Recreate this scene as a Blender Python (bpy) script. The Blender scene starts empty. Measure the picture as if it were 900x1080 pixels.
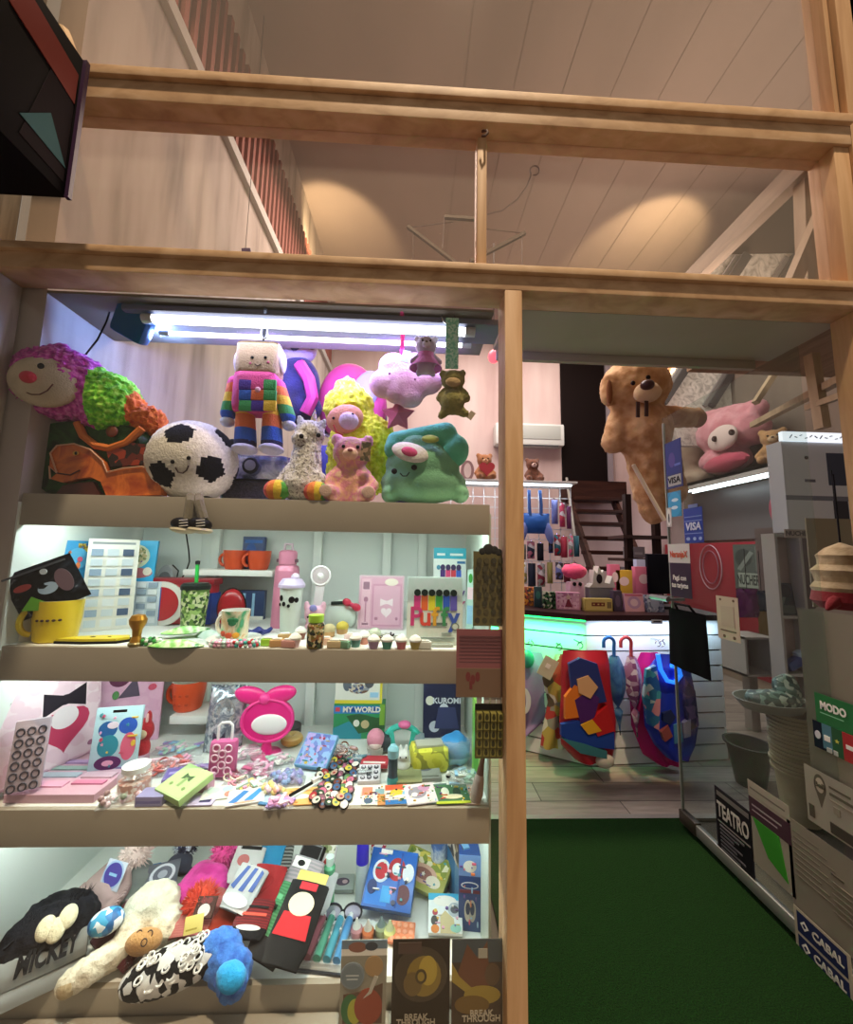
import bpy, bmesh, math, random
from math import pi, sin, cos, radians as rad
from mathutils import Vector, Matrix, Euler, noise
random.seed(7)
SC = bpy.context.scene
COL = SC.collection
# ------------------------------------------------------------------ camera
FPX, YAW, PITCH, ROLL = 394.0, 0.0367, 0.1103, 0.0202
CAM = Vector((0, -1.2, 1.36))
_f = Vector((sin(YAW)*cos(PITCH), cos(YAW)*cos(PITCH), sin(PITCH)))
_r = Vector((cos(YAW), -sin(YAW), 0)); _u = _r.cross(_f)
_r2 = cos(ROLL)*_r + sin(ROLL)*_u; _u2 = -sin(ROLL)*_r + cos(ROLL)*_u
cd = bpy.data.cameras.new('camera'); cam = bpy.data.objects.new('camera', cd); COL.objects.link(cam)
cd.sensor_fit = 'HORIZONTAL'; cd.sensor_width = 36; cd.lens = FPX/900*36; cd.clip_start = .02
mw = Matrix((_r2, _u2, -_f)).transposed().to_4x4(); mw.translation = CAM
cam.matrix_world = mw; SC.camera = cam
def ray(px, py): return (_r2*((px-450)/FPX) - _u2*((py-540)/FPX) + _f)
def P(px, py, Y): d = ray(px, py); return CAM + d*((Y-CAM.y)/d.y)      # the point of that pixel on the plane y=Y
def Q(px, py, Z): d = ray(px, py); return CAM + d*((Z-CAM.z)/d.z)      # ... on the level z=Z
def XX(px, py, X): d = ray(px, py); return CAM + d*((X-CAM.x)/d.x)
def K(p): return (Vector(p)-CAM).dot(_f)/FPX                          # metres per pixel there
# ------------------------------------------------------------------ materials
def lin(h):
    h = h.lstrip('#'); v = [int(h[i:i+2], 16)/255 for i in (0, 2, 4)]
    return tuple(((c+.055)/1.055)**2.4 if c > .04045 else c/12.92 for c in v) + (1,)
MATS = {}
def M(col, rough=.6, metal=0, kind=None, **kw):
    """plain / fabric / pattern materials, cached; col is a hex colour or a tuple of them"""
    key = (col, rough, metal, kind, tuple(sorted(kw.items())))
    if key in MATS: return MATS[key]
    cols = col if isinstance(col, tuple) else (col,)
    m = bpy.data.materials.new((kind or 'paint')+'_'+cols[0].strip('#')); m.use_nodes = True
    nt = m.node_tree; N = nt.nodes; L = nt.links; b = N['Principled BSDF']
    b.inputs['Base Color'].default_value = lin(cols[0]); b.inputs['Roughness'].default_value = rough
    b.inputs['Metallic'].default_value = metal
    def node(t, **k):
        n = N.new(t)
        for a, v in k.items(): setattr(n, a, v)
        return n
    tc = node('ShaderNodeTexCoord')
    def tex(t, scale, vec='Object', **inp):
        n = node(t); L.new(tc.outputs[vec], n.inputs['Vector']); n.inputs['Scale'].default_value = scale
        for a, v in inp.items(): n.inputs[a].default_value = v
        return n
    def bump(sock, strength, dist=.01):
        bp = node('ShaderNodeBump'); bp.inputs['Strength'].default_value = strength; bp.inputs['Distance'].default_value = dist
        L.new(sock, bp.inputs['Height']); L.new(bp.outputs['Normal'], b.inputs['Normal'])
    def ramp(sock, cs, const=True, pos=None):
        r = node('ShaderNodeValToRGB'); r.color_ramp.interpolation = 'CONSTANT' if const else 'LINEAR'
        e = r.color_ramp.elements
        while len(e) < len(cs): e.new(1)
        for i, c in enumerate(cs):
            e[i].position = pos[i] if pos else (i/len(cs) if const else i/max(1, len(cs)-1)); e[i].color = lin(c)
        L.new(sock, r.inputs['Fac']); L.new(r.outputs['Color'], b.inputs['Base Color']); return r
    if max(lin(cols[0])[:3]) < .03: b.inputs['Specular IOR Level'].default_value = .15
    sc = kw.get('scale', 100)
    if kind == 'plush':
        b.inputs['Roughness'].default_value = .95
        b.inputs['Sheen Weight'].default_value = kw.get('sheen', .12 if max(lin(cols[0])[:3]) > .03 else .01); b.inputs['Sheen Roughness'].default_value = .6
        n = tex('ShaderNodeTexNoise', sc, Detail=3.0)
        if len(cols) > 1: ramp(tex('ShaderNodeTexNoise', kw.get('cs', 14), Detail=2.0).outputs['Fac'], cols, False, [.36+.28*i/(len(cols)-1) for i in range(len(cols))])
        bump(n.outputs['Fac'], kw.get('bump', .6), .006)
    elif kind == 'knit':
        b.inputs['Roughness'].default_value = .95
        b.inputs['Sheen Weight'].default_value = .08
        w = tex('ShaderNodeTexWave', sc, Distortion=1.5); w.bands_direction = kw.get('axis', 'X')
        w.inputs['Detail'].default_value = 1; bump(w.outputs['Fac'], .7, .004)
        if len(cols) > 1:
            n2 = tex('ShaderNodeTexWave', kw.get('cs', 40), Distortion=2.0); n2.bands_direction = kw.get('axis2', 'Z'); ramp(n2.outputs['Fac'], cols)
    elif kind == 'print':         # small busy print: coloured cells
        v = tex('ShaderNodeTexVoronoi', sc); s = node('ShaderNodeSeparateColor'); L.new(v.outputs['Color'], s.inputs['Color'])
        ramp(s.outputs[0], cols)
    elif kind == 'spots':
        v = tex('ShaderNodeTexVoronoi', sc); ramp(v.outputs['Distance'], cols, True, [i*kw.get('step', .32) for i in range(len(cols))])
    elif kind == 'marble' or kind == 'swirl':
        ramp(tex('ShaderNodeTexNoise', sc, Detail=4.0, Distortion=kw.get('dist', 1.0)).outputs['Fac'], cols, False, [.3+.4*i/(len(cols)-1) for i in range(len(cols))])
    elif kind == 'wall':          # old painted plaster with vertical grime
        mp = node('ShaderNodeMapping'); L.new(tc.outputs['Object'], mp.inputs['Vector']); mp.inputs['Scale'].default_value = kw.get('sv', (2, 2, .35))
        n = node('ShaderNodeTexNoise'); n.inputs['Scale'].default_value = sc; n.inputs['Detail'].default_value = 5; L.new(mp.outputs['Vector'], n.inputs['Vector'])
        ramp(n.outputs['Fac'], cols, False, [.3+.4*i/(len(cols)-1) for i in range(len(cols))]); bump(n.outputs['Fac'], .15)
    elif kind == 'wood':
        mp = node('ShaderNodeMapping'); L.new(tc.outputs['Object'], mp.inputs['Vector']); mp.inputs['Scale'].default_value = kw.get('sv', (8, 8, 1))
        n = node('ShaderNodeTexNoise'); n.inputs['Scale'].default_value = sc; n.inputs['Detail'].default_value = 6; n.inputs['Distortion'].default_value = .6; L.new(mp.outputs['Vector'], n.inputs['Vector'])
        ramp(n.outputs['Fac'], cols, False, [.3+.4*i/(len(cols)-1) for i in range(len(cols))]); bump(n.outputs['Fac'], .25, .004)
    elif kind == 'plank':
        br = tex('ShaderNodeTexBrick', 1.0); br.offset = .37
        for a, v in (('Color1', lin(cols[0])), ('Color2', lin(cols[1])), ('Mortar', lin(cols[2])), ('Mortar Size', .003), ('Brick Width', 1.2), ('Row Height', .17)): br.inputs[a].default_value = v
        mp = node('ShaderNodeMapping'); L.new(tc.outputs['Object'], mp.inputs['Vector']); mp.inputs['Scale'].default_value = (1.5, 14, 1)
        n = node('ShaderNodeTexNoise'); n.inputs['Scale'].default_value = 3; n.inputs['Detail'].default_value = 6; L.new(mp.outputs['Vector'], n.inputs['Vector'])
        mx = node('ShaderNodeMixRGB', blend_type='OVERLAY'); mx.inputs[0].default_value = .55; L.new(br.outputs['Color'], mx.inputs[1]); L.new(n.outputs['Fac'], mx.inputs[2])
        L.new(mx.outputs[0], b.inputs['Base Color'])
    elif kind == 'grass':
        n = tex('ShaderNodeTexNoise', 260, Detail=4.0); ramp(n.outputs['Fac'], cols, False, [.35, .65]); bump(n.outputs['Fac'], 1.0, .02); b.inputs['Roughness'].default_value = 1
    elif kind == 'emit':
        b.inputs['Emission Color'].default_value = lin(cols[0]); b.inputs['Emission Strength'].default_value = kw.get('e', 5)
    elif kind == 'film':          # clear or tinted plastic film / thin clear plastic
        b.inputs['Alpha'].default_value = kw.get('a', .25); b.inputs['Specular IOR Level'].default_value = .8
    elif kind == 'pane':          # thin sheet of glass: mirror at a glancing angle, clear otherwise
        N.remove(b); fr = node('ShaderNodeFresnel'); ge = node('ShaderNodeNewGeometry'); mr = node('ShaderNodeMapRange'); L.new(ge.outputs['Backfacing'], mr.inputs['Value'])
        mr.inputs['To Min'].default_value = kw.get('ior', 1.3); mr.inputs['To Max'].default_value = 1/kw.get('ior', 1.3); L.new(mr.outputs[0], fr.inputs['IOR'])
        t = node('ShaderNodeBsdfTransparent'); t.inputs['Color'].default_value = lin(cols[0]); g = node('ShaderNodeBsdfGlossy'); g.inputs['Roughness'].default_value = rough
        mx = node('ShaderNodeMixShader'); L.new(fr.outputs[0], mx.inputs[0]); L.new(t.outputs[0], mx.inputs[1]); L.new(g.outputs[0], mx.inputs[2])
        dd = node('ShaderNodeBsdfDiffuse'); dd.inputs['Color'].default_value = (.8, .78, .74, 1)
        m2 = node('ShaderNodeMixShader'); m2.inputs[0].default_value = kw.get('dust', .03); L.new(mx.outputs[0], m2.inputs[1]); L.new(dd.outputs[0], m2.inputs[2])
        L.new(m2.outputs[0], N['Material Output'].inputs['Surface'])
    MATS[key] = m
    return m
def F(c, **k): return M(c, kind='plush', **k)
# ------------------------------------------------------------------ geometry
class G:
    """collects shapes; out() links them as ONE mesh object"""
    def __init__(s): s.bm = bmesh.new(); s.m = []
    def mi(s, m):
        if m not in s.m: s.m.append(m)
        return s.m.index(m)
    def add(s, vs, fs, m, rot=None, c=None):
        R = Euler(rot).to_matrix() if rot is not None else None; i = s.mi(m); out = []
        for v in vs:
            v = Vector(v)
            if R is not None: v = R @ v
            if c is not None: v = v + Vector(c)
            out.append(s.bm.verts.new(v))
        for f in fs:
            try: q = s.bm.faces.new([out[k] for k in f]); q.material_index = i
            except ValueError: pass
        return s
    def box(s, c, d, m, rot=None, bev=0):
        t = bmesh.new(); bmesh.ops.create_cube(t, size=1)
        for v in t.verts: v.co = Vector((v.co.x*d[0], v.co.y*d[1], v.co.z*d[2]))
        if bev: bmesh.ops.bevel(t, geom=t.edges[:], offset=min(bev, min(d)*.49), segments=2, affect='EDGES', profile=.6)
        t.verts.index_update(); s.add([v.co for v in t.verts], [[v.index for v in f.verts] for f in t.faces], m, rot, c); t.free(); return s
    def bar(s, p0, p1, w, h, m, up=(0, 0, 1)):
        p0, p1 = Vector(p0), Vector(p1); d = (p1-p0); n = d.normalized(); a = n.cross(Vector(up))
        if a.length < 1e-4: a = n.cross(Vector((0, 1, 0)))
        a.normalize(); b = a.cross(n); vs = []
        for p in (p0, p1):
            for x, y in ((-1, -1), (1, -1), (1, 1), (-1, 1)): vs.append(p+a*(x*w/2)+b*(y*h/2))
        return s.add(vs, [(3, 2, 1, 0), (4, 5, 6, 7), (0, 1, 5, 4), (1, 2, 6, 5), (2, 3, 7, 6), (3, 0, 4, 7)], m)
    def ell(s, c, r, m, rot=None, seg=18, rings=12):
        if not isinstance(r, (tuple, list)): r = (r, r, r)
        vs = [(0, 0, -r[2])]
        for i in range(1, rings):
            a = -pi/2+pi*i/rings
            for j in range(seg): vs.append((r[0]*cos(a)*cos(2*pi*j/seg), r[1]*cos(a)*sin(2*pi*j/seg), r[2]*sin(a)))
        vs.append((0, 0, r[2])); n = len(vs)-1; fs = []
        for j in range(seg):
            k = (j+1) % seg; fs.append((0, 1+k, 1+j)); fs.append((n, n-seg+j, n-seg+k))
            for i in range(rings-2): a = 1+i*seg; fs.append((a+j, a+k, a+seg+k, a+seg+j))
        return s.add(vs, fs, m, rot, c)
    def lathe(s, prof, m, c=(0, 0, 0), rot=None, seg=24, arc=2*pi, sx=1, sy=1):
        full = arc > 6.28; n = seg if full else seg+1; vs = []; fs = []
        ms = m if isinstance(m, list) else [m]*(len(prof)-1)
        for r, z in prof:
            for j in range(n): vs.append((r*cos(arc*j/seg)*sx, r*sin(arc*j/seg)*sy, z))
        for i in range(len(prof)-1):
            fs = []
            for j in range(seg):
                k = (j+1) % n; fs.append((i*n+j, i*n+k, (i+1)*n+k, (i+1)*n+j))
            R = vs[i*n:(i+2)*n]; s.add(R, [tuple(x-i*n for x in f) for f in fs], ms[i], rot, c)
        return s
    def tube(s, pts, r, m, seg=8, closed=False):
        pts = [Vector(p) for p in pts]; n = len(pts); vs = []; fs = []; up = None
        for i, p in enumerate(pts):
            if closed: t = pts[(i+1) % n]-pts[i-1]
            else: t = pts[min(i+1, n-1)]-pts[max(i-1, 0)]
            t.normalize()
            if up is None: up = t.orthogonal().normalized()
            up = (up-t*up.dot(t)).normalized(); b = t.cross(up); q = r[i] if isinstance(r, (list, tuple)) else r
            for j in range(seg): a = 2*pi*j/seg; vs.append(p+up*(cos(a)*q)+b*(sin(a)*q))
        for i in range(n if closed else n-1):
            k = (i+1) % n
            for j in range(seg): l = (j+1) % seg; fs.append((i*seg+j, i*seg+l, k*seg+l, k*seg+j))
        if not closed: fs.append(tuple(range(seg))[::-1]); fs.append(tuple(range((n-1)*seg, n*seg)))
        return s.add(vs, fs, m)
    def prism(s, pts, y0, y1, m, rot=None, c=None):
        """outline in x,z extruded along y"""
        n = len(pts); vs = [(x, y0, z) for x, z in pts]+[(x, y1, z) for x, z in pts]
        fs = [tuple(range(n)), tuple(range(2*n-1, n-1, -1))]+[(i, n+i, n+(i+1) % n, (i+1) % n) for i in range(n)]
        return s.add(vs, fs, m, rot, c)
    def grid(s, f, nu, nv, m, th=0, closeu=False):
        vs = [Vector(f(i/nu, j/nv)) for j in range(nv+1) for i in range(nu+1)]; w = nu+1
        fs = [(j*w+i, j*w+i+1, (j+1)*w+i+1, (j+1)*w+i) for j in range(nv) for i in range(nu)]
        if th:
            nrm = [Vector() for _ in vs]
            for q in fs:
                nn = (vs[q[1]]-vs[q[0]]).cross(vs[q[3]]-vs[q[0]])
                for k in q: nrm[k] += nn
            o = len(vs); vs2 = vs+[v-nn.normalized()*th if nn.length else v.copy() for v, nn in zip(vs, nrm)]
            fs = fs+[tuple(o+k for k in reversed(q)) for q in fs]
            rim = [j*w for j in range(nv, 0, -1)]; loop = [i for i in range(nu)]+[j*w+nu for j in range(nv)]+[nv*w+i for i in range(nu, 0, -1)]+rim
            for a, b in zip(loop, loop[1:]+loop[:1]): fs.append((b, a, o+a, o+b))
            vs = vs2
        return s.add(vs, fs, m)
    def out(s, name, parent=None, loc=None, rot=None, smooth=35, fuzz=None, merge=False, sub=0):
        bm = s.bm
        if merge: bmesh.ops.remove_doubles(bm, verts=bm.verts[:], dist=1e-5)
        if sub: bmesh.ops.subdivide_edges(bm, edges=bm.edges[:], cuts=sub, use_grid_fill=True)
        bmesh.ops.recalc_face_normals(bm, faces=bm.faces[:])
        if fuzz:
            bm.normal_update()
            for v in bm.verts: v.co += v.normal*(fuzz[0]*noise.noise(v.co*fuzz[1]))
        me = bpy.data.meshes.new(name); bm.to_mesh(me); bm.free()
        return finish(me, name, s.m, parent, loc, rot, smooth)
def finish(me, name, mats, parent, loc, rot, smooth):
    for m in mats: me.materials.append(m)
    if smooth:
        me.polygons.foreach_set('use_smooth', [True]*len(me.polygons)); me.set_sharp_from_angle(angle=rad(smooth))
    o = bpy.data.objects.new(name, me); COL.objects.link(o); o.parent = parent
    if loc is not None: o.location = loc
    if rot is not None: o.rotation_euler = rot
    return o
def blob(name, parts, mat, vox, parent=None, fuzz=None, colfn=None, smooth=4, loc=None, rot=None):
    """ellipsoids (c, r, rot) and limbs (p0, p1, r0, r1) fused into one continuous skin"""
    g = G(); d = M('#888888')
    for q in parts:
        if len(q) == 4:
            p0, p1 = Vector(q[0]), Vector(q[1]); n = 7
            for i in range(n+1): t = i/n; g.ell(p0.lerp(p1, t), q[2]+(q[3]-q[2])*t, d, seg=14, rings=10)
        else: g.ell(q[0], q[1], d, q[2] if len(q) > 2 else None, seg=22, rings=14)
    tmp = g.out('tmp'); md = tmp.modifiers.new('r', 'REMESH'); md.mode = 'VOXEL'; md.voxel_size = vox
    dg = bpy.context.evaluated_depsgraph_get(); dg.update()
    me = bpy.data.meshes.new_from_object(tmp.evaluated_get(dg)); bpy.data.objects.remove(tmp)
    bm = bmesh.new(); bm.from_mesh(me)
    for _ in range(smooth): bmesh.ops.smooth_vert(bm, verts=bm.verts[:], factor=.5, use_axis_x=True, use_axis_y=True, use_axis_z=True)
    if fuzz:
        bm.normal_update()
        for v in bm.verts: v.co += v.normal*(fuzz[0]*(noise.noise(v.co*fuzz[1])+.5*noise.noise(v.co*fuzz[1]*2.3)))
    mats = [mat]
    if colfn:
        for f in bm.faces:
            m = colfn(f.calc_center_median()) or mat
            if m not in mats: mats.append(m)
            f.material_index = mats.index(m)
    else:
        for f in bm.faces: f.material_index = 0
    me.materials.clear(); bm.to_mesh(me); bm.free()
    return finish(me, name, mats, parent, loc, rot, 60)
def T(name, label, cat, loc, rz=0, group=None, rot=None):
    o = bpy.data.objects.new(name, None); COL.objects.link(o); o.empty_display_size = .05
    o.location = loc; o.rotation_euler = rot if rot is not None else (0, 0, rz); return tag(o, label, cat, group)
def tag(o, label, cat, group=None):
    o['label'] = label; o['category'] = cat
    if group: o['group'] = group
    return o
def ST(o): o['kind'] = 'structure'; return o
def dup(o, loc, rot=None, label=None, parent=None, scale=None):
    c = o.copy(); COL.objects.link(c)
    if parent is not None: c.parent = parent
    else:
        c.location = loc
        if rot is not None: c.rotation_euler = rot
        if scale: c.scale = (scale,)*3 if not isinstance(scale, tuple) else scale
    if label: c['label'] = label
    for ch in list(o.children): dup(ch, None, parent=c)
    return c
def txt(s, size, m, parent, loc, rot=(pi/2, 0, 0), name='lettering', ext=.0004, sx=1, fit=None, shear=0, bold=0, align='CENTER'):
    cu = bpy.data.curves.new('t', 'FONT'); cu.body = s; cu.size = size; cu.extrude = ext; cu.align_x = align; cu.align_y = 'CENTER'; cu.shear = shear; cu.offset = bold; cu.resolution_u = 3
    t = bpy.data.objects.new('t', cu); COL.objects.link(t); dg = bpy.context.evaluated_depsgraph_get(); dg.update()
    me = bpy.data.meshes.new_from_object(t.evaluated_get(dg)); bpy.data.objects.remove(t); me.materials.clear()
    if fit: sx = fit/max(1e-6, max(v.co.x for v in me.vertices)-min(v.co.x for v in me.vertices))
    for v in me.vertices: v.co.x *= sx
    return finish(me, name, [m], parent, loc, rot, 0)
# ------------------------------------------------------------------ printed packs
def oval(cx, cz, rx, rz, n=20, a0=0): return [(cx+rx*cos(2*pi*i/n+a0), cz+rz*sin(2*pi*i/n+a0)) for i in range(n)]
def star(cx, cz, r, k=5, q=.45, a0=pi/2): return [(cx+(r if i % 2 == 0 else r*q)*cos(a0+pi*i/k), cz+(r if i % 2 == 0 else r*q)*sin(a0+pi*i/k)) for i in range(2*k)]
def heart(cx, cz, r): return [(cx+r*.0625*16*sin(t)**3, cz+r*.0625*(13*cos(t)-5*cos(2*t)-2*cos(3*t)-cos(4*t))) for t in [2*pi*i/28 for i in range(28)]]
def art(g, shapes, w, h, y, step=.0003):
    """shapes in 0..1 of the face: ('r',x0,z0,x1,z1,mat) ('e',cx,cz,rx,rz,mat) ('p',[(x,z)..],mat) ('s',cx,cz,r,mat) star, ('h',..) heart, ('b',cx,cz,r,mat) bow"""
    X = lambda u: (u-.5)*w
    for i, q in enumerate(shapes):
        a, b = y-step*(i+1), y+.0005
        if q[0] == 'r': g.prism([(X(q[1]), q[2]*h), (X(q[3]), q[2]*h), (X(q[3]), q[4]*h), (X(q[1]), q[4]*h)], a, b, q[5])
        elif q[0] == 'e': g.prism(oval(X(q[1]), q[2]*h, q[3]*w, q[4]*h), a, b, q[5])
        elif q[0] == 'p': g.prism([(X(x), z*h) for x, z in q[1]], a, b, q[2])
        elif q[0] == 's': g.prism(star(X(q[1]), q[2]*h, q[3]*w), a, b, q[4])
        elif q[0] == 'h': g.prism(heart(X(q[1]), q[2]*h, q[3]*w), a, b, q[4])
        elif q[0] == 'b':
            x, z, r = X(q[1]), q[2]*h, q[3]*w
            g.prism([(x, z+r*.2), (x-r, z+r*.6), (x-r, z-r*.6), (x, z-r*.2)], a, b, q[4]); g.prism([(x, z-r*.2), (x+r, z-r*.6), (x+r, z+r*.6), (x, z+r*.2)], a, b, q[4])
            g.prism(oval(x, z, r*.25, r*.28, 10), a-.0002, b, q[4])
_br = random.Random(17)
def scatter(n):
    """small printed flecks, bars and dots over a face"""
    o = []; cs = [M(c, .45) for c in _br.sample(['#2b3350', '#e9e4da', '#c8506a', '#3f8f9a', '#d9b23f', '#6a4f8f', '#e0a3b8', '#4f8a4f', '#d9783f', '#8fb4d4'], 4)]
    for i in range(n):
        x, z = _br.uniform(.08, .9), _br.uniform(.08, .92); m = cs[i % 4]; k = i % 3
        if k == 0: o.append(('e', x, z, _br.uniform(.02, .05), _br.uniform(.02, .045), m))
        elif k == 1: w_ = _br.uniform(.06, .2); o.append(('r', max(.03, x-w_/2), z-.008, min(.97, x+w_/2), z+.012, m))
        else: o.append(('s', x, z, _br.uniform(.025, .045), m))
    return o
def pack(name, label, cat, loc, w, h, d, m, shapes=(), rz=0, lean=0, lie=False, group=None, part='card', bev=.0015, film=None, roll=0, busy=0):
    """a standing (or lying) box or card with printing on its face; origin at the middle of its bottom edge"""
    loc = Vector(loc)
    if lie: loc = loc+Vector((0, 0, d*1.02+.0008))
    R = Euler((0, 0, rz)).to_matrix() @ Euler((-(pi/2-rad(lean)) if lie else -rad(lean), 0, 0)).to_matrix() @ Euler((0, roll, 0)).to_matrix()
    t = T(name, label, cat, loc, group=group, rot=R.to_euler())
    g = G(); g.box((0, d/2, h/2), (w, d, h), m, bev=bev); art(g, list(shapes)+(scatter(busy) if busy else []), w, h, 0); g.out(part, t)
    if film: f = G(); f.box((0, d/2-.001, h/2), (w*1.03, d+.008, h*1.03), film, bev=.002); f.out('clear_wrap', t)
    return t
# ------------------------------------------------------------------ palette
WOODP = M(('#b28a66', '#caa37c', '#d8b490'), .6, 0, 'wood', scale=3, sv=(3, 6, 6))
WOODV = M(('#b5885e', '#c99f74', '#d6ae86'), .6, 0, 'wood', scale=3, sv=(9, 9, .8))
BEIGE = M(('#a29a8a', '#aaa293'), .55, 0, 'marble', scale=3)
WHITE = M('#e9ebe6', .45); WHITE2 = M('#dfe6e2', .5); BLACK = M('#0b0b0d', .5); DARK = M('#1d1c22', .5); GREY = M('#8b8d90', .5)
CHROME = M('#c9ccd2', .2, 1); STEEL = M('#8f9399', .35, .9)
PINK = M('#e9a3c3', .5); HOT = M('#e0257f', .4); NAVY = M('#131a44', .5); BLUE = M('#1a5fc4', .45); CYAN = M('#2fa5d8', .45); RED = M('#c01a26', .45)
YEL = M('#e8cf1f', .45); GRN = M('#2f9e3c', .5); LIME = M('#9fd636', .5); TEAL = M('#28a79b', .45); LILAC = M('#b79bd8', .5); PURP = M('#5b2d91', .45); ORG = M('#e2622a', .45)
PALE = M('#f4d3df', .5); CREAM = M('#efe6d0', .6); TAN = M('#c79a63', .7); PAPER = M('#e8e6de', .7); MINT = M('#bfe3d2', .5); LB = M('#9ccbea', .45); GOLD = M('#d5a63a', .35, .6); BROWN = M('#3a1f16', .6)
CLEAR = M('#eef4f6', .12, 0, 'film', a=.22); CLEARP = M('#f7d9e6', .15, 0, 'film', a=.3)
SILVER = M(('#8f9bb0', '#e8edf5', '#6c7688'), .22, .85, 'swirl', scale=16)
FOIL = M(('#dfe6ee', '#9aa6b4', '#f5f7fa'), .2, .7, 'swirl', scale=40)
# ------------------------------------------------------------------ room shell
def slabbox(name, x0, x1, y0, y1, z0, z1, m):
    g = G(); g.box(((x0+x1)/2, (y0+y1)/2, (z0+z1)/2), (x1-x0, y1-y0, z1-z0), m); return ST(g.out(name, smooth=0))
PLANK = M(('#857a70', '#a3988d', '#4a423b'), .5, 0, 'plank')
WALLM = M(('#8f857c', '#b3a8a0', '#c0b6ae'), .85, 0, 'wall', scale=3.2, sv=(2, 2.4, .3))
PINKW = M(('#b89a96', '#cbb0ac', '#d6c0bb'), .85, 0, 'wall', scale=1.5)
CEILM = M(('#92837a', '#a29289'), .9, 0, 'wall', scale=1.2, sv=(1, .4, 1))
CZ, XW, YB = 5.3, 4.1, 4.25
slabbox('floor', -1.38, XW+.1, .9, YB+.1, -.1, 0, PLANK)
slabbox('floor_outside', -3, 4, -3.5, -.0, -.12, -.02, M('#8b7f72', .8))
slabbox('floor_entrance', -1.38, 2.2, -.0, .9, -.12, -.012, M('#4a443c', .8))
g = G(); g.box((.905, .44, -.002), (1.11, .86, .02), M(('#0b2409', '#1c4415'), 1, 0, 'grass')); ST(g.out('floor_mat'))
slabbox('trim_threshold', .35, 2.2, .87, .905, -.012, .006, M('#a8a39a', .4, .6))
slabbox('wall_left', -1.38, -1.28, .05, YB+.1, 0, CZ, WALLM)
slabbox('wall_back', -1.38, XW+.1, YB, YB+.1, 0, CZ, PINKW)
slabbox('wall_right', XW, XW+.1, .05, YB+.1, 0, CZ, M(('#6f6258', '#85776a'), .85, 0, 'wall', scale=1.5))
slabbox('ceiling', -1.38, XW+.1, .05, YB+.1, CZ, CZ+.1, CEILM)
g = G()
for i in range(9): g.box((.35+i*.42, 2.4, CZ-.004), (.005, 3.6, .004), M('#8a7b71', .9))
ST(g.out('trim_ceiling_joints', smooth=0))
slabbox('trim_wall_rail', -1.28, -1.24, .1, YB, 3.98, 4.06, M('#b9b6b2', .6))
g = G()                                   # red-brown slats high on the left wall
for i in range(46): g.box((-1.265, .35+i*.082, 4.44), (.03, .03+.008*random.random(), .74), M('#96594f', .8))
ST(g.out('trim_wall_slats', smooth=0))
# facade frame
def frame(name, *boxes, m=WOODP):
    g = G()
    for x0, x1, y0, y1, z0, z1 in boxes: g.box(((x0+x1)/2, (y0+y1)/2, (z0+z1)/2), (x1-x0, y1-y0, z1-z0), m, bev=.004)
    return ST(g.out(name))
frame('trim_beam_upper', (-1.45, 1.56, -.06, .04, 2.865, 2.94), (-1.45, 1.56, -.075, .045, 2.94, 2.975))
frame('trim_beam_lower', (-1.45, 1.53, -.06, .04, 2.235, 2.29), (-1.45, 1.53, -.075, .045, 2.29, 2.315))
frame('trim_post_middle', (.287, .345, -.06, .04, -.02, 2.235), m=WOODV)
frame('trim_post_left', (-1.42, -1.352, -.06, .04, -.02, 2.235), (-1.47, -1.40, -.06, .04, 2.315, 2.865), m=M(('#8f8578', '#b3a899', '#c2b7a6'), .6, 0, 'wood', scale=3, sv=(9, 9, .8)))
frame('trim_post_right', (1.56, 1.70, -.06, .04, 2.2, 5), (1.50, 1.56, -.05, .04, 2.315, 2.865), (1.535, 1.555, -.04, .03, 2.975, 5), (1.525, 1.66, -.06, .04, -.02, 2.235), m=WOODV)
frame('trim_mullion', (.198, .232, -.03, .03, 2.315, 2.84), m=WOODV)
frame('trim_beam_top', (-1.45, 1.7, -.06, .04, 4.6, 4.75))
frame('trim_sill', (-1.42, .29, -.06, .05, -.02, .03), m=BEIGE)
slabbox('wall_front_right', 1.62, 2.4, -.06, .04, -.02, 5, M('#5d4a3a', .8))
slabbox('wall_front_left', -2.6, -1.42, -.06, .04, -.02, 5, M('#85786b', .8))
def pane(name, x0, x1, y, z0, z1, m):
    g = G(); g.box(((x0+x1)/2, y, (z0+z1)/2), (x1-x0, .004, z1-z0), m); o = ST(g.out(name, smooth=0)); return o
GL = M('#ffffff', .02, 0, 'pane', dust=.005); GLU = M('#fdf6ef', .06, 0, 'pane', dust=.07)
pane('window_1', -1.352, .287, -.03, .03, 2.235, GL)
pane('window_2', -1.352, .198, .0, 2.315, 2.865, GLU); pane('window_3', .232, 1.50, .0, 2.315, 2.865, GLU); pane('window_4', -1.42, 1.535, .0, 2.975, 4.6, GLU)
slabbox('trim_soffit', .33, 1.56, .04, .31, 2.235, 2.255, BEIGE)
slabbox('trim_soffit_edge', .345, 1.50, .315, .335, 2.20, 2.26, BEIGE)
# hook and stray wires over the mullion
t = T('wall_hook', 'small rusty hook at the top of the short window mullion', 'hook', (.215, -.032, 2.85)); g = G(); g.tube([(0, 0, .01), (.012, -.02, -.01), (.014, -.028, -.03), (.004, -.03, -.045), (-.004, -.022, -.036)], .004, M('#4a2b20', .7)); g.out('hook', t)
a, b = P(20, 255, .0), P(97, 275, .0)
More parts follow.
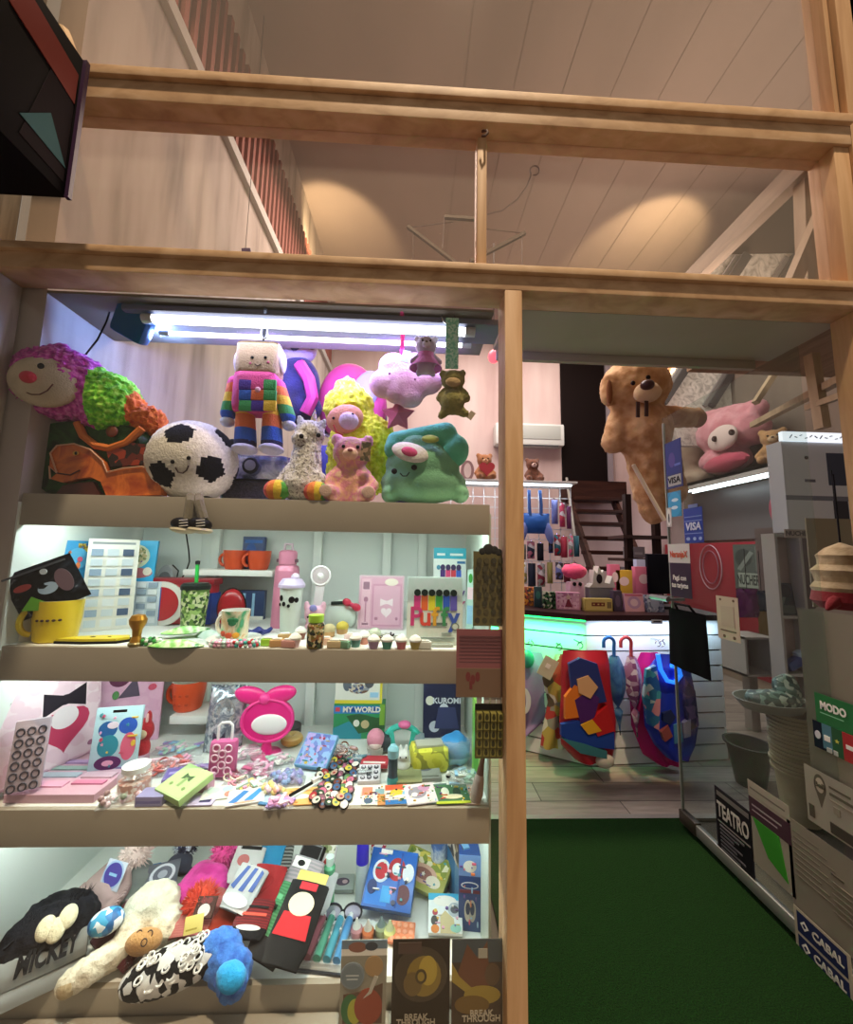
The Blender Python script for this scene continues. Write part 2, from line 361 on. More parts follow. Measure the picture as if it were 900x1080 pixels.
# ------------------------------------------------------------------ doorway, bulkhead and mezzanine
dl, dr = P(593, 510, YB), P(640, 510, YB); dt = P(610, 373, YB).z
g = G(); g.box(((dl.x+dr.x)/2, YB-.02, (dl.z+dt)/2), (dr.x-dl.x, .04, dt-dl.z), M('#120706', .8)); ST(g.out('door_1', smooth=0))  # flat slab, its near-black colour stands in for the shade inside the open doorway
g = G(); g.box((dr.x+.04, YB-.035, (dl.z+dt)/2), (.07, .07, dt-dl.z), M('#8d8187', .6)); ST(g.out('trim_door_frame', smooth=0))
BULK = M(('#a9a9a3', '#d9d9d2', '#efeee8'), .7, 0, 'swirl', scale=9, dist=2.0)
BX, BY = 2.72, 3.3
def pxwall(name, pts, Y, m, th=.08): g = G(); g.prism([(P(x, y, Y).x, P(x, y, Y).z) for x, y in pts], Y, Y+th, m); return ST(g.out(name, smooth=0))
BY2 = 2.0
pxwall('wall_bulkhead', [(690, 470), (690, 330), (722, 300), (822, 300), (822, 470)], BY, BULK)
pxwall('wall_gable', [(722, 330), (722, 316), (772, 268), (925, 266), (925, 330)], BY2, BULK)
pxwall('wall_gable_top', [(772, 268.2), (850, 192), (880, 100), (925, 90), (925, 266)], BY2, M('#5d5147', .9))
DGREY = M('#4f4d4c', .6); LWOOD = M(('#9c8468', '#b9a183'), .6, 0, 'wood', scale=3, sv=(6, 6, 1)); MWOOD = M(('#7d6550', '#9a8067'), .6, 0, 'wood', scale=3, sv=(6, 1, 6))
t = T('roof_brace', 'dark steel roof braces crossing the white textured bulkhead', 'brace', (BX+.6, BY-.05, 3.4))
for (ax, ay, bx, by) in ((735, 372, 700, 425), (785, 372, 750, 428), (787, 270, 757, 316), (840, 271, 812, 316)):
    yy = BY2 if ay < 300 else BY
    p, q = P(ax, ay, yy-.04), P(bx, by, yy-.04); g = G(); d = Vector((0, 0, 0))
    g.bar(p-t.location, q-t.location, .085, .06, DGREY, up=(0, 1, 0)); g.bar(p-t.location+Vector((-.07, .02, 0)), q-t.location+Vector((-.07, .02, 0)), .05, .03, M('#8c8a88', .6), up=(0, 1, 0)); g.out('brace', t, smooth=0)
t = T('mezzanine_frame', 'timber mezzanine frame above the entrance, beam running to the back', 'frame', (2.3, 1.5, 3.6))
X0 = 2.0; a = XX(846, 178, X0); b = XX(716, 308, X0); d = (b-a).normalized()
g = G(); g.bar(a-d*.2-t.location, b+d*.75-t.location, .07, .12, MWOOD); g.out('beam', t, smooth=0)
g = G(); g.bar(XX(848, 186, X0+.03)-t.location, XX(853, 330, X0+.03)-t.location, .06, .06, LWOOD, up=(0, 1, 0)); g.out('post', t, smooth=0)
g = G(); g.bar(P(882, 190, .42)-t.location, P(826, 322, .42)-t.location, .055, .05, LWOOD, up=(0, 1, 0)); g.out('brace', t, smooth=0)
g = G(); g.bar(P(868, 452, 1.2)-t.location, P(856, 374, 1.2)-t.location, .06, .06, LWOOD, up=(0, 1, 0)); g.out('post', t, smooth=0)
g = G(); g.bar(P(902, 392, .9)-t.location, P(795, 448, 2.2)-t.location, .06, .05, LWOOD); g.out('rail', t, smooth=0)
g = G(); g.bar(P(902, 412, .9)-t.location, P(852, 430, 1.3)-t.location, .04, .04, LWOOD); g.out('rail', t, smooth=0)
g = G(); g.bar(P(826, 380, 2.3)-t.location, P(797, 425, 2.3)-t.location, .05, .05, LWOOD, up=(0, 1, 0)); g.out('brace', t, smooth=0)
# ------------------------------------------------------------------ stairs
DKW = M(('#2c1713', '#41251d'), .5, 0, 'wood', scale=3, sv=(1, 6, 6))
st = T('stairs', 'steep dark brown open stairs climbing to the black doorway', 'stairs', (2.3, 3.3, 0))
pts = []
for i, (xl, xr, y) in enumerate(((601, 648, 513), (604, 650, 527), (606, 655, 540), (609, 660, 553), (612, 664, 568), (617, 670, 583), (622, 678, 600), (628, 684, 618), (634, 690, 638))):
    Y = 4.08-.2*i; l, r = P(xl, y, Y), P(xr, y, Y); pts.append((l, r)); c = (l+r)/2
    g = G(); g.box(c-st.location, (r.x-l.x, .2, .045), DKW, bev=.006); g.out('tread', st)
for k in (0, 1):
    a, b = pts[0][k]+Vector((0, .1, -.08)), pts[-1][k]+Vector((0, -.1, -.08)); g = G(); g.bar(a-st.location, b-st.location, .04, .16, DKW); g.out('stringer', st, smooth=0)
g = G(); a, b = pts[0][0]+Vector((-.04, 0, .12)), pts[4][0]+Vector((-.05, 0, -.1)); g.tube([a-st.location, b-st.location], .018, M('#9a958d', .5)); g.out('handrail', st)
slabbox('wall_landing', dl.x-.05, dr.x+.1, YB-.35, YB, dl.z-.28, dl.z-.02, DKW)
# ------------------------------------------------------------------ air conditioner on the back wall
l, r = P(520, 472, YB), P(590, 452, YB); t = T('air_conditioner', 'white wall air conditioner high on the pink back wall', 'air conditioner', ((l.x+r.x)/2, YB, l.z)); w, h = r.x-l.x, r.z-l.z
g = G(); g.box((0, -.1, h/2), (w, .2, h), M('#d9dad6', .5), bev=.03); g.out('body', t)
g = G(); g.box((-.01, -.203, h*.58), (w*.9, .01, h*.62), M('#b5b8b2', .5), bev=.003); g.out('grille', t)
g = G(); g.box((-.02, -.15, h*.02), (w*.85, .09, .02), M('#5a5c5e', .5), rot=(.35, 0, 0)); g.out('louver', t)
# ------------------------------------------------------------------ projecting sign, outside top left
xs, zb, zt = -1.0, 2.345, 2.80
t = T('projecting_sign', 'black projecting shop sign with red stripe and teal patch, overhead left', 'sign', (-1.6, -.8, zb))
o = Vector(t.location)
g = G(); g.box((.3-.01, -.05, .225), (.6, 1.3, .45), M('#0a0509', .9), bev=.004); g.out('sign_box', t)
g = G(); X_ = .5905
def face(pts, m, e):
    g.add([(X_+e, y, z) for y, z in pts]+[(X_-.002, y, z) for y, z in pts], [tuple(range(len(pts))), tuple(range(2*len(pts)-1, len(pts)-1, -1))]+[(i, (i+1) % len(pts), len(pts)+(i+1) % len(pts), len(pts)+i) for i in range(len(pts))], m)
def fp(px, py): p = XX(px, py, o.x+X_); return (min(.585, p.y-o.y), p.z-o.z)
face([fp(9, 0), fp(36, 0), fp(94, 96), fp(91, 127)], M('#6e1609', .8), .002)
face([fp(20, 119), fp(53, 119), fp(76, 186)], M('#0a4c55', .8), .002)
face([fp(60, 60), fp(92, 132), fp(88, 215), fp(20, 140)], M('#160a12', .9), .001)
g.out('printed_side', t, smooth=0)
g = G(); g.box((.595, .6, .225), (.012, .012, .45), M('#3a2140', .4)); g.out('edge_trim', t, smooth=0)
p = P(78, 55, -.02)
t = T('wall_conduit', 'beige cable conduit bend on the wall behind the projecting sign', 'conduit', p)
g = G(); g.tube([(-.12, .0, .06), (-.05, -.02, .05), (0, -.04, .01), (.03, -.04, -.06), (.03, -.03, -.14)], .022, M('#c4a27a', .6)); g.out('conduit', t)
# ------------------------------------------------------------------ display case
case = T('display_case', 'beige fronted glass display case with four lit shelves', 'display case', (-.5, .3, 0)); cl = Vector(case.location)
def cpart(name, x0, x1, y0, y1, z0, z1, m, bev=.002): g = G(); g.box(Vector(((x0+x1)/2, (y0+y1)/2, (z0+z1)/2))-cl, (x1-x0, y1-y0, z1-z0), m, bev=bev); return g.out(name, case)
ZT = {1: 1.53, 2: 1.046, 3: .572, 4: .095}
SX0, SX1, SY0, SY1 = -1.275, .262, .06, .62
for k, z in ZT.items():
    cpart('shelf', SX0, SX1, SY0+.012, SY1, z-.02, z, WHITE); cpart('fascia', SX0, SX1, SY0-.004, SY0+.014, z-.104 if k < 4 else -.0, z-.0005, BEIGE)
cpart('side_panel', -1.2795, -1.272, .05, SY1, 0, 1.5, WHITE2)
cpart('side_panel', .262, .27, .07, SY1, 0, 1.5, M('#c9d6ca', .4))
cpart('back_panel', -1.0, -.93, SY1, SY1+.015, 0, 1.5, WHITE2); cpart('back_panel', -1.275, -1.0, SY1, SY1+.015, 0, 1.5, WHITE2)
for a, b in ((-.93, -.45), (-.45, -.12), (-.12, .27)): cpart('back_panel', a, b, SY1+.02, SY1+.035, 0, 1.5, M('#d5ddda', .5))
for x in (-.93, -.45, -.12, .05): cpart('back_post', x-.02, x+.02, SY1-.012, SY1+.018, 0, 1.5, WHITE2)
cpart('top_panel', -1.278, .275, .045, .34, 2.225, 2.235, M('#7a7468', .7))
cpart('small_shelf', -.98, -.60, SY1-.16, SY1, ZT[2]+.2, ZT[2]+.225, WHITE); cpart('small_shelf', -.98, -.72, SY1-.16, SY1, ZT[3]+.07, ZT[3]+.10, WHITE)
cpart('grey_board', -1.05, -.55, SY1-.02, SY1-.006, ZT[4], ZT[4]+.07, M('#8f9488', .6))
# lamps of the case
TUBE = M('#ffffff', .5, 0, 'emit', e=4); STRIP = M('#eafff5', .5, 0, 'emit', e=3.2)
def area(name, loc, size, sy, power, col, rot=(0, 0, 0), spread=180):
    l = bpy.data.lights.new(name, 'AREA'); l.shape = 'RECTANGLE'; l.size = size; l.size_y = sy; l.energy = power; l.color = col[:3]; l.spread = rad(spread)
    o = bpy.data.objects.new(name, l); COL.objects.link(o); o.location = loc; o.rotation_euler = rot; return o
def point(name, loc, power, col, r=.03):
    l = bpy.data.lights.new(name, 'POINT'); l.energy = power; l.color = col[:3]; l.shadow_soft_size = r
    o = bpy.data.objects.new(name, l); COL.objects.link(o); o.location = loc; return o
def spot(name, loc, tgt, power, col, ang, blend=.4, r=.05):
    l = bpy.data.lights.new(name, 'SPOT'); l.energy = power; l.color = col[:3]; l.spot_size = rad(ang); l.spot_blend = blend; l.shadow_soft_size = r
    o = bpy.data.objects.new(name, l); COL.objects.link(o); o.location = loc; o.rotation_euler = (Vector(tgt)-Vector(loc)).to_track_quat('-Z', 'Y').to_euler(); return o
t = T('tube_light', 'long white twin tube light under the top of the display case', 'light', (-.35, .14, 2.222))
g = G(); g.box((-.02, 0, -.014), (1.36, .13, .022), M('#6a7088', .5), bev=.004); g.out('fixture', t)
for y, r in ((-.045, .016), (.045, .009)):
    g = G(); g.tube([(-.60, y, -.045), (.53, y, -.045)], r, TUBE, seg=12); g.out('tube', t)
    for x in (-.615, .545): g = G(); g.tube([(x-.018, y, -.045), (x+.018, y, -.045)], r*1.1, M('#b9bcc4', .4, .3), seg=12); g.out('end_cap', t); 
for k in (2, 3, 4):
    z = ZT[k-1]-.022
    t = T('shelf_light', {2: 'white strip light under the shelf of big plush toys', 3: 'white strip light under the mug and bottle shelf', 4: 'white strip light under the badge and stationery shelf'}[k], 'light', (-.5, .13, z), group='strip lights under the shelves')
    g = G(); g.box((0, 0, -.012), (1.5, .05, .02), STRIP, bev=.003); g.out('strip', t)
    if k == 2: g = G(); g.box((0, .33, -.02), (1.5, .02, .035), M('#e2efe8', .5)); g.out('valance', t)
# ------------------------------------------------------------------ soft toys
def eyes(t, pts, r, m=BLACK, name='eye', fl=.6):
    for p in pts: g = G(); g.ell(p, (r, r*fl, r), m, seg=12, rings=8); g.out(name, t)
def bear(name, label, cat, loc, h, fur, muz, rz=0, group=None, pads=None, nose='#4a2a20', ribbon=None, ears=None, sit=True, rot=None, vox=.03, eye=.024, fuzz=.012, colfn=None):
    t = T(name, label, cat, loc, rz, group, rot); H = h; S = lambda *v: tuple(H*x for x in v)
    parts = [(S(0, 0, .70), S(.25, .22, .22)), (S(-.2, .02, .88), S(.095, .06, .095)), (S(.2, .02, .88), S(.095, .06, .095)), (S(0, .02, .31), S(.22, .18, .29))]
    if sit: parts += [(S(-.16, -.03, .44), S(-.31, -.14, .24), .085*H, .08*H), (S(.16, -.03, .44), S(.31, -.14, .24), .085*H, .08*H), (S(-.14, -.04, .12), S(-.25, -.32, .115), .11*H, .105*H), (S(.14, -.04, .12), S(.25, -.32, .115), .11*H, .105*H)]
    else: parts += [(S(-.16, 0, .46), S(-.32, -.05, .3), .08*H, .07*H), (S(.16, 0, .46), S(.32, -.05, .3), .08*H, .07*H), (S(-.1, 0, .14), S(-.16, -.05, .02), .09*H, .08*H), (S(.1, 0, .14), S(.16, -.05, .02), .09*H, .08*H)]
    blob('body', parts, fur, vox*h*1.0, t, fuzz=(fuzz*H, 30/H), colfn=(lambda p: colfn(p/H)) if colfn else None)
    g = G(); g.ell(S(0, -.19, .645), S(.1, .07, .08), muz); g.out('muzzle', t, fuzz=(.004*H, 30/H))
    g = G(); g.ell(S(0, -.255, .675), S(.034, .02, .024), M(nose, .3), seg=12, rings=8); g.out('nose', t)
    eyes(t, [S(-.09, -.2, .735), S(.09, -.2, .735)], eye*H)
    if pads and sit:
        for s in (-1, 1): g = G(); g.ell(S(.255*s, -.42, .118), S(.075, .012, .075), pads); g.out('foot_pad', t)
    if ribbon:
        g = G(); z = .49*H
        for s in (-1, 1): g.ell((.07*H*s, -.2*H, z), (.07*H, .02*H, .045*H), ribbon, (0, .3*s, 0), 12, 8)
        g.ell((0, -.21*H, z), .025*H, ribbon, seg=10, rings=8); g.out('ribbon', t)
    return t
def seg(L, pts): return [L(*p) for p in pts]
# -- striped worm plush
o = P(100, 440, .14); L = lambda x, y, Y: P(x, y, Y)-o
t = T('worm_plush', 'long shaggy plush worm with magenta head, green middle and orange tail', 'soft toy', o)
mg, gr, og = F(('#a3178c', '#d63bb4', '#ef7fd6'), cs=60, scale=120), F(('#4fae12', '#7be01f', '#b4f25a'), cs=60, scale=120), F(('#d8591a', '#f5862f'), cs=60, scale=120)
k = .0037
xa, xb = L(104, 425, .12).x, L(146, 435, .17).x
o1, o2, o3 = L(63, 405, .115), L(115, 426, .15), L(157, 443, .17)
k = .0034
blob('body', [(o1, (46*k, .105, 38*k), (0, rad(14), 0)), (L(85, 412, .13), (34*k, .1, 34*k)), (o2, (30*k, .1, 33*k)), (L(128, 434, .16), (24*k, .08, 24*k)), (o3, (17*k, 16*k, 15*k)), (L(166, 453, .18), (12*k, 12*k, 10*k))], mg, .0075, t, fuzz=(.011, 75), smooth=2,
     colfn=lambda p: mg if p.x < xa else gr if p.x < xb else og)
fc = L(47, 403, .035)
g = G(); g.ell(fc, (29*k, .035, 25*k), M(('#c4b296', '#d6c6aa'), .9, 0, 'plush', scale=200), (0, rad(12), rad(14)), 24, 16); g.out('face', t)
g = G(); g.ell(L(30, 398, .0), (8*k, .02, 6*k), F('#d02a45'), (0, .2, -.3), 14, 10); g.out('nose', t)
eyes(t, [L(43, 386, .005), L(28, 391, .012)], 3*k)
g = G(); g.tube([L(x, y, -.002+.0006*abs(x-40)) for x, y in ((26, 413), (33, 416), (42, 416), (50, 412), (56, 405))], .002, M('#5a2a20')); g.out('mouth', t)
g = G(); g.ell(L(63, 369, .1), (10*k, .018, 7*k), mg, (0, -.3, 0), 14, 10); g.out('ear', t, fuzz=(.004, 80))
# -- dinosaur backpack
o = P(108, 524, .22); o.z = ZT[1]; L = lambda x, y, Y: P(x, y, Y)-o; k = K(o)
t = T('dinosaur_backpack', 'dark green plastic backpack with an orange dinosaur relief under the worm plush', 'backpack', o)
g = G(); w, h = 122*k, 80*k
pro = [(.5*w*(1 if c > 0 else -1)*abs(c)**.55, .5*h+.5*h*(1 if s > 0 else -1)*abs(s)**.6) for c, s in [(cos(a), sin(a)) for a in [2*pi*i/40 for i in range(40)]]]
g.grid(lambda u, v: (pro[round(u*40) % 40][0]*(1-.12*(2*v-1)**4), -.10+.2*v, h*.5+(pro[round(u*40) % 40][1]-h*.5)*(1-.12*(2*v-1)**4)), 40, 8, M(('#14301a', '#2c5a26', '#1a2a16'), .35, 0, 'swirl', scale=14))
for y in (-.10, .10): g.add([(x*.88, y, h*.5+(z-h*.5)*.88) for x, z in pro], [tuple(range(40))], M(('#14301a', '#2c5a26', '#1a2a16'), .35, 0, 'swirl', scale=14))
g.out('body', t, smooth=50, merge=True)
def pxp(pts, Y0, Y1, m, g=None): g = g or G(); return g.prism([((P(x, y, Y0)-o).x, (P(x, y, Y0)-o).z) for x, y in pts], Y0-o.y, Y1-o.y, m)
DOR = M(('#b8481a', '#e0782c', '#9c3312'), .3, 0, 'swirl', scale=12)
g = pxp([(53, 478), (60, 470), (78, 468), (95, 474), (108, 486), (113, 498), (130, 494), (150, 492), (168, 500), (170, 522), (112, 523), (106, 508), (95, 503), (82, 505), (66, 509), (53, 505), (60, 499), (52, 492)], .098, .13, DOR); g.out('dinosaur_relief', t, smooth=20)
g = G(); g.tube([P(x, y, .094)-o for x, y in ((53, 505), (52, 492), (60, 499), (53, 478), (60, 470), (78, 468), (95, 474), (108, 486), (113, 498), (130, 494), (150, 492), (168, 500))], .0028, M('#d9a888', .5)); g.tube([P(x, y, .094)-o for x, y in ((60, 499), (74, 501), (84, 496))], .0022, M('#3a120a', .5)); g.ell(P(80, 478, .094)-o, (.010, .004, .008), M('#e0b04a', .3)); g.ell(P(80, 478, .09)-o, (.004, .003, .006), BLACK); g.out('dinosaur_outline', t)
g = pxp([(58, 522), (66, 512), (84, 509), (98, 508), (105, 522)], .104, .13, M('#4a1a10', .35)); g.out('mane_panel', t)
g = pxp([(112, 474), (130, 466), (166, 470), (170, 486), (148, 490), (116, 492)], .106, .13, M(('#6b2416', '#27170f', '#a33b1e'), .35, 0, 'print', scale=40)); g.out('front_panel', t)
g = G(); g.tube([L(x, y, .11) for x, y in ((82, 446), (88, 460), (101, 470), (116, 473), (134, 467), (150, 452))], .013, M('#d9762d', .6)); g.out('carry_handle', t)
g = G(); g.ell(L(118, 455, .11), (.02, .008, .02), M('#7a3b24', .4)); g.out('badge', t)
# -- football plush with legs
o = P(201, 528, .19); o.z = ZT[1]; k = K(o); r = 43*k
t = T('football_plush', 'smiling black and white football plush with dangling legs and sneakers', 'soft toy', o)
_v = (CAM-(o+Vector((0, 0, r)))).normalized(); _x = Vector((0, 0, 1)).cross(_v).normalized(); fcd = (_v-_x*.26+_v.cross(_x)*.06).normalized(); up = Vector((0, 0, 1)); bx = up.cross(fcd).normalized(); bz = fcd.cross(bx)
ph = (1+5**.5)/2; iv = [Vector(v).normalized() for a in (1, -1) for b in (ph, -ph) for v in ((0, a, b), (a, b, 0), (b, 0, a))]
fs = [(iv[i]+iv[j]+iv[q]).normalized() for i in range(12) for j in range(i) for q in range(j) if iv[i].dot(iv[j]) > .4 and iv[j].dot(iv[q]) > .4 and iv[i].dot(iv[q]) > .4]
f0 = fs[0]; v0 = max(iv, key=lambda v: v.dot(f0)); e = (v0-f0*v0.dot(f0)).normalized(); e2 = f0.cross(e); a0 = rad(78)
tgt = -bx*cos(a0)+bz*sin(a0); tgt = (bz*sin(a0)+bx*cos(a0)*-1).normalized(); t2 = fcd.cross(tgt)
mapv = lambda v: fcd*v.dot(f0)+tgt*v.dot(e)+t2*v.dot(e2)
iv = [mapv(v) for v in iv]; fs = [mapv(v) for v in fs]; W_, B_ = F(('#dcd6c8', '#f2ede0'), cs=90, scale=160), F('#10121c', scale=160)
g = G(); g.ell((0, 0, r), r, W_, seg=96, rings=60); bi = g.mi(B_)
for f in g.bm.faces:
    d = (f.calc_center_median()-Vector((0, 0, r))).normalized()
    if max(v.dot(d) for v in iv)/2.3274 > max(v.dot(d) for v in fs)/2.2673: f.material_index = bi
g.out('ball', t, smooth=80, fuzz=(.003, 120))
def onball(px, py, rr=1.01):
    d = ray(px, py).normalized(); c = o+Vector((0, 0, r))-CAM; b = d.dot(c); return CAM+d*(b-math.sqrt(max(0, (r*rr)**2-(c.length_squared-b*b))))-o
eyes(t, [onball(182, 487), onball(199, 483)], .007)
g = G(); g.tube([onball(x, y, 1.015) for x, y in ((185, 493), (188, 498), (193, 499), (197, 496), (199, 491))], .0025, BROWN); g.out('mouth', t)
for x0, x1, sx in ((198, 196, 193), (207, 213, 211)):
    L = lambda x, y, Y: P(x, y, Y)-o
    g = G(); g.tube([L(x0+3, 524, .075), L(x0+3, 530, .03), L(x1+2, 548, .022)], .0145, F('#77705f')); g.out('leg', t)
    sh = G(); sh.ell(L(sx, 553, .02), (.036, .03, .022), M('#121216', .5), (0, .15, 0), 14, 10); so = sh.out('shoe', t)
    g = G(); g.ell(L(sx, 559, .019), (.038, .032, .012), M('#d8d0b4', .6), (0, .1, 0), 14, 8); g.out('sole', so)
    g = G()
    for q in range(3): g.tube([L(sx-4, 549+q*3, -.008), L(sx+5, 548+q*3, -.008)], .0016, M('#e6e2da'), seg=6)
    g.out('laces', so)
# -- silver lunch bag and dark bottle behind
o = P(271, 524, .34); o.z = ZT[1]; k = K(o); w, h = 66*k, 58*k
t = T('lunch_bag', 'silver lunch bag with dark net pocket, under the hanging robot', 'bag', o)
g = G(); g.box((0, .05, h/2), (w, .14, h), SILVER, bev=.035); g.out('bag', t)
g = G(); g.box((0, -.024, h*.24), (w*.96, .012, h*.44), M(('#3b3a40', '#55535a'), .6, 0, 'print', scale=300), bev=.004); g.out('net_pocket', t)
g = G(); g.tube([(-.5*w, -.02, h*.48), (-.2*w, -.034, h*.49), (.2*w, -.034, h*.49), (.5*w, -.02, h*.48)], .005, BLACK); g.out('trim_tape', t)
g = G(); g.lathe([(.0, 0), (.03, 0), (.034, .004), (.03, .008), (.0, .009)], M('#22262c', .5), (-.02, -.03, h*.75), (pi/2, 0, 0)); g.lathe([(0, 0), (.022, 0), (.022, .011), (0, .012)], M('#aab0ba', .3, .7), (-.02, -.03, h*.75), (pi/2, 0, 0)); g.out('round_badge', t)
o = P(243, 524, .46); o.z = ZT[1]; k = K(o)
t = T('green_bottle', 'dark green bottle standing between football plush and silver bag', 'bottle', o)
g = G(); g.lathe([(0, 0), (.038, 0), (.04, .01), (.04, .22), (.034, .25), (.02, .27), (.02, .29), (0, .29)], M('#123f36', .35)); g.out('bottle', t); g = G(); g.lathe([(.024, .275), (.024, .31), (.02, .316), (0, .316)], BLACK); g.out('cap', t)
# -- hanging rainbow robot
o = P(271, 480, .22); L = lambda x, y, Y=.22: P(x, y, Y)-o; k = K(o)
t = T('rainbow_robot_plush', 'rainbow striped robot plush with cream square head hanging on a strap', 'soft toy', o)
RB = [F(c, scale=160) for c in ('#d84a86', '#e8743a', '#f0c93a', '#3fa256', '#2c5fb8', '#4a2f8f', '#22244a')]
def rb(p, z0, z1, seq): i = int((z1-p.z)/(z1-z0)*len(seq)); return RB[seq[max(0, min(len(seq)-1, i))]]
g = G(); c = L(275, 382); g.box(c, (45*k, .09, 38*k), F('#b39a78', scale=160), bev=.022); g.out('head', t, smooth=60)
for x in (252, 298): g = G(); c = L(x, 383); g.ell(c, (.014, .03, .045), F('#c9c3c6'), seg=14, rings=10); g.out('ear', t)
eyes(t, [L(266, 377, .172), L(280, 377, .172)], .006); eyes(t, [L(264, 383, .173), L(283, 382, .173)], .0055, M('#b5566a'), 'cheek', .4)
g = G(); g.tube([L(x, y, .172) for x, y in ((269, 384), (272, 386), (275, 384))], .0016, BROWN); g.out('mouth', t)
zt, zb = L(272, 397).z, L(272, 438).z
g = G(); c = L(272, 417); g.box(c, (46*k, .10, 46*k), RB[0], bev=.03); g.out('torso', t, smooth=60)
pm = [[RB[5], RB[0], RB[3]], [RB[4], RB[1], RB[3]], [RB[3], RB[5], RB[2]]]
g = G()
for a in range(3):
    for b in range(3): c = L(259+13*a, 406+11*b, .17); g.box(c, (12.8*k, .012, 10.8*k), pm[b][a], bev=.003)
g.out('chest_patches', t)
eyes(t, [L(272, 411, .162)], .011, F('#f2b9c9'), 'button')
for s, pts in ((-1, ((249, 405), (241, 436))), (1, ((293, 408), (304, 440)))):
    a, b = L(*pts[0]), L(*pts[1]); z1, z0 = a.z+.03, b.z-.03
    blob('arm', [(a, b, .032, .03)], RB[0], .006, t, colfn=lambda p: rb(p, z0, z1, (0, 1, 2, 3, 4)))
    g = G(); c = L(pts[1][0]+s*1, pts[1][1]+9); g.ell(c, (.026, .026, .02), F('#cfd3da')); g.out('hand', t)
for s, x in ((-1, 259), (1, 287)):
    a, b = L(x, 438), L(x, 468); z1, z0 = a.z+.02, b.z-.02
    blob('leg', [(a, b, .036, .042)], RB[1], .006, t, colfn=lambda p: rb(p, z0, z1, (2, 1, 1, 4, 4, 6)))
    g = G(); c = L(x-1, 474, .20); g.ell(c, (.046, .05, .02), F('#d0cdd6')); g.out('foot', t)
g = G(); a, b = L(277, 365), L(280, 326, .062); g.tube([a, a.lerp(b, .5)+Vector((.004, 0, 0)), b], .006, M('#5b6f8f', .5)); g.out('hanging_strap', t)
g = G(); c = L(279, 350, .12); g.tube([c+Vector((.012*cos(a), 0, .028*sin(a))) for a in [2*pi*i/14 for i in range(14)]], .003, CHROME, closed=True); g.out('carabiner', t)
# -- black and white toy hanging behind
o = P(318, 440, .50); L = lambda x, y, Y=.50: P(x, y, Y)-o; k = K(o)
t = T('panda_backpack', 'navy backpack with white panda head hanging behind the rainbow robot', 'backpack', o)
blob('body', [(L(314, 408), (24*k, .07, 34*k)), (L(314, 430), (26*k, .07, 18*k))], M(('#181a3c', '#262a58'), .6, 0, 'plush', scale=120), .01, t)
blob('head', [(L(313, 366), (22*k, .09, 18*k)), (L(300, 350), (7*k, .03, 7*k)), (L(328, 352), (7*k, .03, 7*k))], F('#c9c4d8'), .009, t)
g = G(); g.ell(L(311, 362, .405), (6*k, .015, 8*k), F('#20223e')); g.out('eye_patch', t); g = G(); g.ell(L(330, 362, .43), (5*k, .015, 7*k), F('#20223e')); g.out('eye_patch', t)
g = G(); g.tube([L(316, 384, .42), L(326, 400, .42), L(330, 420, .42), L(322, 436, .43)], .028, M('#b32f6f', .6)); g.out('pink_strap', t)
g = G(); g.tube([L(318, 350, .5), P(318, 335, .3)-o], .004, M('#6a7fa8')); g.out('hanging_cord', t)
# -- white llama unicorn
o = P(316, 527, .13); o.z = ZT[1]; L = lambda x, y, Y=.13: P(x, y, Y)-o; k = K(o)
t = T('llama_plush', 'speckled white llama plush with rainbow hooves and small horn, sitting', 'soft toy', o)
WF = F(('#dcd9d3', '#efece6', '#8f8a86'), cs=120, scale=150); rbw = [F(c) for c in ('#d94a3a', '#ee8a35', '#efcf3d', '#55b04a')]
blob('body', [(L(327, 458), (16*k, .05, 15*k)), (L(319, 464, .11), (11*k, .04, 9*k)), (L(325, 470), L(321, 505), 14*k, 19*k), (L(318, 512), (24*k, .07, 17*k)), (L(308, 498, .11), L(293, 518, .10), 9*k, 8*k), (L(335, 505, .11), L(330, 520, .09), 9*k, 8*k), (L(318, 447), L(316, 440), 5*k, 3*k), (L(339, 450), L(342, 444), 5*k, 3*k)], WF, .006, t, fuzz=(.004, 110))
for x, y, Y in ((292, 517, .082), (334, 519, .078)):
    g = G(); c = L(x, y, Y); g.ell(c, (13*k, .035, 11*k), rbw[2], seg=20, rings=12); r_ = 13*k
    for m in rbw: g.mi(m)
    for f in g.bm.faces: f.material_index = g.mi(rbw[int(max(0, min(3, (f.calc_center_median().x-c.x+r_)/(2*r_)*4)))])
    g.out('hoof', t)
eyes(t, [L(336, 459, .078), L(318, 460, .070)], .0085); eyes(t, [L(315, 464, .070), L(320, 465, .070)], .003, BROWN, 'nostril')
g = G(); g.tube([L(x, y, .068) for x, y in ((314, 469), (317, 471), (321, 469))], .002, BROWN); g.out('mouth', t)
g = G(); g.lathe([(.012, 0), (.008, .02), (0, .045)], M(('#f0d9e8', '#b9a0d0', '#e8d58a'), .5, 0, 'print', scale=120), L(331, 444), (.1, .1, 0), 12); g.out('horn', t)
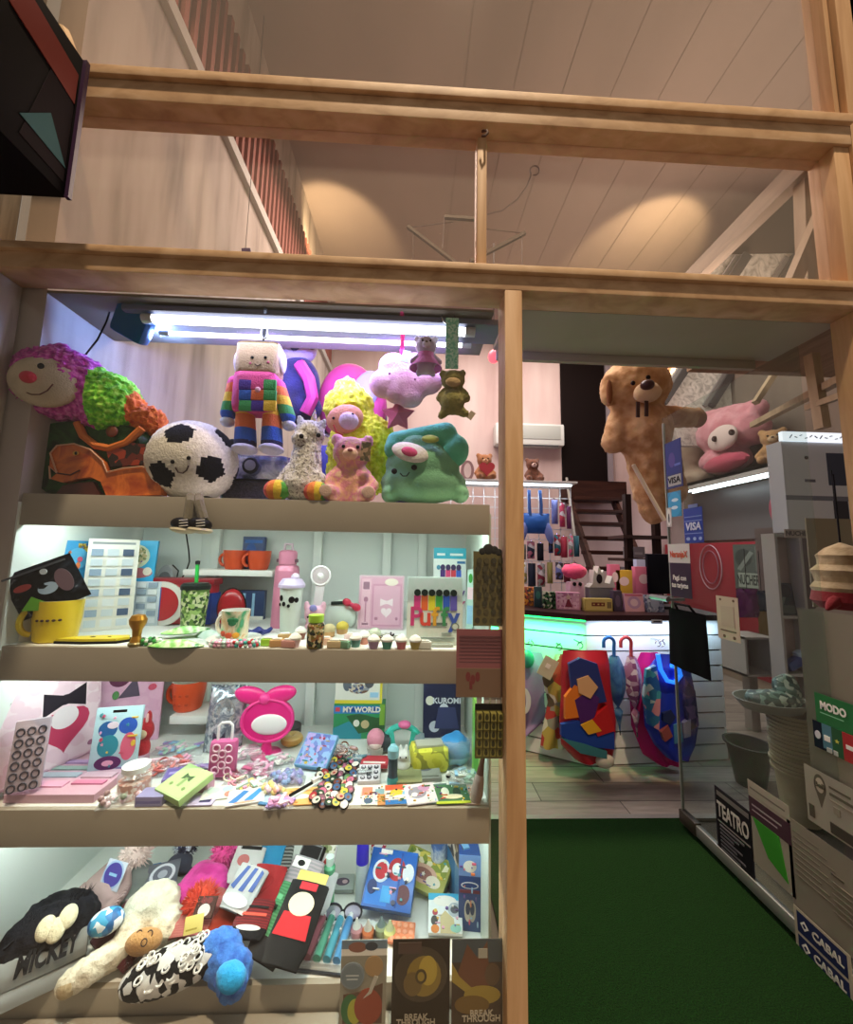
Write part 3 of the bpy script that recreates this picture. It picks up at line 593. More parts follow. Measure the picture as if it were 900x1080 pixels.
# -- yellow chick shaped cushion
o = P(375, 527, .33); o.z = ZT[1]; L = lambda x, y, Y=.33: P(x, y, Y)-o; k = K(o)
t = T('pear_plush', 'bright yellow furry pear shaped plush behind the pink bear', 'soft toy', o)
YF, YD = F(('#c9d40f', '#e6f01c', '#f0f75a'), cs=70, scale=120), F(('#8a9a18', '#a9b820'), cs=60)
blob('body', [(L(383, 475), (38*k, .10, 42*k)), (L(368, 430), (27*k, .08, 25*k)), (L(378, 500), (34*k, .09, 26*k)), (L(366, 410), (14*k, .05, 10*k))], YF, .009, t, fuzz=(.012, 55), colfn=lambda p: YD if p.z < .05 else YF)
g = G(); g.lathe([(6*k, 0), (5*k, 4*k), (0, 9*k)], F('#e8936a'), L(366, 404), (0, .1, 0), 14); g.out('stalk', t)
g = G(); g.ell(L(364, 442, .235), (19*k, .03, 15*k), F('#df9a74'), (0, -.3, 0)); g.out('face', t)
g = G(); g.ell(L(368, 444, .205), (10*k, .02, 9*k), F('#d9c3d3'), (0, .3, 0)); g.out('snout', t); eyes(t, [L(372, 437, .195), L(352, 441, .21)], .006)
g = G(); g.tube([L(x, y, .2) for x, y in ((352, 448), (355, 456), (362, 459))], .003, RED); g.out('mouth', t)
# -- pink tie dye bear
PB = F(('#d98f9a', '#e6b58f', '#e08aa8', '#e7c3a0'), cs=18, scale=150)
o = P(369, 528, .17); o.z = ZT[1]; k = K(o)
t = bear('pink_bear', 'pink and peach tie dye teddy bear with big pale foot pads', 'soft toy', o, 80*k, PB, F('#e2b79a'), rz=.08, pads=F('#d9b9a8', scale=200), nose='#8a4a4a')
g = G(); g.box((.055, -.075, .185), (.035, .002, .07), M(('#6a5a3a', '#46402c', '#a88a70'), .5, 0, 'print', scale=70), rot=(0, .05, .2)); g.out('swing_tag', t)
# -- pink dome bag at the back
o = P(372, 440, .56); L = lambda x, y, Y=.56: P(x, y, Y)-o; k = K(o)
t = T('pink_hood_bag', 'pink and grey dome shaped bag peeking out behind the yellow pear plush', 'bag', o)
blob('hood', [(L(368, 425), (33*k, .07, 44*k)), (L(385, 430), (24*k, .07, 34*k))], M('#b23a70', .6), .012, t)
g = G(); g.ell(L(384, 415, .50), (14*k, .02, 26*k), M('#9a9fae', .6), (0, .35, 0)); g.out('grey_panel', t)
g = G(); g.box((0, .06, -.01), (70*k, .10, .14), M('#3a2f58', .6), bev=.03); g.out('base', t)
# -- navy bag
o = P(440, 470, .55); k = K(o); o.z = ZT[1]
t = T('navy_school_bag', 'dark navy bag with small prints standing behind the green telephone plush', 'bag', o)
g = G(); g.box((0, 0, .16), (.2, .1, .32), M(('#161a3a', '#1d2350', '#b8a8b0'), .6, 0, 'spots', scale=22, step=.5), bev=.05); g.out('bag', t); g = G(); g.tube([(-.05, 0, .30), (-.03, 0, .36), (.03, 0, .36), (.05, 0, .30)], .008, M('#6b4d52')); g.out('handle', t)
o = P(340, 470, .58); o.z = ZT[1]
t = T('blue_school_bag', 'cobalt blue bag standing behind the llama plush', 'bag', o)
g = G(); g.box((0, 0, .17), (.22, .09, .34), M('#1d2a86', .5), bev=.05); g.out('bag', t); g = G(); g.tube([(-.05, 0, .33), (-.03, 0, .39), (.03, 0, .39), (.05, 0, .33)], .008, M('#c9ccd8')); g.out('handle', t)
# -- pink cloud cushion
o = P(428, 432, .24); L = lambda x, y, Y=.24: P(x, y, Y)-o; k = K(o)
t = T('cloud_cushion', 'pale pink cloud cushion hanging on a hot pink strap', 'cushion', o)
CF = F(('#d29bb0', '#e5b6c6'), cs=20, scale=150)
blob('cushion', [(L(428, 402), (30*k, .045, 24*k)), (L(405, 405), (16*k, .04, 16*k)), (L(452, 402), (16*k, .04, 15*k)), (L(416, 386), (17*k, .04, 14*k)), (L(438, 386), (17*k, .04, 14*k)), (L(432, 418), (15*k, .04, 13*k)), (L(418, 414), (13*k, .04, 12*k))], CF, .007, t)
eyes(t, [L(411, 394, .185), L(438, 400, .185)], .005, M('#8a4a6a'))
g = G(); g.tube([L(424, 376, .23), L(425, 350, .13), L(424, 326, .062)], .008, HOT); g.out('hanging_strap', t)
g = G(); g.box(L(428, 376, .19), (.03, .004, .05), M('#9fb0c8', .4), rot=(0, .2, 0)); g.out('swing_tag', t)
o = P(420, 452, .27); L = lambda x, y, Y=.27: P(x, y, Y)-o
t = T('star_plush', 'small dusky pink star plush hanging below the pink cloud cushion', 'soft toy', o)
g = G(); c = L(420, 438); ou = star(0, 0, 19*k, 5, .55); n = len(ou)
g.add([(0, -.03, 0), (0, .03, 0)]+[(x, 0, z) for x, z in ou], [(0, 2+i, 2+(i+1) % n) for i in range(n)]+[(1, 2+(i+1) % n, 2+i) for i in range(n)], F('#c9607f', scale=150), None, c); g.out('star', t, smooth=60)
g = G(); g.tube([L(420, 424), L(422, 414)], .003, HOT); g.out('cord', t)
# -- small bear key ring
o = P(449, 396, .085); k = K(o)
t = bear('bear_charm', 'tiny white bear in a pink dress clipped in front of the cloud cushion', 'soft toy', o, 46*k, F('#d7c4e0', scale=200), F('#e2d5e6'), sit=False, vox=.035)
g = G(); g.lathe([(.030, .082), (.036, .06), (.058, .03), (.06, .026)], F('#e07ac0', scale=150), seg=20, sy=.8); g.out('dress', t); g = G(); g.tube([(0, 0, .15), (.002, .01, .2), (-.004, .01, .235)], .002, CHROME); g.out('chain', t)
# -- olive bear on mint strap
o = P(479, 442, .07); L = lambda x, y, Y=.07: P(x, y, Y)-o; k = K(o)
OF = F(('#7f7a3c', '#9c9350'), cs=40, scale=160)
t = T('frog_bear_charm', 'olive green bear charm hanging on a mint woven strap with key ring', 'soft toy', o)
blob('body', [(L(478, 401), (13*k, .04, 10*k)), (L(467, 394), (4*k, .015, 4*k)), (L(488, 394), (4*k, .015, 4*k)), (L(477, 424), (13*k, .04, 14*k)), (L(468, 414), L(464, 420), 4.5*k, 4.5*k), (L(488, 414), L(492, 420), 5*k, 5*k), (L(470, 434), L(466, 438), 5*k, 4.5*k), (L(485, 434), L(491, 436), 5*k, 4.5*k)], OF, .0055, t, fuzz=(.003, 120))
g = G(); g.ell(L(478, 403, .033), (8*k, .01, 5*k), F('#b79a6a')); g.out('face', t)
g = G(); g.box(L(477, 362), (14*k, .006, 58*k), M(('#a8e8d0', '#7fd4b8', '#c9f4e4'), .6, 0, 'print', scale=160), bev=.002); g.out('strap', t)
g = G(); c = L(473, 334); g.tube([c+Vector((7*k*cos(a), 0, 8*k*sin(a))) for a in [2*pi*i/20 for i in range(20)]], .0025, CHROME, closed=True); g.out('key_ring', t)
g = G(); g.box(L(497, 438), (.02, .003, .03), M('#b9a890', .5), rot=(0, .6, 0)); g.out('tag', t)
# -- green telephone plush
o = P(448, 529, .20); o.z = ZT[1]; L = lambda x, y, Y=.2: P(x, y, Y)-o; k = K(o)
GF, GD = F(('#6fae86', '#86c79c'), cs=10, scale=160), F(('#4fb795', '#6ad0ae'), cs=10, scale=160)
t = T('telephone_plush', 'mint green telephone plush with smiling face and green receiver on top', 'soft toy', o)
blob('body', [(L(447, 510), (46*k, .10, 22*k)), (L(446, 492), (40*k, .10, 26*k)), (L(440, 475), (25*k, .08, 18*k)), (L(412, 522), (10*k, .08, 9*k)), (L(486, 522), (9*k, .08, 9*k))], GF, .008, t)
blob('receiver', [(L(418, 466, .18), L(470, 458, .18), 11*k, 13*k), (L(479, 476, .18), (16*k, .06, 18*k), (0, .3, 0)), (L(415, 474, .18), (10*k, .05, 11*k))], GD, .008, t)
g = G(); g.ell(L(433, 477, .105), (19*k, .02, 12*k), F('#d6d3cf'), (-.5, .25, 0)); g.out('dial', t); g = G(); g.ell(L(432, 477, .09), (9*k, .015, 6*k), F('#c9467a'), (-.5, .25, 0)); g.out('dial_centre', t)
g = G(); g.ell(L(454, 463, .11), (9*k, .012, 5*k), F('#a3b35c'), (-.6, 0, 0)); g.out('leaf_badge', t)
eyes(t, [L(416, 497, .106), L(437, 493, .098)], .0105)
g = G(); g.tube([L(x, y, .099) for x, y in ((422, 499), (425, 502), (429, 502), (432, 498))], .002, BLACK); g.out('mouth', t)
# -- blue flood lamp and its cable
o = P(142, 340, .14); L = lambda x, y, Y=.14: P(x, y, Y)-o; k = K(o)
t = T('flood_lamp', 'small blue LED flood lamp clamped under the top of the display case', 'lamp', o)
g = G(); g.box((0, 0, 0), (32*k, .07, 36*k), M('#14527e', .3, .3), rot=(.5, .45, .3), bev=.02); g.out('housing', t)
g = G(); g.box(Vector((.018, -.034, .012)), (20*k, .006, 24*k), M('#a8f4ff', .3, 0, 'emit', e=1.6), rot=(.5, .45, .3), bev=.002); g.out('lens', t)
g = G(); g.tube([L(123, 321), L(134, 320), L(136, 330)], .005, DARK); g.out('bracket', t); g = G(); g.tube([L(118, 322), L(112, 340), L(103, 358), L(88, 377, .16), L(80, 400, .3)], .003, BLACK); g.out('cable', t)
# ------------------------------------------------------------------ second shelf (mugs, bottles, stationery)
Z2 = ZT[2]+.0006
def S2(px, py, ymax=.52):
    q = Q(px, py, Z2)
    if q.y > ymax: q = P(px, py, ymax)
    q.z = Z2; q.y = max(q.y, .066); return q
def SW(px, x, z): q = XX(px, 640, x); q.z = z; return q      # on the left wall side of a shelf
def mug(name, label, loc, r, h, m, hm=None, rz=0, hs=-1, shapes=None, taper=.86, inner='#e8e6df', group=None):
    t = T(name, label, 'mug', loc, rz, group)
    g = G(); g.lathe([(0, .001), (r*taper*.9, 0), (r*taper, .006), (r*.96, h*.55), (r, h), (r*.95, h), (r*.9, h*.5), (r*taper*.85, .012), (0, .011)], [m]*4+[M(inner, .4)]*4); g.out('cup', t, smooth=60)
    g = G(); g.tube([(hs*(r*.93+.42*r*sin(a)), 0, h*.5+h*.3*cos(a)) for a in [pi*i/12 for i in range(13)]], r*.13, hm or m); g.out('handle', t)
    if shapes:
        g = G()
        for dx, z, rr, mm in shapes:
            a = dx; c = Vector((r*.985*sin(a), -r*.985*cos(a), z*h)); g.ell(c, (rr, .0025, rr*.8), mm, (0, 0, a), 12, 8)
        g.out('print', t)
    return t
# yellow mug with a foil bag in it
p = S2(57, 683); p.y = .066+.072; k = K(p); p.x = P(57, 683, p.y).x
t = mug('yellow_mug', 'large yellow mug holding a black snack bag, far left of its shelf', p, 20.5*k, 42*k, M('#d8bd24', .35), rz=.85, shapes=[(-.95, .55, .005, BROWN), (-.72, .55, .005, BROWN), (-.49, .55, .005, BROWN), (-.26, .55, .005, BROWN), (-.03, .55, .005, BROWN)])
b = T('foil_snack_bag', 'black glossy foil bag with green and white print stuck in the yellow mug', 'bag', p+Vector((.022, -.028, 35*k)), rot=(.05, rad(-26), .36))
def pillow(g, w, h, d, m, n=14, back=None, ripple=.004):
    f = lambda s: (lambda u, v: ((u-.5)*w, s*d*.5*(max(0, sin(pi*u))*max(0, sin(pi*v)))**.6+ripple*noise.noise(Vector((u*9, v*9, s))), v*h))
    g.grid(f(-1), n, n, m); g.grid(f(1), n, n, back or m)
g = G(); pillow(g, .185, .155, .045, M(('#0b0d12', '#1b2026', '#0b0d12', '#2a2f38', '#b9c3cc'), .22, .2, 'swirl', scale=14)); art(g, [('p', [(.1, .2), (.3, .4), (.42, .22), (.3, .08)], M('#6cb52f', .3)), ('e', .55, .45, .14, .12, M('#a9c3da', .3)), ('e', .25, .62, .12, .07, M('#a53a3a', .3)), ('e', .8, .5, .12, .25, M('#6b5560', .3)), ('r', .06, .88, .94, .92, M('#4a5058', .3)), ('e', .6, .8, .05, .06, M('#cfd6dc', .3))], .185, .155, -.022); g.out('pouch', b, smooth=60, merge=True)
# packs along the left wall and the back
LX = -1.245
p = SW(44, LX-.005, Z2)
pack('green_leaflet', 'small white leaflet with green leaf print leaning on the wall behind the snack bag', 'leaflet', p, .10, .25, .003, PAPER, [('r', 0, .6, 1, .68, BLACK), ('e', .2, .5, .1, .06, GRN), ('e', .25, .36, .1, .05, GRN), ('r', .4, .5, .9, .52, M('#9fb59f')), ('r', .4, .42, .9, .44, M('#9fb59f')), ('r', .4, .34, .9, .36, M('#9fb59f'))], lean=3, rz=1.3)
SKY = M('#1f8cc4', .4)
p = SW(86, LX, Z2)
pack('blue_puzzle_box', 'tall blue box with white cloud picture and gold heading, leaning on the left wall', 'box', p+Vector((.008, 0, 0)), .17, .335, .025, SKY, [('r', .3, .86, .98, .97, M(('#7d6a2a', '#c9ad45', '#2a63a0'), .4, 0, 'print', scale=150)), ('e', .5, .44, .42, .09, M('#f2ecd8')), ('e', .3, .46, .16, .09, M('#f2ecd8')), ('e', .68, .48, .2, .1, M('#f2ecd8')), ('e', .32, .44, .07, .05, M('#6a4a34')), ('e', .55, .45, .1, .06, M('#3a3230')), ('e', .78, .44, .06, .05, M('#b09a86')), ('e', .62, .7, .12, .07, M('#bfe0f2')), ('e', .3, .8, .2, .12, M('#4fa8d8')), ('r', .3, .22, .9, .32, M('#86c4e6')), ('r', .35, .1, .9, .16, M('#86c4e6'))], rz=1.22, lean=2, busy=14)
sh = [('r', .08, .94, .92, .965, M('#8d9399'))]
for r_ in range(8):
    for c_ in range(3): sh.append(('r', .08+c_*.3, .04+r_*.11, .30+c_*.3, .115+r_*.11, M(('#3f5270', '#dfe4e8', '#8fa4bd', '#5c6b80')[(r_*2+c_) % 4] if (r_+c_) % 2 else '#c7d2db')))
p = S2(116, 660, .30); p.x = P(116, 620, .30).x
pack('calendar_sheet', 'white sheet printed with a grid of small grey squares beside the blue box', 'calendar', p, 0.155, .345, .004, PAPER, sh, rz=.62, lean=3)
p = S2(99, 664); k = K(p)
pack('blue_eraser_box', 'small blue box at the foot of the white squared sheet', 'box', p, 18*k, 15*k, .03, M('#1d56a8', .4), [('r', .1, .6, .9, .8, LB)], rz=.4)
p = S2(146, 660, .44); k = K(p)
pack('white_display_block', 'plain pale block the cyan notebook stands on', 'box', p+Vector((0, .0, 0)), 36*k, 46*k, .05, M('#c3cfd8'), [('r', .08+.3*c_, .06+.16*r_, .32+.3*c_, .18+.16*r_, M('#8fa0b4' if (r_+c_) % 2 else '#dbe2e8')) for r_ in range(6) for c_ in range(3)], rz=.1)
q = P(145, 617, .44); zt_ = Z2+46*k
pack('cyan_notebook', 'cyan notebook with round white picture and pink shape standing at the back left', 'notebook', Vector((q.x, p.y+.005, zt_)), 44*k, 44*k, .012, CYAN, [('e', .5, .6, .36, .3, M('#d3dcc0')), ('e', .5, .62, .3, .24, M(('#c9b98c', '#f0e8d2', '#7a8a5a'), .5, 0, 'print', scale=120)), ('e', .55, .2, .42, .13, M('#b5656f')), ('e', .85, .24, .1, .1, M('#e9ded0'))], lean=5, rz=.1, busy=8)
p = S2(174, 640, .56); k = K(p)
t = T('white_clock', 'small white oval toy clock standing at the back above the red bag', 'clock', p)
g = G(); g.prism(oval(0, 38*k, 9*k, 18*k), -.02, .02, M('#c3c6ca', .4)); g.box((0, 0, 11*k), (12*k, .04, 22*k), M('#c3c6ca', .4)); g.out('body', t); g = G(); g.prism(oval(0, 42*k, 6*k, 7*k), -.024, -.019, M('#8a8d92')); g.out('dial', t); g = G(); g.tube([(9*k, 0, 38*k), (10.5*k, 0, 50*k), (4*k, 0, 56*k)], .003, BLACK); g.out('strap', t)
# red insulated bag with a plain round panel
p = S2(172, 662); k = K(p)
t = T('red_lunch_bag', 'red lunch bag with round white panel and blue end, behind the tumbler', 'bag', p+Vector((.0, .05, 0)), rz=.0)
g = G(); g.box((0, .035, 24*k), (82*k, .07, 48*k), M('#a8182a', .4), bev=.02); g.out('body', t)
g = G(); g.box((0, .035, 47*k), (86*k, .076, 7*k), M('#8c1424', .4), bev=.008); g.out('lid_band', t)
g = G(); g.box((37*k, .035, 18*k), (9*k, .076, 34*k), M('#1c3f9a', .4), bev=.006); g.out('blue_end', t)
g = G(); g.prism(oval(-12*k, 23*k, 26*k, 24*k, 32), -.008, .002, M('#dcdad4', .4)); g.prism(oval(-12*k, 23*k, 19*k, 18*k, 32), -.010, .002, M('#b21f2e', .4)); g.prism([(-12*k+18*k*cos(a), 23*k+17*k*sin(a)) for a in [pi/2+pi*i/12 for i in range(13)]], -.0115, .002, M('#2a4f9c', .4)); g.out('round_panel', t)
# green tumbler with straw
p = S2(203, 664); k = K(p)
t = T('green_tumbler', 'clear tumbler with green leafy print, black lid and bright green straw', 'tumbler', p)
g = G(); g.lathe([(0, 0), (11*k, 0), (13.5*k, 42*k), (13*k, 42*k), (10.5*k, .003)], M(('#5c7f3a', '#9bb86a', '#2f4a2c', '#c9cfa0'), .25, 0, 'print', scale=90)); g.out('cup', t)
g = G(); g.lathe([(0, 49*k), (12*k, 48.5*k), (14.3*k, 46*k), (14.3*k, 42*k), (0, 42*k)], M('#16221f', .35)); g.out('lid', t)
g = G(); g.tube([(.0, 0, 40*k), (-.002, 0, 68*k)], .007, M('#27b84b', .35)); g.out('straw', t); g = G(); g.lathe([(.0085, 0), (.0085, .014), (0, .016)], DARK, (-.002, 0, 68*k), seg=12); g.out('straw_cap', t)
t = T('thin_cable', 'thin black cable hanging behind the green straw', 'cable', P(197, 606, .5)); o = Vector(t.location)
g = G(); g.tube([P(x, y, .5)-o for x, y in ((196, 560), (199, 580), (200, 592), (196, 604), (190, 612))], .003, BLACK); g.out('cable', t); g = G(); g.box((-.03, 0, -.03), (.06, .03, .015), BLACK, rot=(0, .2, 0)); g.out('plug', t)
# red coin purse
p = S2(239, 664); k = K(p)
t = T('red_coin_purse', 'glossy dark red egg shaped case with a white leaf patch behind the tropical mug', 'case', p+Vector((0, .03, 0)))
blob('case', [((0, 0, 21*k), (15*k, .035, 21*k)), ((.0, -.01, 12*k), (11*k, .03, 12*k))], M('#96141f', .25), .005, t)
g = G(); g.ell((-4*k, -.031, 16*k), (6*k, .006, 4.5*k), M('#e3e0da', .4), (0, -.6, 0)); g.out('leaf_patch', t); g = G(); g.tube([(15*k*cos(a), -.001, 21*k+21*k*sin(a)) for a in [2*pi*i/28 for i in range(28)]], .003, BLACK, closed=True); g.out('zip', t)
# tropical mug on a saucer
p = S2(247, 676); k = K(p)
t = T('saucer', 'white saucer under the tropical mug', 'saucer', p); g = G(); g.lathe([(0, .002), (.05, .0), (.085, .010), (.087, .013), (.05, .005), (0, .006)], M('#e6e9e4', .3)); g.out('dish', t)
TM = M(('#c98f2f', '#e6ddc2', '#3f9d6a', '#58b7a0'), .3, 0, 'swirl', scale=14)
mug('tropical_mug', 'white mug with palm tree print standing on the saucer', p+Vector((0, 0, .0075)), 14*k, 30*k, TM, M('#eceae2', .3), hs=-1, shapes=[(.2, .62, .013, M('#1f7a50')), (.05, .7, .01, M('#1f7a50')), (.4, .7, .01, M('#1f7a50')), (0, .2, .012, M('#c9542f')), (.5, .2, .012, M('#e0a52f')), (-.5, .25, .012, M('#b8482f'))], taper=.92)
# orange mugs on the little shelf
sp = P(228, 608, SY1-.12); zs = ZT[2]+.2256
OM = M('#cf4a20', .4)
m0 = mug('orange_mug', 'orange mug on the little shelf, the one nearer the left wall', Vector((P(245, 600, .52).x, .54, zs)), .05, .085, OM, hs=-1, taper=.8)
m1 = dup(m0, Vector((P(271, 600, .52).x, .54, zs)), (0, 0, .6), 'orange mug on the little shelf, the one nearer the pink bottle')
pack('blue_gift_box', 'deep blue box standing behind the two orange mugs', 'box', Vector((P(268, 590, .6).x, .585, zs)), .10, .15, .025, M('#15356f', .35), [('e', .4, .5, .25, .3, M('#1f4f9a')), ('r', .1, .8, .9, .9, M('#2a66b8'))])
pack('blue_picture_book', 'blue striped box below the little shelf by the back wall', 'box', Vector((P(266, 640, .58).x, .56, Z2)), .12, .13, .03, M('#27406b', .4), [('r', .2, .1, .3, .9, LB), ('r', .55, .1, .65, .9, LB), ('r', .0, .0, 1, .12, PAPER)])
# items laid along the front edge
t = T('yellow_wallet', 'flat yellow case with black edge lying along the shelf front', 'wallet', S2(101, 677), rz=.1)
g = G(); w, h = .2, .06
ou = [(-.11, -.02), (-.06, .02), (.02, .03), (.09, .03), (.105, 0), (.08, -.03), (-.02, -.035)]
gg = G()
def slab(g, pts, z0, z1, m): n = len(pts); g.add([(x, y, z0) for x, y in pts]+[(x, y, z1) for x, y in pts], [tuple(range(n))[::-1], tuple(range(n, 2*n))]+[(i, (i+1) % n, n+(i+1) % n, n+i) for i in range(n)], m)
slab(g, ou, .0, .008, BLACK); g.out('edge', t, smooth=0); slab(gg, [(x*.96, y*.94) for x, y in ou], .008, .016, M('#d7c322', .4)); gg.ell((-.01, .0, .016), (.008, .005, .002), BLACK); gg.ell((.04, .0, .016), (.006, .003, .002), BLACK); gg.out('cover', t, smooth=0)
p = S2(140, 682); p.y += .01; k = K(p)
t = T('gold_trophy', 'small golden trophy figurine standing at the front edge', 'figurine', p)
g = G(); g.lathe([(0, 0), (.021, 0), (.022, .008), (.018, .012)], M('#8a7a4a', .3, .5)); g.lathe([(.018, .012), (.012, .03), (.014, .05), (.023, .068), (.025, .082), (.018, .096), (0, .1)], M('#b57f26', .3, .7)); g.out('trophy', t, smooth=60)
LEAF = M(('#4fb548', '#9fd87a', '#e4efcf', '#2f8a3a'), .25, 0, 'swirl', scale=22)
for i, (px, py, w, rz, lb, z) in enumerate(((184, 683, .17, .05, 'green and white leafy packet lying at the very front of the mug shelf', 0), (196, 672, .15, .45, 'green leafy packet lying over the front one with its tip raised', .016), (222, 672, .12, -.3, 'pale mint leaf packet lying beside the saucer', .002))):
    t = T('leaf_packet', lb, 'packet', S2(px, py)+Vector((0, 0, z)), rot=(.12*i, 0, rz)); g = G()
    top = lambda u, v: ((u-.5)*w, (v-.5)*.055*sin(pi*min(1, max(0, u*.96+.02)))**.6, .004+.020*sin(pi*u)*sin(pi*v)+.012*max(0, u-.6)*i)
    g.grid(top, 18, 8, LEAF if i < 2 else M(('#bfe0d0', '#e6f0ea'), .3, 0, 'swirl', scale=20)); g.grid(lambda u, v: (top(1-u, v)[0], top(1-u, v)[1], .001+(.012*max(0, .4-u)*i)), 18, 8, GRN); g.out('packet', t, merge=True, smooth=60)
t = T('bead_bracelet_green', 'green and white bead bracelet lying beside the gold trophy', 'bracelet', S2(158, 680))
def beads(g, rx, ry, n, r, ms, turns=1, z0=0):
    for i in range(n*turns): a = 2*pi*i/n; g.ell((rx*cos(a)*(1-.12*(i//n)), ry*sin(a), r+z0+r*1.4*(i//n)), r, ms[i % len(ms)], seg=8, rings=6)
g = G(); beads(g, .034, .018, 16, .0065, [GRN, M('#e9efe4'), M('#1c5a2a')], 2); g.out('beads', t)
for px, rz, lb, ms in ((236, 0, 'pink and white bead bracelet at the front, below the mug handle', [PINK, PALE, MINT]), (258, .1, 'multicolour bead bracelet lying right of the pink bead bracelet', [TEAL, RED, MINT, PINK])):
    t = T('bead_bracelet', lb, 'bracelet', S2(px, 682), rz); g = G(); beads(g, .042, .016, 18, .0065, ms, 2); g.out('beads', t)
t = T('blue_cloth', 'folded dark blue cloth lying behind the saucer', 'cloth', S2(272, 668)); g = G(); g.grid(lambda u, v: (.07*(u-.5), .08*(v-.5), .012+.006*sin(9*u+5*v)), 12, 10, M('#2a3a86', .8), th=.011); g.out('cloth', t, smooth=60)
# pink bottle and white tumbler
p = S2(297, 662); k = K(p)
t = T('pink_bottle', 'tall pink metal bottle with carry lid at the back of the shelf', 'bottle', p+Vector((0, .03, 0)))
PK = M('#d989a6', .35, .2); r = 13*k; h = 66*k
g = G(); g.lathe([(0, 0), (r*1.05, 0), (r*1.07, .006), (r*.98, h*.9), (r*.88, h*.97), (r*.62, h)], PK); g.out('body', t, smooth=50)
g = G(); g.lathe([(r*.72, h), (r*.74, h+13*k), (r*.6, h+15*k), (0, h+16*k)], PK); g.out('lid', t)
for s in (-1, 1): g = G(); g.box((s*r*.74, -.005, h+4*k), (.012, .02, .014), M('#6a4a58', .4), bev=.002); g.out('clip', t)
g = G(); g.tube([(-r*.35, 0, h+15*k), (-r*.3, 0, h+22*k), (r*.3, 0, h+22*k), (r*.35, 0, h+15*k)], .006, M('#bfa9b6', .4)); g.out('handle', t)
p = S2(305, 668); k = K(p)
t = T('white_tumbler', 'white tumbler with black printed shapes and lilac lid before the pink bottle', 'tumbler', p)
r = 11*k; h = 48*k
g = G(); g.lathe([(0, 0), (r*.85, 0), (r*1.08, h), (0, h)], M('#d5ded6', .35)); 
for a, z, rr in ((-.7, .78, .0105), (-.35, .66, .008), (.35, .75, .0115), (.8, .74, .009), (-.9, .64, .006), (.1, .62, .006)): c = Vector((r*1.04*sin(a), -r*1.04*cos(a), z*h)); g.ell(c, (rr, .003, rr*1.1), BLACK, (0, 0, a), 10, 8)
g.out('cup', t, smooth=50)
g = G(); g.lathe([(0, h+10*k), (r*.9, h+9*k), (r*1.25, h+3*k), (r*1.25, h), (0, h)], M('#c9b8d8', .4)); g.ell((r*.35, -r*.2, h+11*k), (r*.4, r*.4, 4*k), M('#dccbe2', .4)); g.out('lid', t, smooth=50)
# fan figurine
p = S2(331, 668); k = K(p)
t = T('fan_figurine', 'pink kitten shaped base carrying a small round white hand fan', 'fan', p)
blob('base', [((0, 0, 19*k), (11*k, .03, 10*k)), ((0, 0, 7*k), (10*k, .028, 8*k)), ((-9*k, 0, 28*k), (3*k, .012, 6*k)), ((9*k, 0, 28*k), (3*k, .012, 6*k))], M('#dca9bd', .5), .005, t)
eyes(t, [(-5*k, -.029, 18*k), (5*k, -.029, 18*k)], .004); g = G(); g.ell((0, -.027, 27*k), (4*k, .008, 3.5*k), M('#8a86c4')); g.out('flower', t)
g = G(); g.bar((.006, .012, 24*k), (.012, .02, 52*k), 9*k, .012, M('#d6cfd3', .4), up=(0, 1, 0)); g.out('fan_handle', t)
fan = G(); fan.tube([(.013+10*k*cos(a), .012, 60*k+10*k*sin(a)) for a in [2*pi*i/28 for i in range(28)]], .004, M('#f1eef0', .4), closed=True); f_ = fan.out('fan_ring', t)
g = G(); g.prism(oval(.013, 60*k, 9.4*k, 9.4*k), .012, .018, M('#cdb8c0', .5))
for i in range(24): a = 2*pi*i/24; g.bar((.013+3*k*cos(a), .009, 60*k+3*k*sin(a)), (.013+9.5*k*cos(a), .009, 60*k+9.5*k*sin(a)), .0016, .002, M('#f4f1f2', .4), up=(0, 1, 0))
g.ell((.013, .009, 60*k), (3*k, .004, 3*k), M('#f4f1f2', .4)); g.out('grille', t)
# white pouch with red bow (no face)
p = S2(357, 664); k = K(p)
t = T('white_bow_pouch', 'white rounded pouch with dark band and red bow on its top corner', 'pouch', p+Vector((0, .03, 0)))
blob('pouch', [((0, 0, 15*k), (18*k, .035, 15*k)), ((-12*k, 0, 12*k), (6*k, .03, 11*k)), ((12*k, 0, 12*k), (6*k, .03, 11*k))], M('#d8e6de', .5), .006, t)
g = G(); g.bar((-9*k, -.024, 27*k), (8*k, -.024, 28*k), .012, .014, M('#1c2b2a', .5), up=(0, 1, 0)); g.out('dark_band', t)
g = G(); c = Vector((13*k, -.034, 26*k))
for s in (-1, 1): g.ell(c+Vector((s*5*k, 0, -s*2.5*k)), (5*k, .012, 4*k), M('#c22447', .4), (0, .45, 0), 12, 8)
g.ell(c, 2.4*k, M('#d8446a', .4), seg=10, rings=8); g.out('bow', t)
# jar of beans with lime lid
p = S2(329, 686); k = K(p)
t = T('bean_jar', 'small jar of dark multicolour beads with lime green lid at the front edge', 'jar', p+Vector((0, .012, 0)))
g = G(); r = 8.5*k; g.lathe([(0, .001), (r, .001), (r*1.05, .008), (r*1.05, 23*k), (r*.8, 26*k), (0, 26*k)], M(('#2a2a26', '#7a6a2a', '#c9b98c', '#4a5a3a', '#96643a'), .2, 0, 'print', scale=130)); g.out('jar', t, smooth=50)
g = G(); g.lathe([(r*.8, 26*k), (r*.95, 27*k), (r*.95, 34*k), (0, 35*k)], M('#a6d63a', .35)); g.out('lid', t)
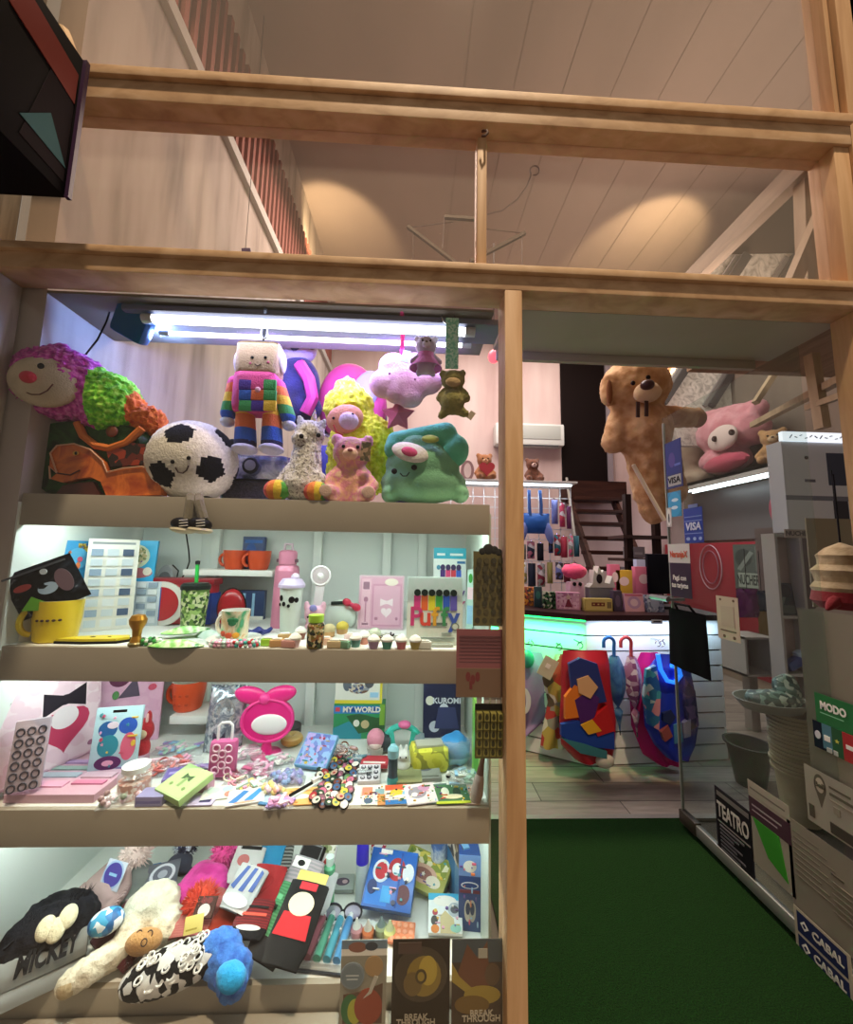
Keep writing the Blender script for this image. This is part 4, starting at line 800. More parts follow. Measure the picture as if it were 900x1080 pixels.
# pink stationery set
p = S2(401, 664); k = K(p)
st_ = [('r', .03, .03, .97, .97, M('#d9a3bd')), ('r', .06, .06, .26, .94, M('#e6b9cc')), ('r', .09, .74, .23, .88, M('#8f5a78')), ('e', .16, .55, .05, .05, M('#a8688a')), ('r', .145, .14, .175, .52, M('#b87896')), ('r', .09, .08, .23, .12, M('#8f5a78')), ('r', .3, .06, .95, .84, M('#c987a8')), ('r', .33, .09, .92, .81, M('#dba7c0')), ('b', .62, .5, .14, M('#f0dfe6')), ('h', .62, .32, .12, M('#f0dfe6')), ('e', .72, .88, .15, .07, M('#efe6d6')), ('e', .4, .2, .04, .03, M('#a8688a')), ('e', .85, .2, .03, .03, M('#a8688a'))]
t = pack('pink_stationery_set', 'pink boxed stationery set with pen tray and notebook window, bow print', 'stationery set', p, 48*k, 56*k, .02, M('#d7b3c4', .4), st_, lean=5, part='box', film=M('#fbeef4', .1, 0, 'film', a=.12))
# marker packs
RBW = ['#d63a86', '#e0662f', '#d9cf2c', '#3fae4a', '#2a5bc4', '#5f57b5']
def markers(x0, x1, z0, z1, zc, cols, capm='#20302a'):
    o = []; n = len(cols); w = (x1-x0)/n
    for i, c in enumerate(cols): o += [('r', x0+i*w+.006, z0, x0+(i+1)*w-.006, z1, M(c, .35)), ('e', x0+(i+.5)*w, zc, w*.46, (zc-z1)*1.3, M(capm, .35))]
    return o
p = S2(459, 683); k = K(p); w, h = 62*k, 73*k
t = pack('marker_pack', 'white marker pack with six rainbow markers and curly lettering', 'marker pack', p+Vector((0, .03, 0)), w, h, .022, M('#d3e2da', .4), [('r', .02, .02, .98, .98, M(('#d9e8e0', '#dfeae4', '#aebfb8'), .4, 0, 'spots', scale=60, step=.55))]+markers(.12, .9, .5, .72, .76, RBW)+[('r', .3, .285, .72, .325, M('#5a6a66')), ('e', .86, .27, .07, .055, M('#6a7a70')), ('e', .86, .27, .05, .04, M('#c9d6cc')), ('r', .62, .17, .8, .18, M('#8d9c98')), ('r', .2, .1, .85, .115, M('#8d9c98'))], lean=6, part='box')
for q, (ch, c) in enumerate(zip('Puffy', ('#c93a7a', '#d84a3a', '#d9a32c', '#3a8f5a', '#3a5bb8'))): txt(ch, .088, M(c, .4), t, (-.066+q*.033, -.004, h*.40), bold=.002)
p = S2(475, 664); k = K(p); w, h = 36*k, 86*k
t = pack('blow_pen_pack', 'narrow white and turquoise pack of blow pens with coloured lettering', 'pen pack', p+Vector((0, .03, 0)), w, h, .025, M('#dfe8e6', .4), [('r', 0, .86, 1, 1, M('#27a8c4', .4)), ('r', .1, .9, .35, .93, M('#dff2f5')), ('r', .5, .9, .9, .93, M('#dff2f5')), ('r', .72, .8, .97, .83, M('#2a6fa8'))]+markers(.2, .85, .5, .72, .75, ['#4a2a7a', '#d8447a', '#c93a4a', '#3a5fc4'], '#3a2a5a')+[('e', .15, .75, .06, .03, M('#4a8aa8'))], lean=3, part='box')
for s, x, z, c in (('BLOW', 0, .41, '#5a3a8a'), ('PARTY', .0, .28, '#b83a7a')): txt(s, .044, M(c, .4), t, (x, -.005, h*z), bold=.001)
p = S2(500, 668); k = K(p)
pack('mint_booklet', 'thin mint booklet standing edge on beside the marker pack', 'booklet', p+Vector((-.01, .06, 0)), .03, 66*k, .012, M('#bfe0d6', .4), [('r', .1, .1, .9, .4, LB), ('r', .1, .5, .9, .7, PALE), ('e', .5, .85, .3, .08, GRN)], lean=4, rz=-.5)
# little things along the front right
def erasers():
    spots = [(283, 681, 'box', LIME), (300, 676, 'box', M('#a98a5a')), (292, 682, 'box', TAN), (303, 684, 'box', M('#c98f86')), (311, 682, 'cup', PALE), (304, 668, 'dome', M('#8fc0a2')), (317, 674, 'cup', M('#7a4a3a')), (347, 671, 'dome', M('#cbb98a')), (361, 668, 'dome', M('#d6c04a')), (352, 684, 'box', M('#c9b48a')), (361, 685, 'box', M('#6f9a7a')), (375, 682, 'cup', M('#5a9488')), (384, 679, 'cup', M('#d8927e')), (393, 686, 'cup', M('#b08fb0')), (408, 685, 'cup', M('#4fa08c')), (423, 685, 'cup', M('#d67a80')), (438, 686, 'cup', M('#b9a95a')), (370, 676, 'box', M('#e3cfd2')), (343, 680, 'box', M('#e6c3b0')), (448, 684, 'box', M('#d5d9cf')), (395, 676, 'dome', M('#b8c4b2'))]
    names = {'box': 'block_eraser', 'cup': 'cupcake_eraser', 'dome': 'cake_eraser'}
    where = ['lime green brick', 'olive brown brick behind the lime one', 'tan brick beside the lime one', 'dusty pink brick near the bean jar', 'pale pink cup left of the bean jar', 'green topped little cake behind the bricks', 'dark brown cup left of the fan figurine', 'beige topped cake right of the bean jar', 'yellow topped cake in front of the bow pouch', 'sand coloured brick right of the bean jar', 'sage green brick next to the sand one', 'dark teal cup near the middle', 'salmon cup beside the teal one', 'mauve cup at the very edge', 'sea green cup below the pink set', 'coral cup next to the sea green one', 'mustard cup in front of the marker pack', 'pinkish white brick', 'peach brick beside the jar', 'pale grey brick under the marker pack', 'grey green topped cake by the pink set']
    for (px, py, kd, m), wh in zip(spots, where):
        p = S2(px, py); p.y = max(p.y, .075); k = K(p); t = T(names[kd], wh+' among the novelty erasers', 'eraser', p, random.uniform(-.4, .4), 'novelty erasers along the shelf front'); t['label'] = wh+' novelty eraser' if len(wh.split()) > 3 else wh+' novelty eraser on the shelf front'
        if kd == 'box': g = G(); g.box((0, 0, .012), (.045, .022, .022), m, bev=.003); g.box((0, 0, .0255), (.03, .014, .004), PAPER, bev=.001); g.out('eraser', t)
        elif kd == 'cup':
            g = G(); g.lathe([(0, 0), (.013, 0), (.019, .024), (0, .024)], m, seg=14); g.out('cup', t); g = G(); g.lathe([(.02, .024), (.021, .03), (.015, .038), (.006, .044), (0, .046)], PAPER, seg=14); g.out('topping', t)
        else:
            g = G(); g.lathe([(0, 0), (.02, 0), (.022, .02), (0, .02)], TAN, seg=14); g.out('base', t); g = G(); g.ell((0, 0, .026), (.024, .024, .02), m, seg=14, rings=10); g.out('frosting', t)
erasers()
t = T('hair_clip_set', 'jumble of black and white hair clips in front of the pink set', 'hair clips', S2(408, 674)); g = G()
for i in range(16): a = random.uniform(0, pi); c = Vector((random.uniform(-.06, .06), random.uniform(-.02, .02), .005+.004*(i % 4))); d = Vector((cos(a), sin(a), .1))*.016; g.bar(c-d, c+d, .006, .004, BLACK if i % 3 == 0 else PAPER)
g.out('clips', t); t['kind'] = 'stuff'
pack('grey_eraser_card', 'grey card of small erasers lying below the marker pack', 'card', S2(466, 684)+Vector((0, .015, 0)), 24*.0034, .05, .008, M('#a9b2a6', .5), [('r', .1, .2, .9, .4, M('#7d867c')), ('r', .1, .6, .9, .8, M('#c9d2c8'))], lie=True)
# sheets hung on the inside of the glass
def sheet(name, label, x0, y0, x1, y1, m, shapes, Y=-.012, cat='sheet', part='sheet', tex=None):
    a, b = P(x0, y1, Y), P(x1, y0, Y); t = T(name, label, cat, ((a.x+b.x)/2, Y, a.z)); w, h = b.x-a.x, b.z-a.z
    g = G(); g.box((0, .001, h/2), (w, .002, h), m); art(g, shapes, w, h, 0); g.out(part, t, smooth=0); return t, w, h
OLV = M('#6c6236', .5)
sh = []
random.seed(3)
for r_ in range(8):
    for c_ in range(4): sh.append(('e', .14+.24*c_+.05*(r_ % 2), .07+.115*r_, .085, .04, M(('#3f3a24', '#4a4428', '#574e2c')[(r_+c_) % 3], .5)))
t, w, h = sheet('spotted_sticker_sheet', 'olive sheet of dark spotted stickers taped to the glass by the post', 499, 582, 531, 660, OLV, sh)
for x, z, r in ((-.2, 1.0, .012), (0, 1.03, .018), (.2, 1.02, .014), (.35, .99, .012)): g = G(); g.ell((x*w, .001, z*h), (r, .003, r), M('#2e2d2a'), seg=10, rings=6); g.out('charm', t)
t, w, h = sheet('pink_letter_sheet', 'reddish sheet with printed lines of writing taped to the glass by the post', 481, 664, 531, 735, M('#94555a', .6), [('r', .06, .5+.055*i, .94, .52+.055*i, M('#6f3f45')) for i in range(8)]+[('r', 0, 0, 1, .42, M('#7f6350'))]+[('e', .25+.1*i, .3-.04*(i % 2), .05, .07, M('#7c3436')) for i in range(3)]+[('r', .28, .12, .34, .24, M('#7c3436'))])
sh = [('r', 0, .88, 1, .99, BLACK)]
for r_ in range(5):
    for c_ in range(4): sh += [('r', .05+.24*c_, .04+.168*r_, .24+.24*c_, .185+.168*r_, M('#8c8440')), ('e', .145+.24*c_, .11+.168*r_, .06, .05, M('#35330f')), ('e', .145+.24*c_, .155+.168*r_, .035, .02, M('#35330f'))]
t, w, h = sheet('gold_sticker_sheet', 'gold and black sheet with rows of little stickers below the reddish sheet', 501, 742, 531, 800, M('#5d5828', .45), sh)
for x in (-.35, -.1, .15, .35): g = G(); g.box((x*w, .001, h*1.06), (w*.18, .002, h*.13), M('#b9b4ae')); g.out('hanging_tab', t)
# ------------------------------------------------------------------ third shelf (badges, stationery, trinkets)
Z3 = ZT[3]+.0006
def S3(px, py, h=0, ymax=.56):
    q = Q(px, py, Z3+h)
    if q.y > ymax: q = P(px, py, ymax)
    q.z = Z3+h; q.y = max(q.y, .066); return q
GRIDP = M(('#e3c3d2', '#ead0dc', '#d6b0c4'), .45, 0, 'print', scale=45)
random.seed(11)
# open pink notebook box with lid standing against the left wall
p = S3(95, 856); p = Vector((-1.10, .085, Z3))
t = T('pink_stationery_box', 'open pink stationery box with its lid raised, dark bow print inside, far left', 'stationery box', p)
g = G(); g.box((0, .125, .012), (.27, .25, .024), M('#c9a3b4', .45), bev=.002); g.out('tray', t, rot=(0, 0, .0))
g = G()
for i, (x, y, w, d, c) in enumerate(((-.06, .05, .13, .03, '#d9a0bb'), (-.06, .10, .13, .025, '#a8b8c4'), (-.06, .14, .13, .02, '#8fb0a8'), (-.06, .18, .13, .02, '#b49ac8'), (.07, .06, .10, .02, '#c97a9c'), (.07, .10, .10, .03, '#d9b7c6'), (.07, .15, .10, .02, '#8f86b8'), (.07, .19, .10, .025, '#d68ab0'))): g.box((x, y, .026), (w, d, .006), M(c, .4), bev=.001)
g.out('tray_contents', t)
lid = G(); w, h = .33, .30; lid.box((0, .006, h/2), (w, .012, h), GRIDP, bev=.002)
art(lid, [('r', .03, .03, .97, .97, M(('#e6c9d6', '#eed9e2'), .45, 0, 'spots', scale=24, step=.5)), ('b', .64, .72, .2, M('#1d1a26')), ('h', .64, .4, .24, M('#b8325a')), ('e', .64, .52, .13, .12, M('#e6e0e4')), ('e', .15, .86, .03, .03, M('#9a6a86')), ('e', .9, .12, .03, .03, M('#9a6a86'))], w, h, 0); lid.out('lid', t, loc=(-.118, .118, .026), rot=(rad(-6), 0, rad(74)))
c_ = S3(36, 848); c_.y = .075
t = T('silver_pattern_case', 'tall silver case with ring pattern standing before the pink lid', 'case', Vector((-1.175, .075, Z3+.0295)), rz=.55, rot=(rad(-9), 0, .5))
g = G(); g.box((0, .008, .11), (.082, .016, .20), M('#b9a9b4', .4), bev=.004)
for i in range(6):
    for j in range(3): g.tube([(-.025+.025*j+.009*cos(a), -.002, .022+.031*i+.011*sin(a)) for a in [2*pi*q/10 for q in range(10)]], .0022, M('#3f3a46'), seg=5, closed=True)
g.out('case', t, smooth=50)
# big pink pack behind
q = P(84, 800, .30)
pack('pink_bow_pack', 'large pink pack with dark bow and ear shaped prints at the back left', 'pack', Vector((P(118, 790, .42).x, .42, Z3)), .30, .36, .03, M('#d7a9c4', .45), [('r', .02, .02, .98, .98, M(('#dfb3cc', '#d9a9c6', '#a86a96'), .45, 0, 'spots', scale=26, step=.55)), ('r', .2, .8, .42, .93, M('#c22a68')), ('r', .22, .85, .4, .87, PALE), ('r', .22, .89, .4, .91, PALE), ('e', .55, .84, .07, .13, M('#231c2c')), ('e', .5, .72, .12, .1, M('#5a1f42')), ('e', .78, .84, .07, .11, M('#231c2c')), ('p', [(.5, .5), (.68, .72), (.74, .5)], M('#4f4458')), ('r', .9, .7, .95, 1, M('#231c2c'))], rz=.45, lean=4, busy=16)
p = Vector((P(117, 812, .22).x, .22, Z3)); k = K(p)
t = pack('sticker_pouch', 'pale blue hanging pouch printed with blue, pink and purple shapes', 'pouch', p, 44*k, 68*k, .012, M('#bcdde6', .35), [('r', .35, .92, .65, .96, BLACK), ('e', .3, .68, .2, .12, M('#1f5f9c')), ('e', .72, .72, .2, .12, M('#2a58b8')), ('e', .35, .44, .22, .16, M('#2a8a9c')), ('e', .4, .2, .28, .1, M('#5a1f5c')), ('e', .78, .42, .16, .2, M('#d9627f')), ('e', .4, .74, .12, .05, M('#e6d6e2')), ('r', .35, .02, .95, .09, M('#c42a78')), ('e', .4, .2, .12, .04, PINK)], lean=6, rz=.2, busy=16)
# red bunny ear pouch, no face
p = Vector((P(148, 800, .33).x, .33, Z3)); k = K(p)
t = T('red_bunny_pouch', 'red plush pouch with two upright ears and blank beige oval', 'pouch', p)
blob('body', [((0, 0, 29*k), (11*k, .03, 12*k)), ((0, 0, 11*k), (8.5*k, .028, 12*k)), ((-5*k, 0, 42*k), (3*k, .012, 8*k)), ((5*k, 0, 42*k), (3*k, .012, 8*k))], F('#b3202a', scale=160), .005, t)
g = G(); g.ell((0, -.024, 28*k), (8.5*k, .012, 5.5*k), F('#d9c39c')); g.out('oval_patch', t)
for s in (-1, 1): g = G(); g.ell((s*5*k, -.009, 42*k), (1.5*k, .006, 5.5*k), F('#e6b9b4')); g.out('ear_lining', t)
# orange mug on the little shelf, silver foil pack, mirror
zs = ZT[3]+.1006
mug('orange_pot', 'big orange mug with yellow saucer on top, on the low white ledge', Vector((P(197, 760, .54).x, .54, zs)), .066, .12, OM, hs=-1, taper=.8, shapes=[(a, z, .007, M('#b23c18')) for a in (-.4, 0, .4) for z in (.3, .6)])
t = T('yellow_bowl', 'yellow bowl with dark rim stacked on the orange mug', 'bowl', Vector((P(199, 728, .54).x, .54, zs+.121))); g = G(); g.lathe([(0, .0), (.03, 0), (.06, .03), (.062, .035), (.055, .033), (0, .01)], M('#d8c02a', .4)); g.out('bowl', t); g = G(); g.lathe([(.061, .03), (.065, .036), (.061, .042)], M('#4a2a1a', .4)); g.out('rim', t)
p = Vector((P(234, 795, .38).x, .38, Z3)); k = K(p)
t = T('silver_toy_bag', 'crinkled silver and blue foil toy bag standing behind the pink suitcase', 'bag', p, rot=(rad(-8), 0, 0))
g = G(); pillow(g, 40*k, 66*k, .07, M(('#8aa6c4', '#e3e8ee', '#707c8e', '#c9d0d8'), .2, .5, 'swirl', scale=26), 18, ripple=.01); art(g, [('e', .5, .6, .3, .22, SILVER), ('p', [(.3, .1), (.3, .32), (.5, .25), (.6, .33), (.66, .1)], M('#2a2038')), ('e', .5, .14, .22, .06, M('#e2dfe6'))], 40*k, 66*k, -.030); g.out('bag', t, smooth=60, merge=True)
p = Vector((P(281, 790, .36).x, .36, Z3)); k = K(p)
MG = M('#d42478', .3)
t = T('pink_table_mirror', 'hot pink table mirror with bow on top and blank white oval plate', 'mirror', p, rz=.1)
g = G(); g.lathe([(0, 0), (15*k, 0), (15*k, .008), (6*k, .016), (4*k, .05), (4*k, 18*k), (0, 18*k)], MG); g.out('stand', t)
g = G(); g.prism([(26*k*cos(a)*(1 if abs(cos(a)) < .5 else 1), 36*k+21*k*sin(a)) for a in [2*pi*i/36 for i in range(36)]], -.012, .018, MG); g.out('frame', t, smooth=50)
g = G(); g.tube([(26*k*cos(a), -.012, 36*k+21*k*sin(a)) for a in [2*pi*i/36 for i in range(36)]], .006, M('#e0388a', .3), closed=True); g.out('frame_rim', t)
g = G(); g.ell((2*k, -.012, 32*k), (18*k, .008, 10.5*k), M('#e9e6e6', .3)); g.out('oval_plate', t)
g = G()
for s in (-1, 1): g.ell((-4*k+s*15*k, .0, 61*k), (17*k, .018, 9*k), MG, (0, -.22*s, 0), 18, 12)
g.ell((-4*k, -.008, 58*k), (6*k, .02, 6*k), M('#e0388a', .3)); g.out('bow', t)
p = Vector((P(232, 820, .2).x, S3(232, 820).y, Z3)); k = K(p)
t = T('toy_suitcase', 'small clear pink toy suitcase with raised white handle and ring shapes', 'suitcase', p, rz=.1)
g = G(); g.box((0, 0, 20*k), (27*k, .035, 36*k), M('#d4679a', .3), bev=.012)
for i, (x, z) in enumerate(((-6, 32), (6, 31), (-7, 22), (7, 20), (0, 26), (-6, 10), (6, 9), (0, 15))): g.tube([(x*k+3.5*k*cos(a), -.018, z*k+3.5*k*sin(a)) for a in [2*pi*q/12 for q in range(12)]], .003, M('#eec3d6', .3), seg=6, closed=True)
g.out('shell', t, smooth=50)
g = G(); g.tube([(-7*k, 0, 37*k), (-7*k, 0, 52*k), (-4*k, 0, 55*k), (4*k, 0, 55*k), (7*k, 0, 52*k), (7*k, 0, 37*k)], .0045, M('#e9e3e6', .4)); g.out('pull_handle', t)
for x in (-8, 8): g = G(); g.lathe([(0, -.004), (.006, -.004), (.006, .004), (0, .004)], M('#e9e3e6', .4), (x*k, 0, .0062), (0, pi/2, 0), 12); g.out('wheel', t)
p = S3(306, 788); k = K(p)
t = T('doughnut_toy', 'toy doughnut with caramel icing behind the blue bag', 'toy', p+Vector((0, .02, .0))); g = G()
g.lathe([(.022+.022*cos(a), .022+.018*sin(a)) for a in [2*pi*i/16 for i in range(17)]], M('#b98a3f', .5), seg=28); g.out('ring', t); g = G(); g.lathe([(.022+.02*cos(a), .025+.017*sin(a)) for a in [pi*i/10 for i in range(11)]], M('#d9b877', .35), seg=28); g.out('icing', t)
t = T('dark_tin', 'low dark tin standing behind the doughnut toy', 'tin', S3(300, 780)+Vector((.0, .06, 0))); g = G(); g.lathe([(0, 0), (.05, 0), (.05, .03), (0, .03)], M('#39343a', .4)); g.out('tin', t)
# block boxes
p = Vector((P(378, 790, .5).x, .49, Z3)); k = K(p)
FG = M(('#2a3f8a', '#5a5f66', '#d9dee4', '#8a4a3a', '#e6eaee'), .4, 0, 'print', scale=60)
t = pack('building_block_box', 'green and blue box of building blocks, the lower of two boxes', 'box', p, 54*k, 35*k, .06, M('#2f8f5a', .4), [('r', 0, .72, 1, .95, M('#2a7fc4')), ('r', .03, .78, .12, .9, M('#c93a4a')), ('r', .18, .78, .86, .9, M('#1a4a9a')), ('p', [(0, .3), (.3, .5), (.55, .3), (.55, 0), (0, 0)], M('#2a8a9c')), ('p', [(.25, .65), (.5, .72), (.85, .6), (1, .65), (1, .3), (.5, .15)], M('#2a5a34')), ('e', .45, .45, .06, .1, PAPER), ('e', .62, .42, .08, .12, M('#c9b98c')), ('e', .82, .12, .15, .1, M('#1f4fa8')), ('r', .9, .4, 1, 1, M('#7aa83a'))], part='box')
txt('MY WORLD', .03, PAPER, t, (.01, -.004, 35*k*.84), bold=.0012)
t = pack('figure_block_box', 'white box with yellow edge and small blue figures, on top of the green block box', 'box', p+Vector((-.006, .002, 35*k+.0008)), 50*k, 36*k, .055, M('#e2e4dc', .4), [('r', 0, 0, 1, .1, M('#d9cc3a')), ('r', .95, 0, 1, 1, M('#d9cc3a')), ('e', .45, .72, .14, .16, M('#24408a')), ('e', .25, .55, .09, .2, M('#5a6470')), ('e', .5, .42, .22, .14, M(('#6a4a3a', '#8a929a', '#c9bfae', '#3a4a78'), .4, 0, 'print', scale=110)), ('e', .72, .6, .1, .16, M('#4a4f58')), ('r', .74, .18, .92, .32, LB)], part='box')
# navy pack
p = Vector((P(466, 785, .5).x, .5, Z3)); k = K(p)
t = pack('navy_toy_pack', 'tall navy blister pack with white round prints near the right back corner', 'pack', p, 40*k, 92*k, .03, M('#1d2348', .4), [('e', .2, .76, .18, .07, M('#cdd3e2')), ('e', .6, .88, .26, .06, M('#5a6290')), ('e', .3, .12, .14, .06, M('#cdd3e2')), ('e', .55, .3, .13, .07, M('#dfe3ec')), ('e', .17, .40, .11, .05, M('#e3e2d2')), ('e', .8, .74, .05, .02, M('#dfe3ec')), ('p', [(.3, .1), (.4, .33), (.85, .33), (.95, .1)], M('#343c6a'))], lean=3, part='card')
txt('KUROMI', .032, M('#dfe3ec'), t, (.02, -.005, 92*k*.40), bold=.001)
# headset, tub plush, flask, bunny, yellow bag, blue bag
p = S3(424, 797); k = K(p)
t = T('teal_headset', 'teal toy headset with pink cap and dark ear cups lying at the back', 'headset', p+Vector((0, .03, 0)))
TL = M('#38b0a2', .4)
g = G(); g.tube([(19*k*cos(a), .0, 10*k+16*k*sin(a)) for a in [pi*i/16 for i in range(17)]], .012, TL); g.out('band', t)
for s in (-1, 1): g = G(); g.lathe([(0, -.022), (.032, -.018), (.036, 0), (.03, .02), (0, .024)], M('#22323a', .5) if s < 0 else M('#7a8a92', .5), (s*18*k, 0, 10*k), (0, pi/2, 0)); g.out('ear_cup', t)
g = G(); g.ell((2*k, -.004, 28*k), (7*k, .02, 4*k), M('#d4679a', .4)); g.out('pink_cap', t)
for s in (-1, 1): g = G(); g.bar((s*9*k, -.012, 4*k), (s*12*k, -.012, 22*k), .018, .012, TL, up=(0, 1, 0)); g.out('arm', t)
p = S3(396, 795); k = K(p)
t = T('pink_plush_tub', 'pale tub with a round pink plush on top in front of the block boxes', 'tub', p)
g = G(); g.lathe([(0, 0), (8*k, 0), (9.5*k, 8*k), (0, 8*k)], M('#d3cfc6', .4)); g.out('tub', t); g = G(); g.ell((0, 0, 15*k), (9.5*k, .034, 10*k), F('#d48aa0')); g.ell((0, -.012, 11*k), (7*k, .026, 5*k), F('#e6cfc9')); g.out('plush_ball', t)
p = S3(414, 828); k = K(p)
t = T('teal_flask', 'small dark teal flask with pale lid standing upright', 'flask', p)
g = G(); g.lathe([(0, 0), (5.5*k, 0), (6*k, 5*k), (5.5*k, 9*k), (5*k, 11*k), (5*k, 28*k), (0, 28*k)], [M('#2a8f92', .35)]*3+[M('#1d3a4a', .35)]*3); g.out('flask', t); g = G(); g.lathe([(5.8*k, 28*k), (6*k, 36*k), (3*k, 40*k), (0, 40*k)], M('#8fc4cf', .35)); g.out('lid', t)
p = S3(425, 816); k = K(p)
t = T('white_bunny_figure', 'small white bunny figure right of the teal flask', 'figurine', p)
blob('body', [((0, 0, 8*k), (8*k, .024, 8*k)), ((0, 0, 18*k), (7*k, .022, 6*k)), ((-3*k, 0, 25*k), (2*k, .008, 5*k)), ((3*k, 0, 25*k), (2*k, .008, 5*k))], M('#e2e2dc', .6), .004, t); eyes(t, [(-3*k, -.021, 19*k), (3*k, -.021, 19*k)], .003)
p = S3(455, 818); k = K(p)
t = T('yellow_lunch_bag', 'soft yellow bag with small grey prints lying before the navy pack', 'bag', p, rz=.12)
g = G(); g.box((0, .05, 12*k), (40*k, .10, 24*k), M(('#cfca3a', '#ddd84f', '#9a9a3a', '#e0dc6a'), .4, 0, 'spots', scale=24, step=.35), bev=.02); g.out('bag', t, fuzz=(.006, 25)); g = G(); g.box((0, .05, 25*k), (30*k, .05, .012), M('#b9b7a8', .4), bev=.005); g.out('top_flap', t)
p = S3(482, 812); k = K(p)
t = T('blue_clear_bag', 'crumpled clear bag with light blue contents near the right side', 'bag', p+Vector((0, .04, 0)))
g = G(); g.ell((0, 0, 17*k), (17*k, .05, 14*k), M('#3a8fd0', .4), (0, .35, 0)); g.ell((2*k, 0, 8*k), (15*k, .05, 8*k), M('#7ab4d4', .4)); g.out('contents', t, fuzz=(.014, 28)); g = G(); g.ell((1*k, 0, 14*k), (21*k, .065, 14*k), CLEAR, (0, .2, 0)); g.out('clear_film', t, fuzz=(.022, 30))
# stacked books, wallets, front cards
for i, (px, py, z, w, d, c, lb, rz) in enumerate(((392, 812, 0, .11, .07, '#8a8074', 'grey brown notepad at the bottom of a small stack', .1), (394, 811, .013, .10, .065, '#b8323f', 'red notepad on top of the grey brown notepad', -.05))): pack('notepad', lb, 'notepad', S3(px, py, z), w, d, .012, M(c, .5), [('r', .1, .2, .9, .35, PAPER)], rz=rz, lie=True)
pack('black_white_pouch', 'white pouch covered with black loops, lying right of the badges', 'pouch', S3(389, 828), .075, .075, .012, M('#ddd8de', .5), [('e', .2+.3*(i % 3), .2+.3*(i//3), .11, .1, M('#3a3344')) for i in range(9)]+[('e', .2+.3*(i % 3), .2+.3*(i//3), .06, .05, M('#ddd8de')) for i in range(9)], rz=.05, lie=True, lean=12)
pack('olive_wallet', 'olive square wallet lying in front of the teal flask', 'wallet', S3(430, 830), .10, .085, .014, M(('#7d8058', '#8a8d64'), .5, 0, 'swirl', scale=30), [('r', .05, .05, .95, .95, M('#868a60'))], rz=.06, lie=True, lean=10)
pack('grey_wallet', 'grey square wallet with dark round print beside the olive one', 'wallet', S3(452, 826), .095, .09, .014, M('#8c918a', .5), [('e', .45, .6, .3, .22, M('#5a5f66')), ('e', .5, .58, .1, .1, PAPER), ('r', .1, .08, .9, .14, M('#6f746c'))], rz=.12, lie=True, lean=10)
t = T('tiny_bottle_charm', 'tiny white and black bottle charm standing right of the grey wallet', 'charm', S3(473, 822)); g = G(); g.lathe([(0, 0), (.008, 0), (.008, .022), (.004, .026), (0, .027)], PAPER, seg=12); g.lathe([(.0083, .008), (.0083, .016)], BLACK, seg=12); g.out('charm', t)
FC = [(394, 842, .085, .05, '#d9d6cf', [('r', .05, .1, .45, .9, M('#d9826a')), ('r', .55, .2, .9, .7, M('#7aa0a8'))], 'white card with coral and grey squares, first of the front row right of the badges', 0, .05),
      (392, 854, .07, .04, '#e0e2dc', [('e', .3, .4, .2, .3, M('#4a5f7a')), ('r', .6, .2, .9, .5, M('#c9cfd4'))], 'small white card with navy print at the front edge below the coral card', 0, .0),
      (408, 855, .06, .045, '#c98f52', [('e', .5, .5, .3, .35, M('#8a5a2a'))], 'small brown sticker card at the edge left of the rainbow card', .001, .1),
      (424, 856, .105, .085, '#e3d9cf', [('r', 0, 0, 1, .22, M('#2a6fb0')), ('r', 0, .72, .7, 1, M('#d9542f')), ('e', .35, .55, .22, .2, M('#d9b83a')), ('e', .7, .5, .18, .2, M('#7ab4d4')), ('e', .55, .35, .3, .1, M('#e9d6d2'))], 'card with red corner, yellow sun and blue foot on the front edge', .002, .08),
      (447, 857, .10, .09, '#d6d0da', [('e', .4, .55, .3, .28, M('#8f8d9c')), ('e', .65, .75, .2, .15, M('#b98ab0')), ('r', .05, .04, .95, .1, PAPER), ('e', .3, .45, .1, .1, PAPER)], 'pale grey card with silver round prints on the front edge', .003, .18),
      (463, 848, .08, .085, '#4f6a6a', [('e', .5, .6, .3, .3, M('#7a4f86')), ('e', .4, .3, .2, .15, PAPER)], 'dark teal card with purple print tucked behind the silver card', .001, .1),
      (480, 854, .11, .085, '#3a6a44', [('e', .3, .6, .12, .25, M('#dfe4d2')), ('e', .65, .6, .12, .22, M('#1f3a2a')), ('r', 0, 0, 1, .12, M('#b4c42f')), ('e', .5, .35, .3, .12, M('#d6cfae'))], 'green card with yellow foot and white leaf shapes at the right of the front row', .002, .05),
      (497, 852, .06, .085, '#d3b7a6', [('e', .5, .6, .3, .25, M('#b58a7a')), ('r', .1, .1, .9, .2, PAPER)], 'beige card, last of the front row next to the brush', .001, -.1)]
for px, py, w, h, c, sh, lb, z, rz in FC: pack('small_card', lb, 'card', S3(px, py, z), w, h, .003, M(c, .45), sh, rz=rz, lie=True, lean=5, group='small cards along the shelf front', bev=.0006, busy=12)
p = S3(497, 846); p.x = .222; k = K(p)
t = T('makeup_brush', 'beige brush with dark brown handle leaning in the right corner', 'brush', p, rot=(.0, rad(10), 0))
g = G(); g.lathe([(0, 0), (.016, .002), (.02, .03), (.016, .07), (.012, .085)], M('#a5948a', .7), seg=16); g.out('bristles', t); g = G(); g.lathe([(.012, .085), (.008, .12), (.006, .17), (0, .175)], M('#5f3f34', .4), seg=14); g.out('handle', t)
p = Vector((.244, .2, Z3))
pack('green_side_board', 'green and clear boards standing on edge against the right side panel', 'board', p, .10, .26, .012, M('#7fb84a', .3), [('r', 0, 0, 1, .5, M('#9fd06a', .3)), ('r', .2, .1, .8, .9, M('#5fae3f', .3))], rz=-1.45)
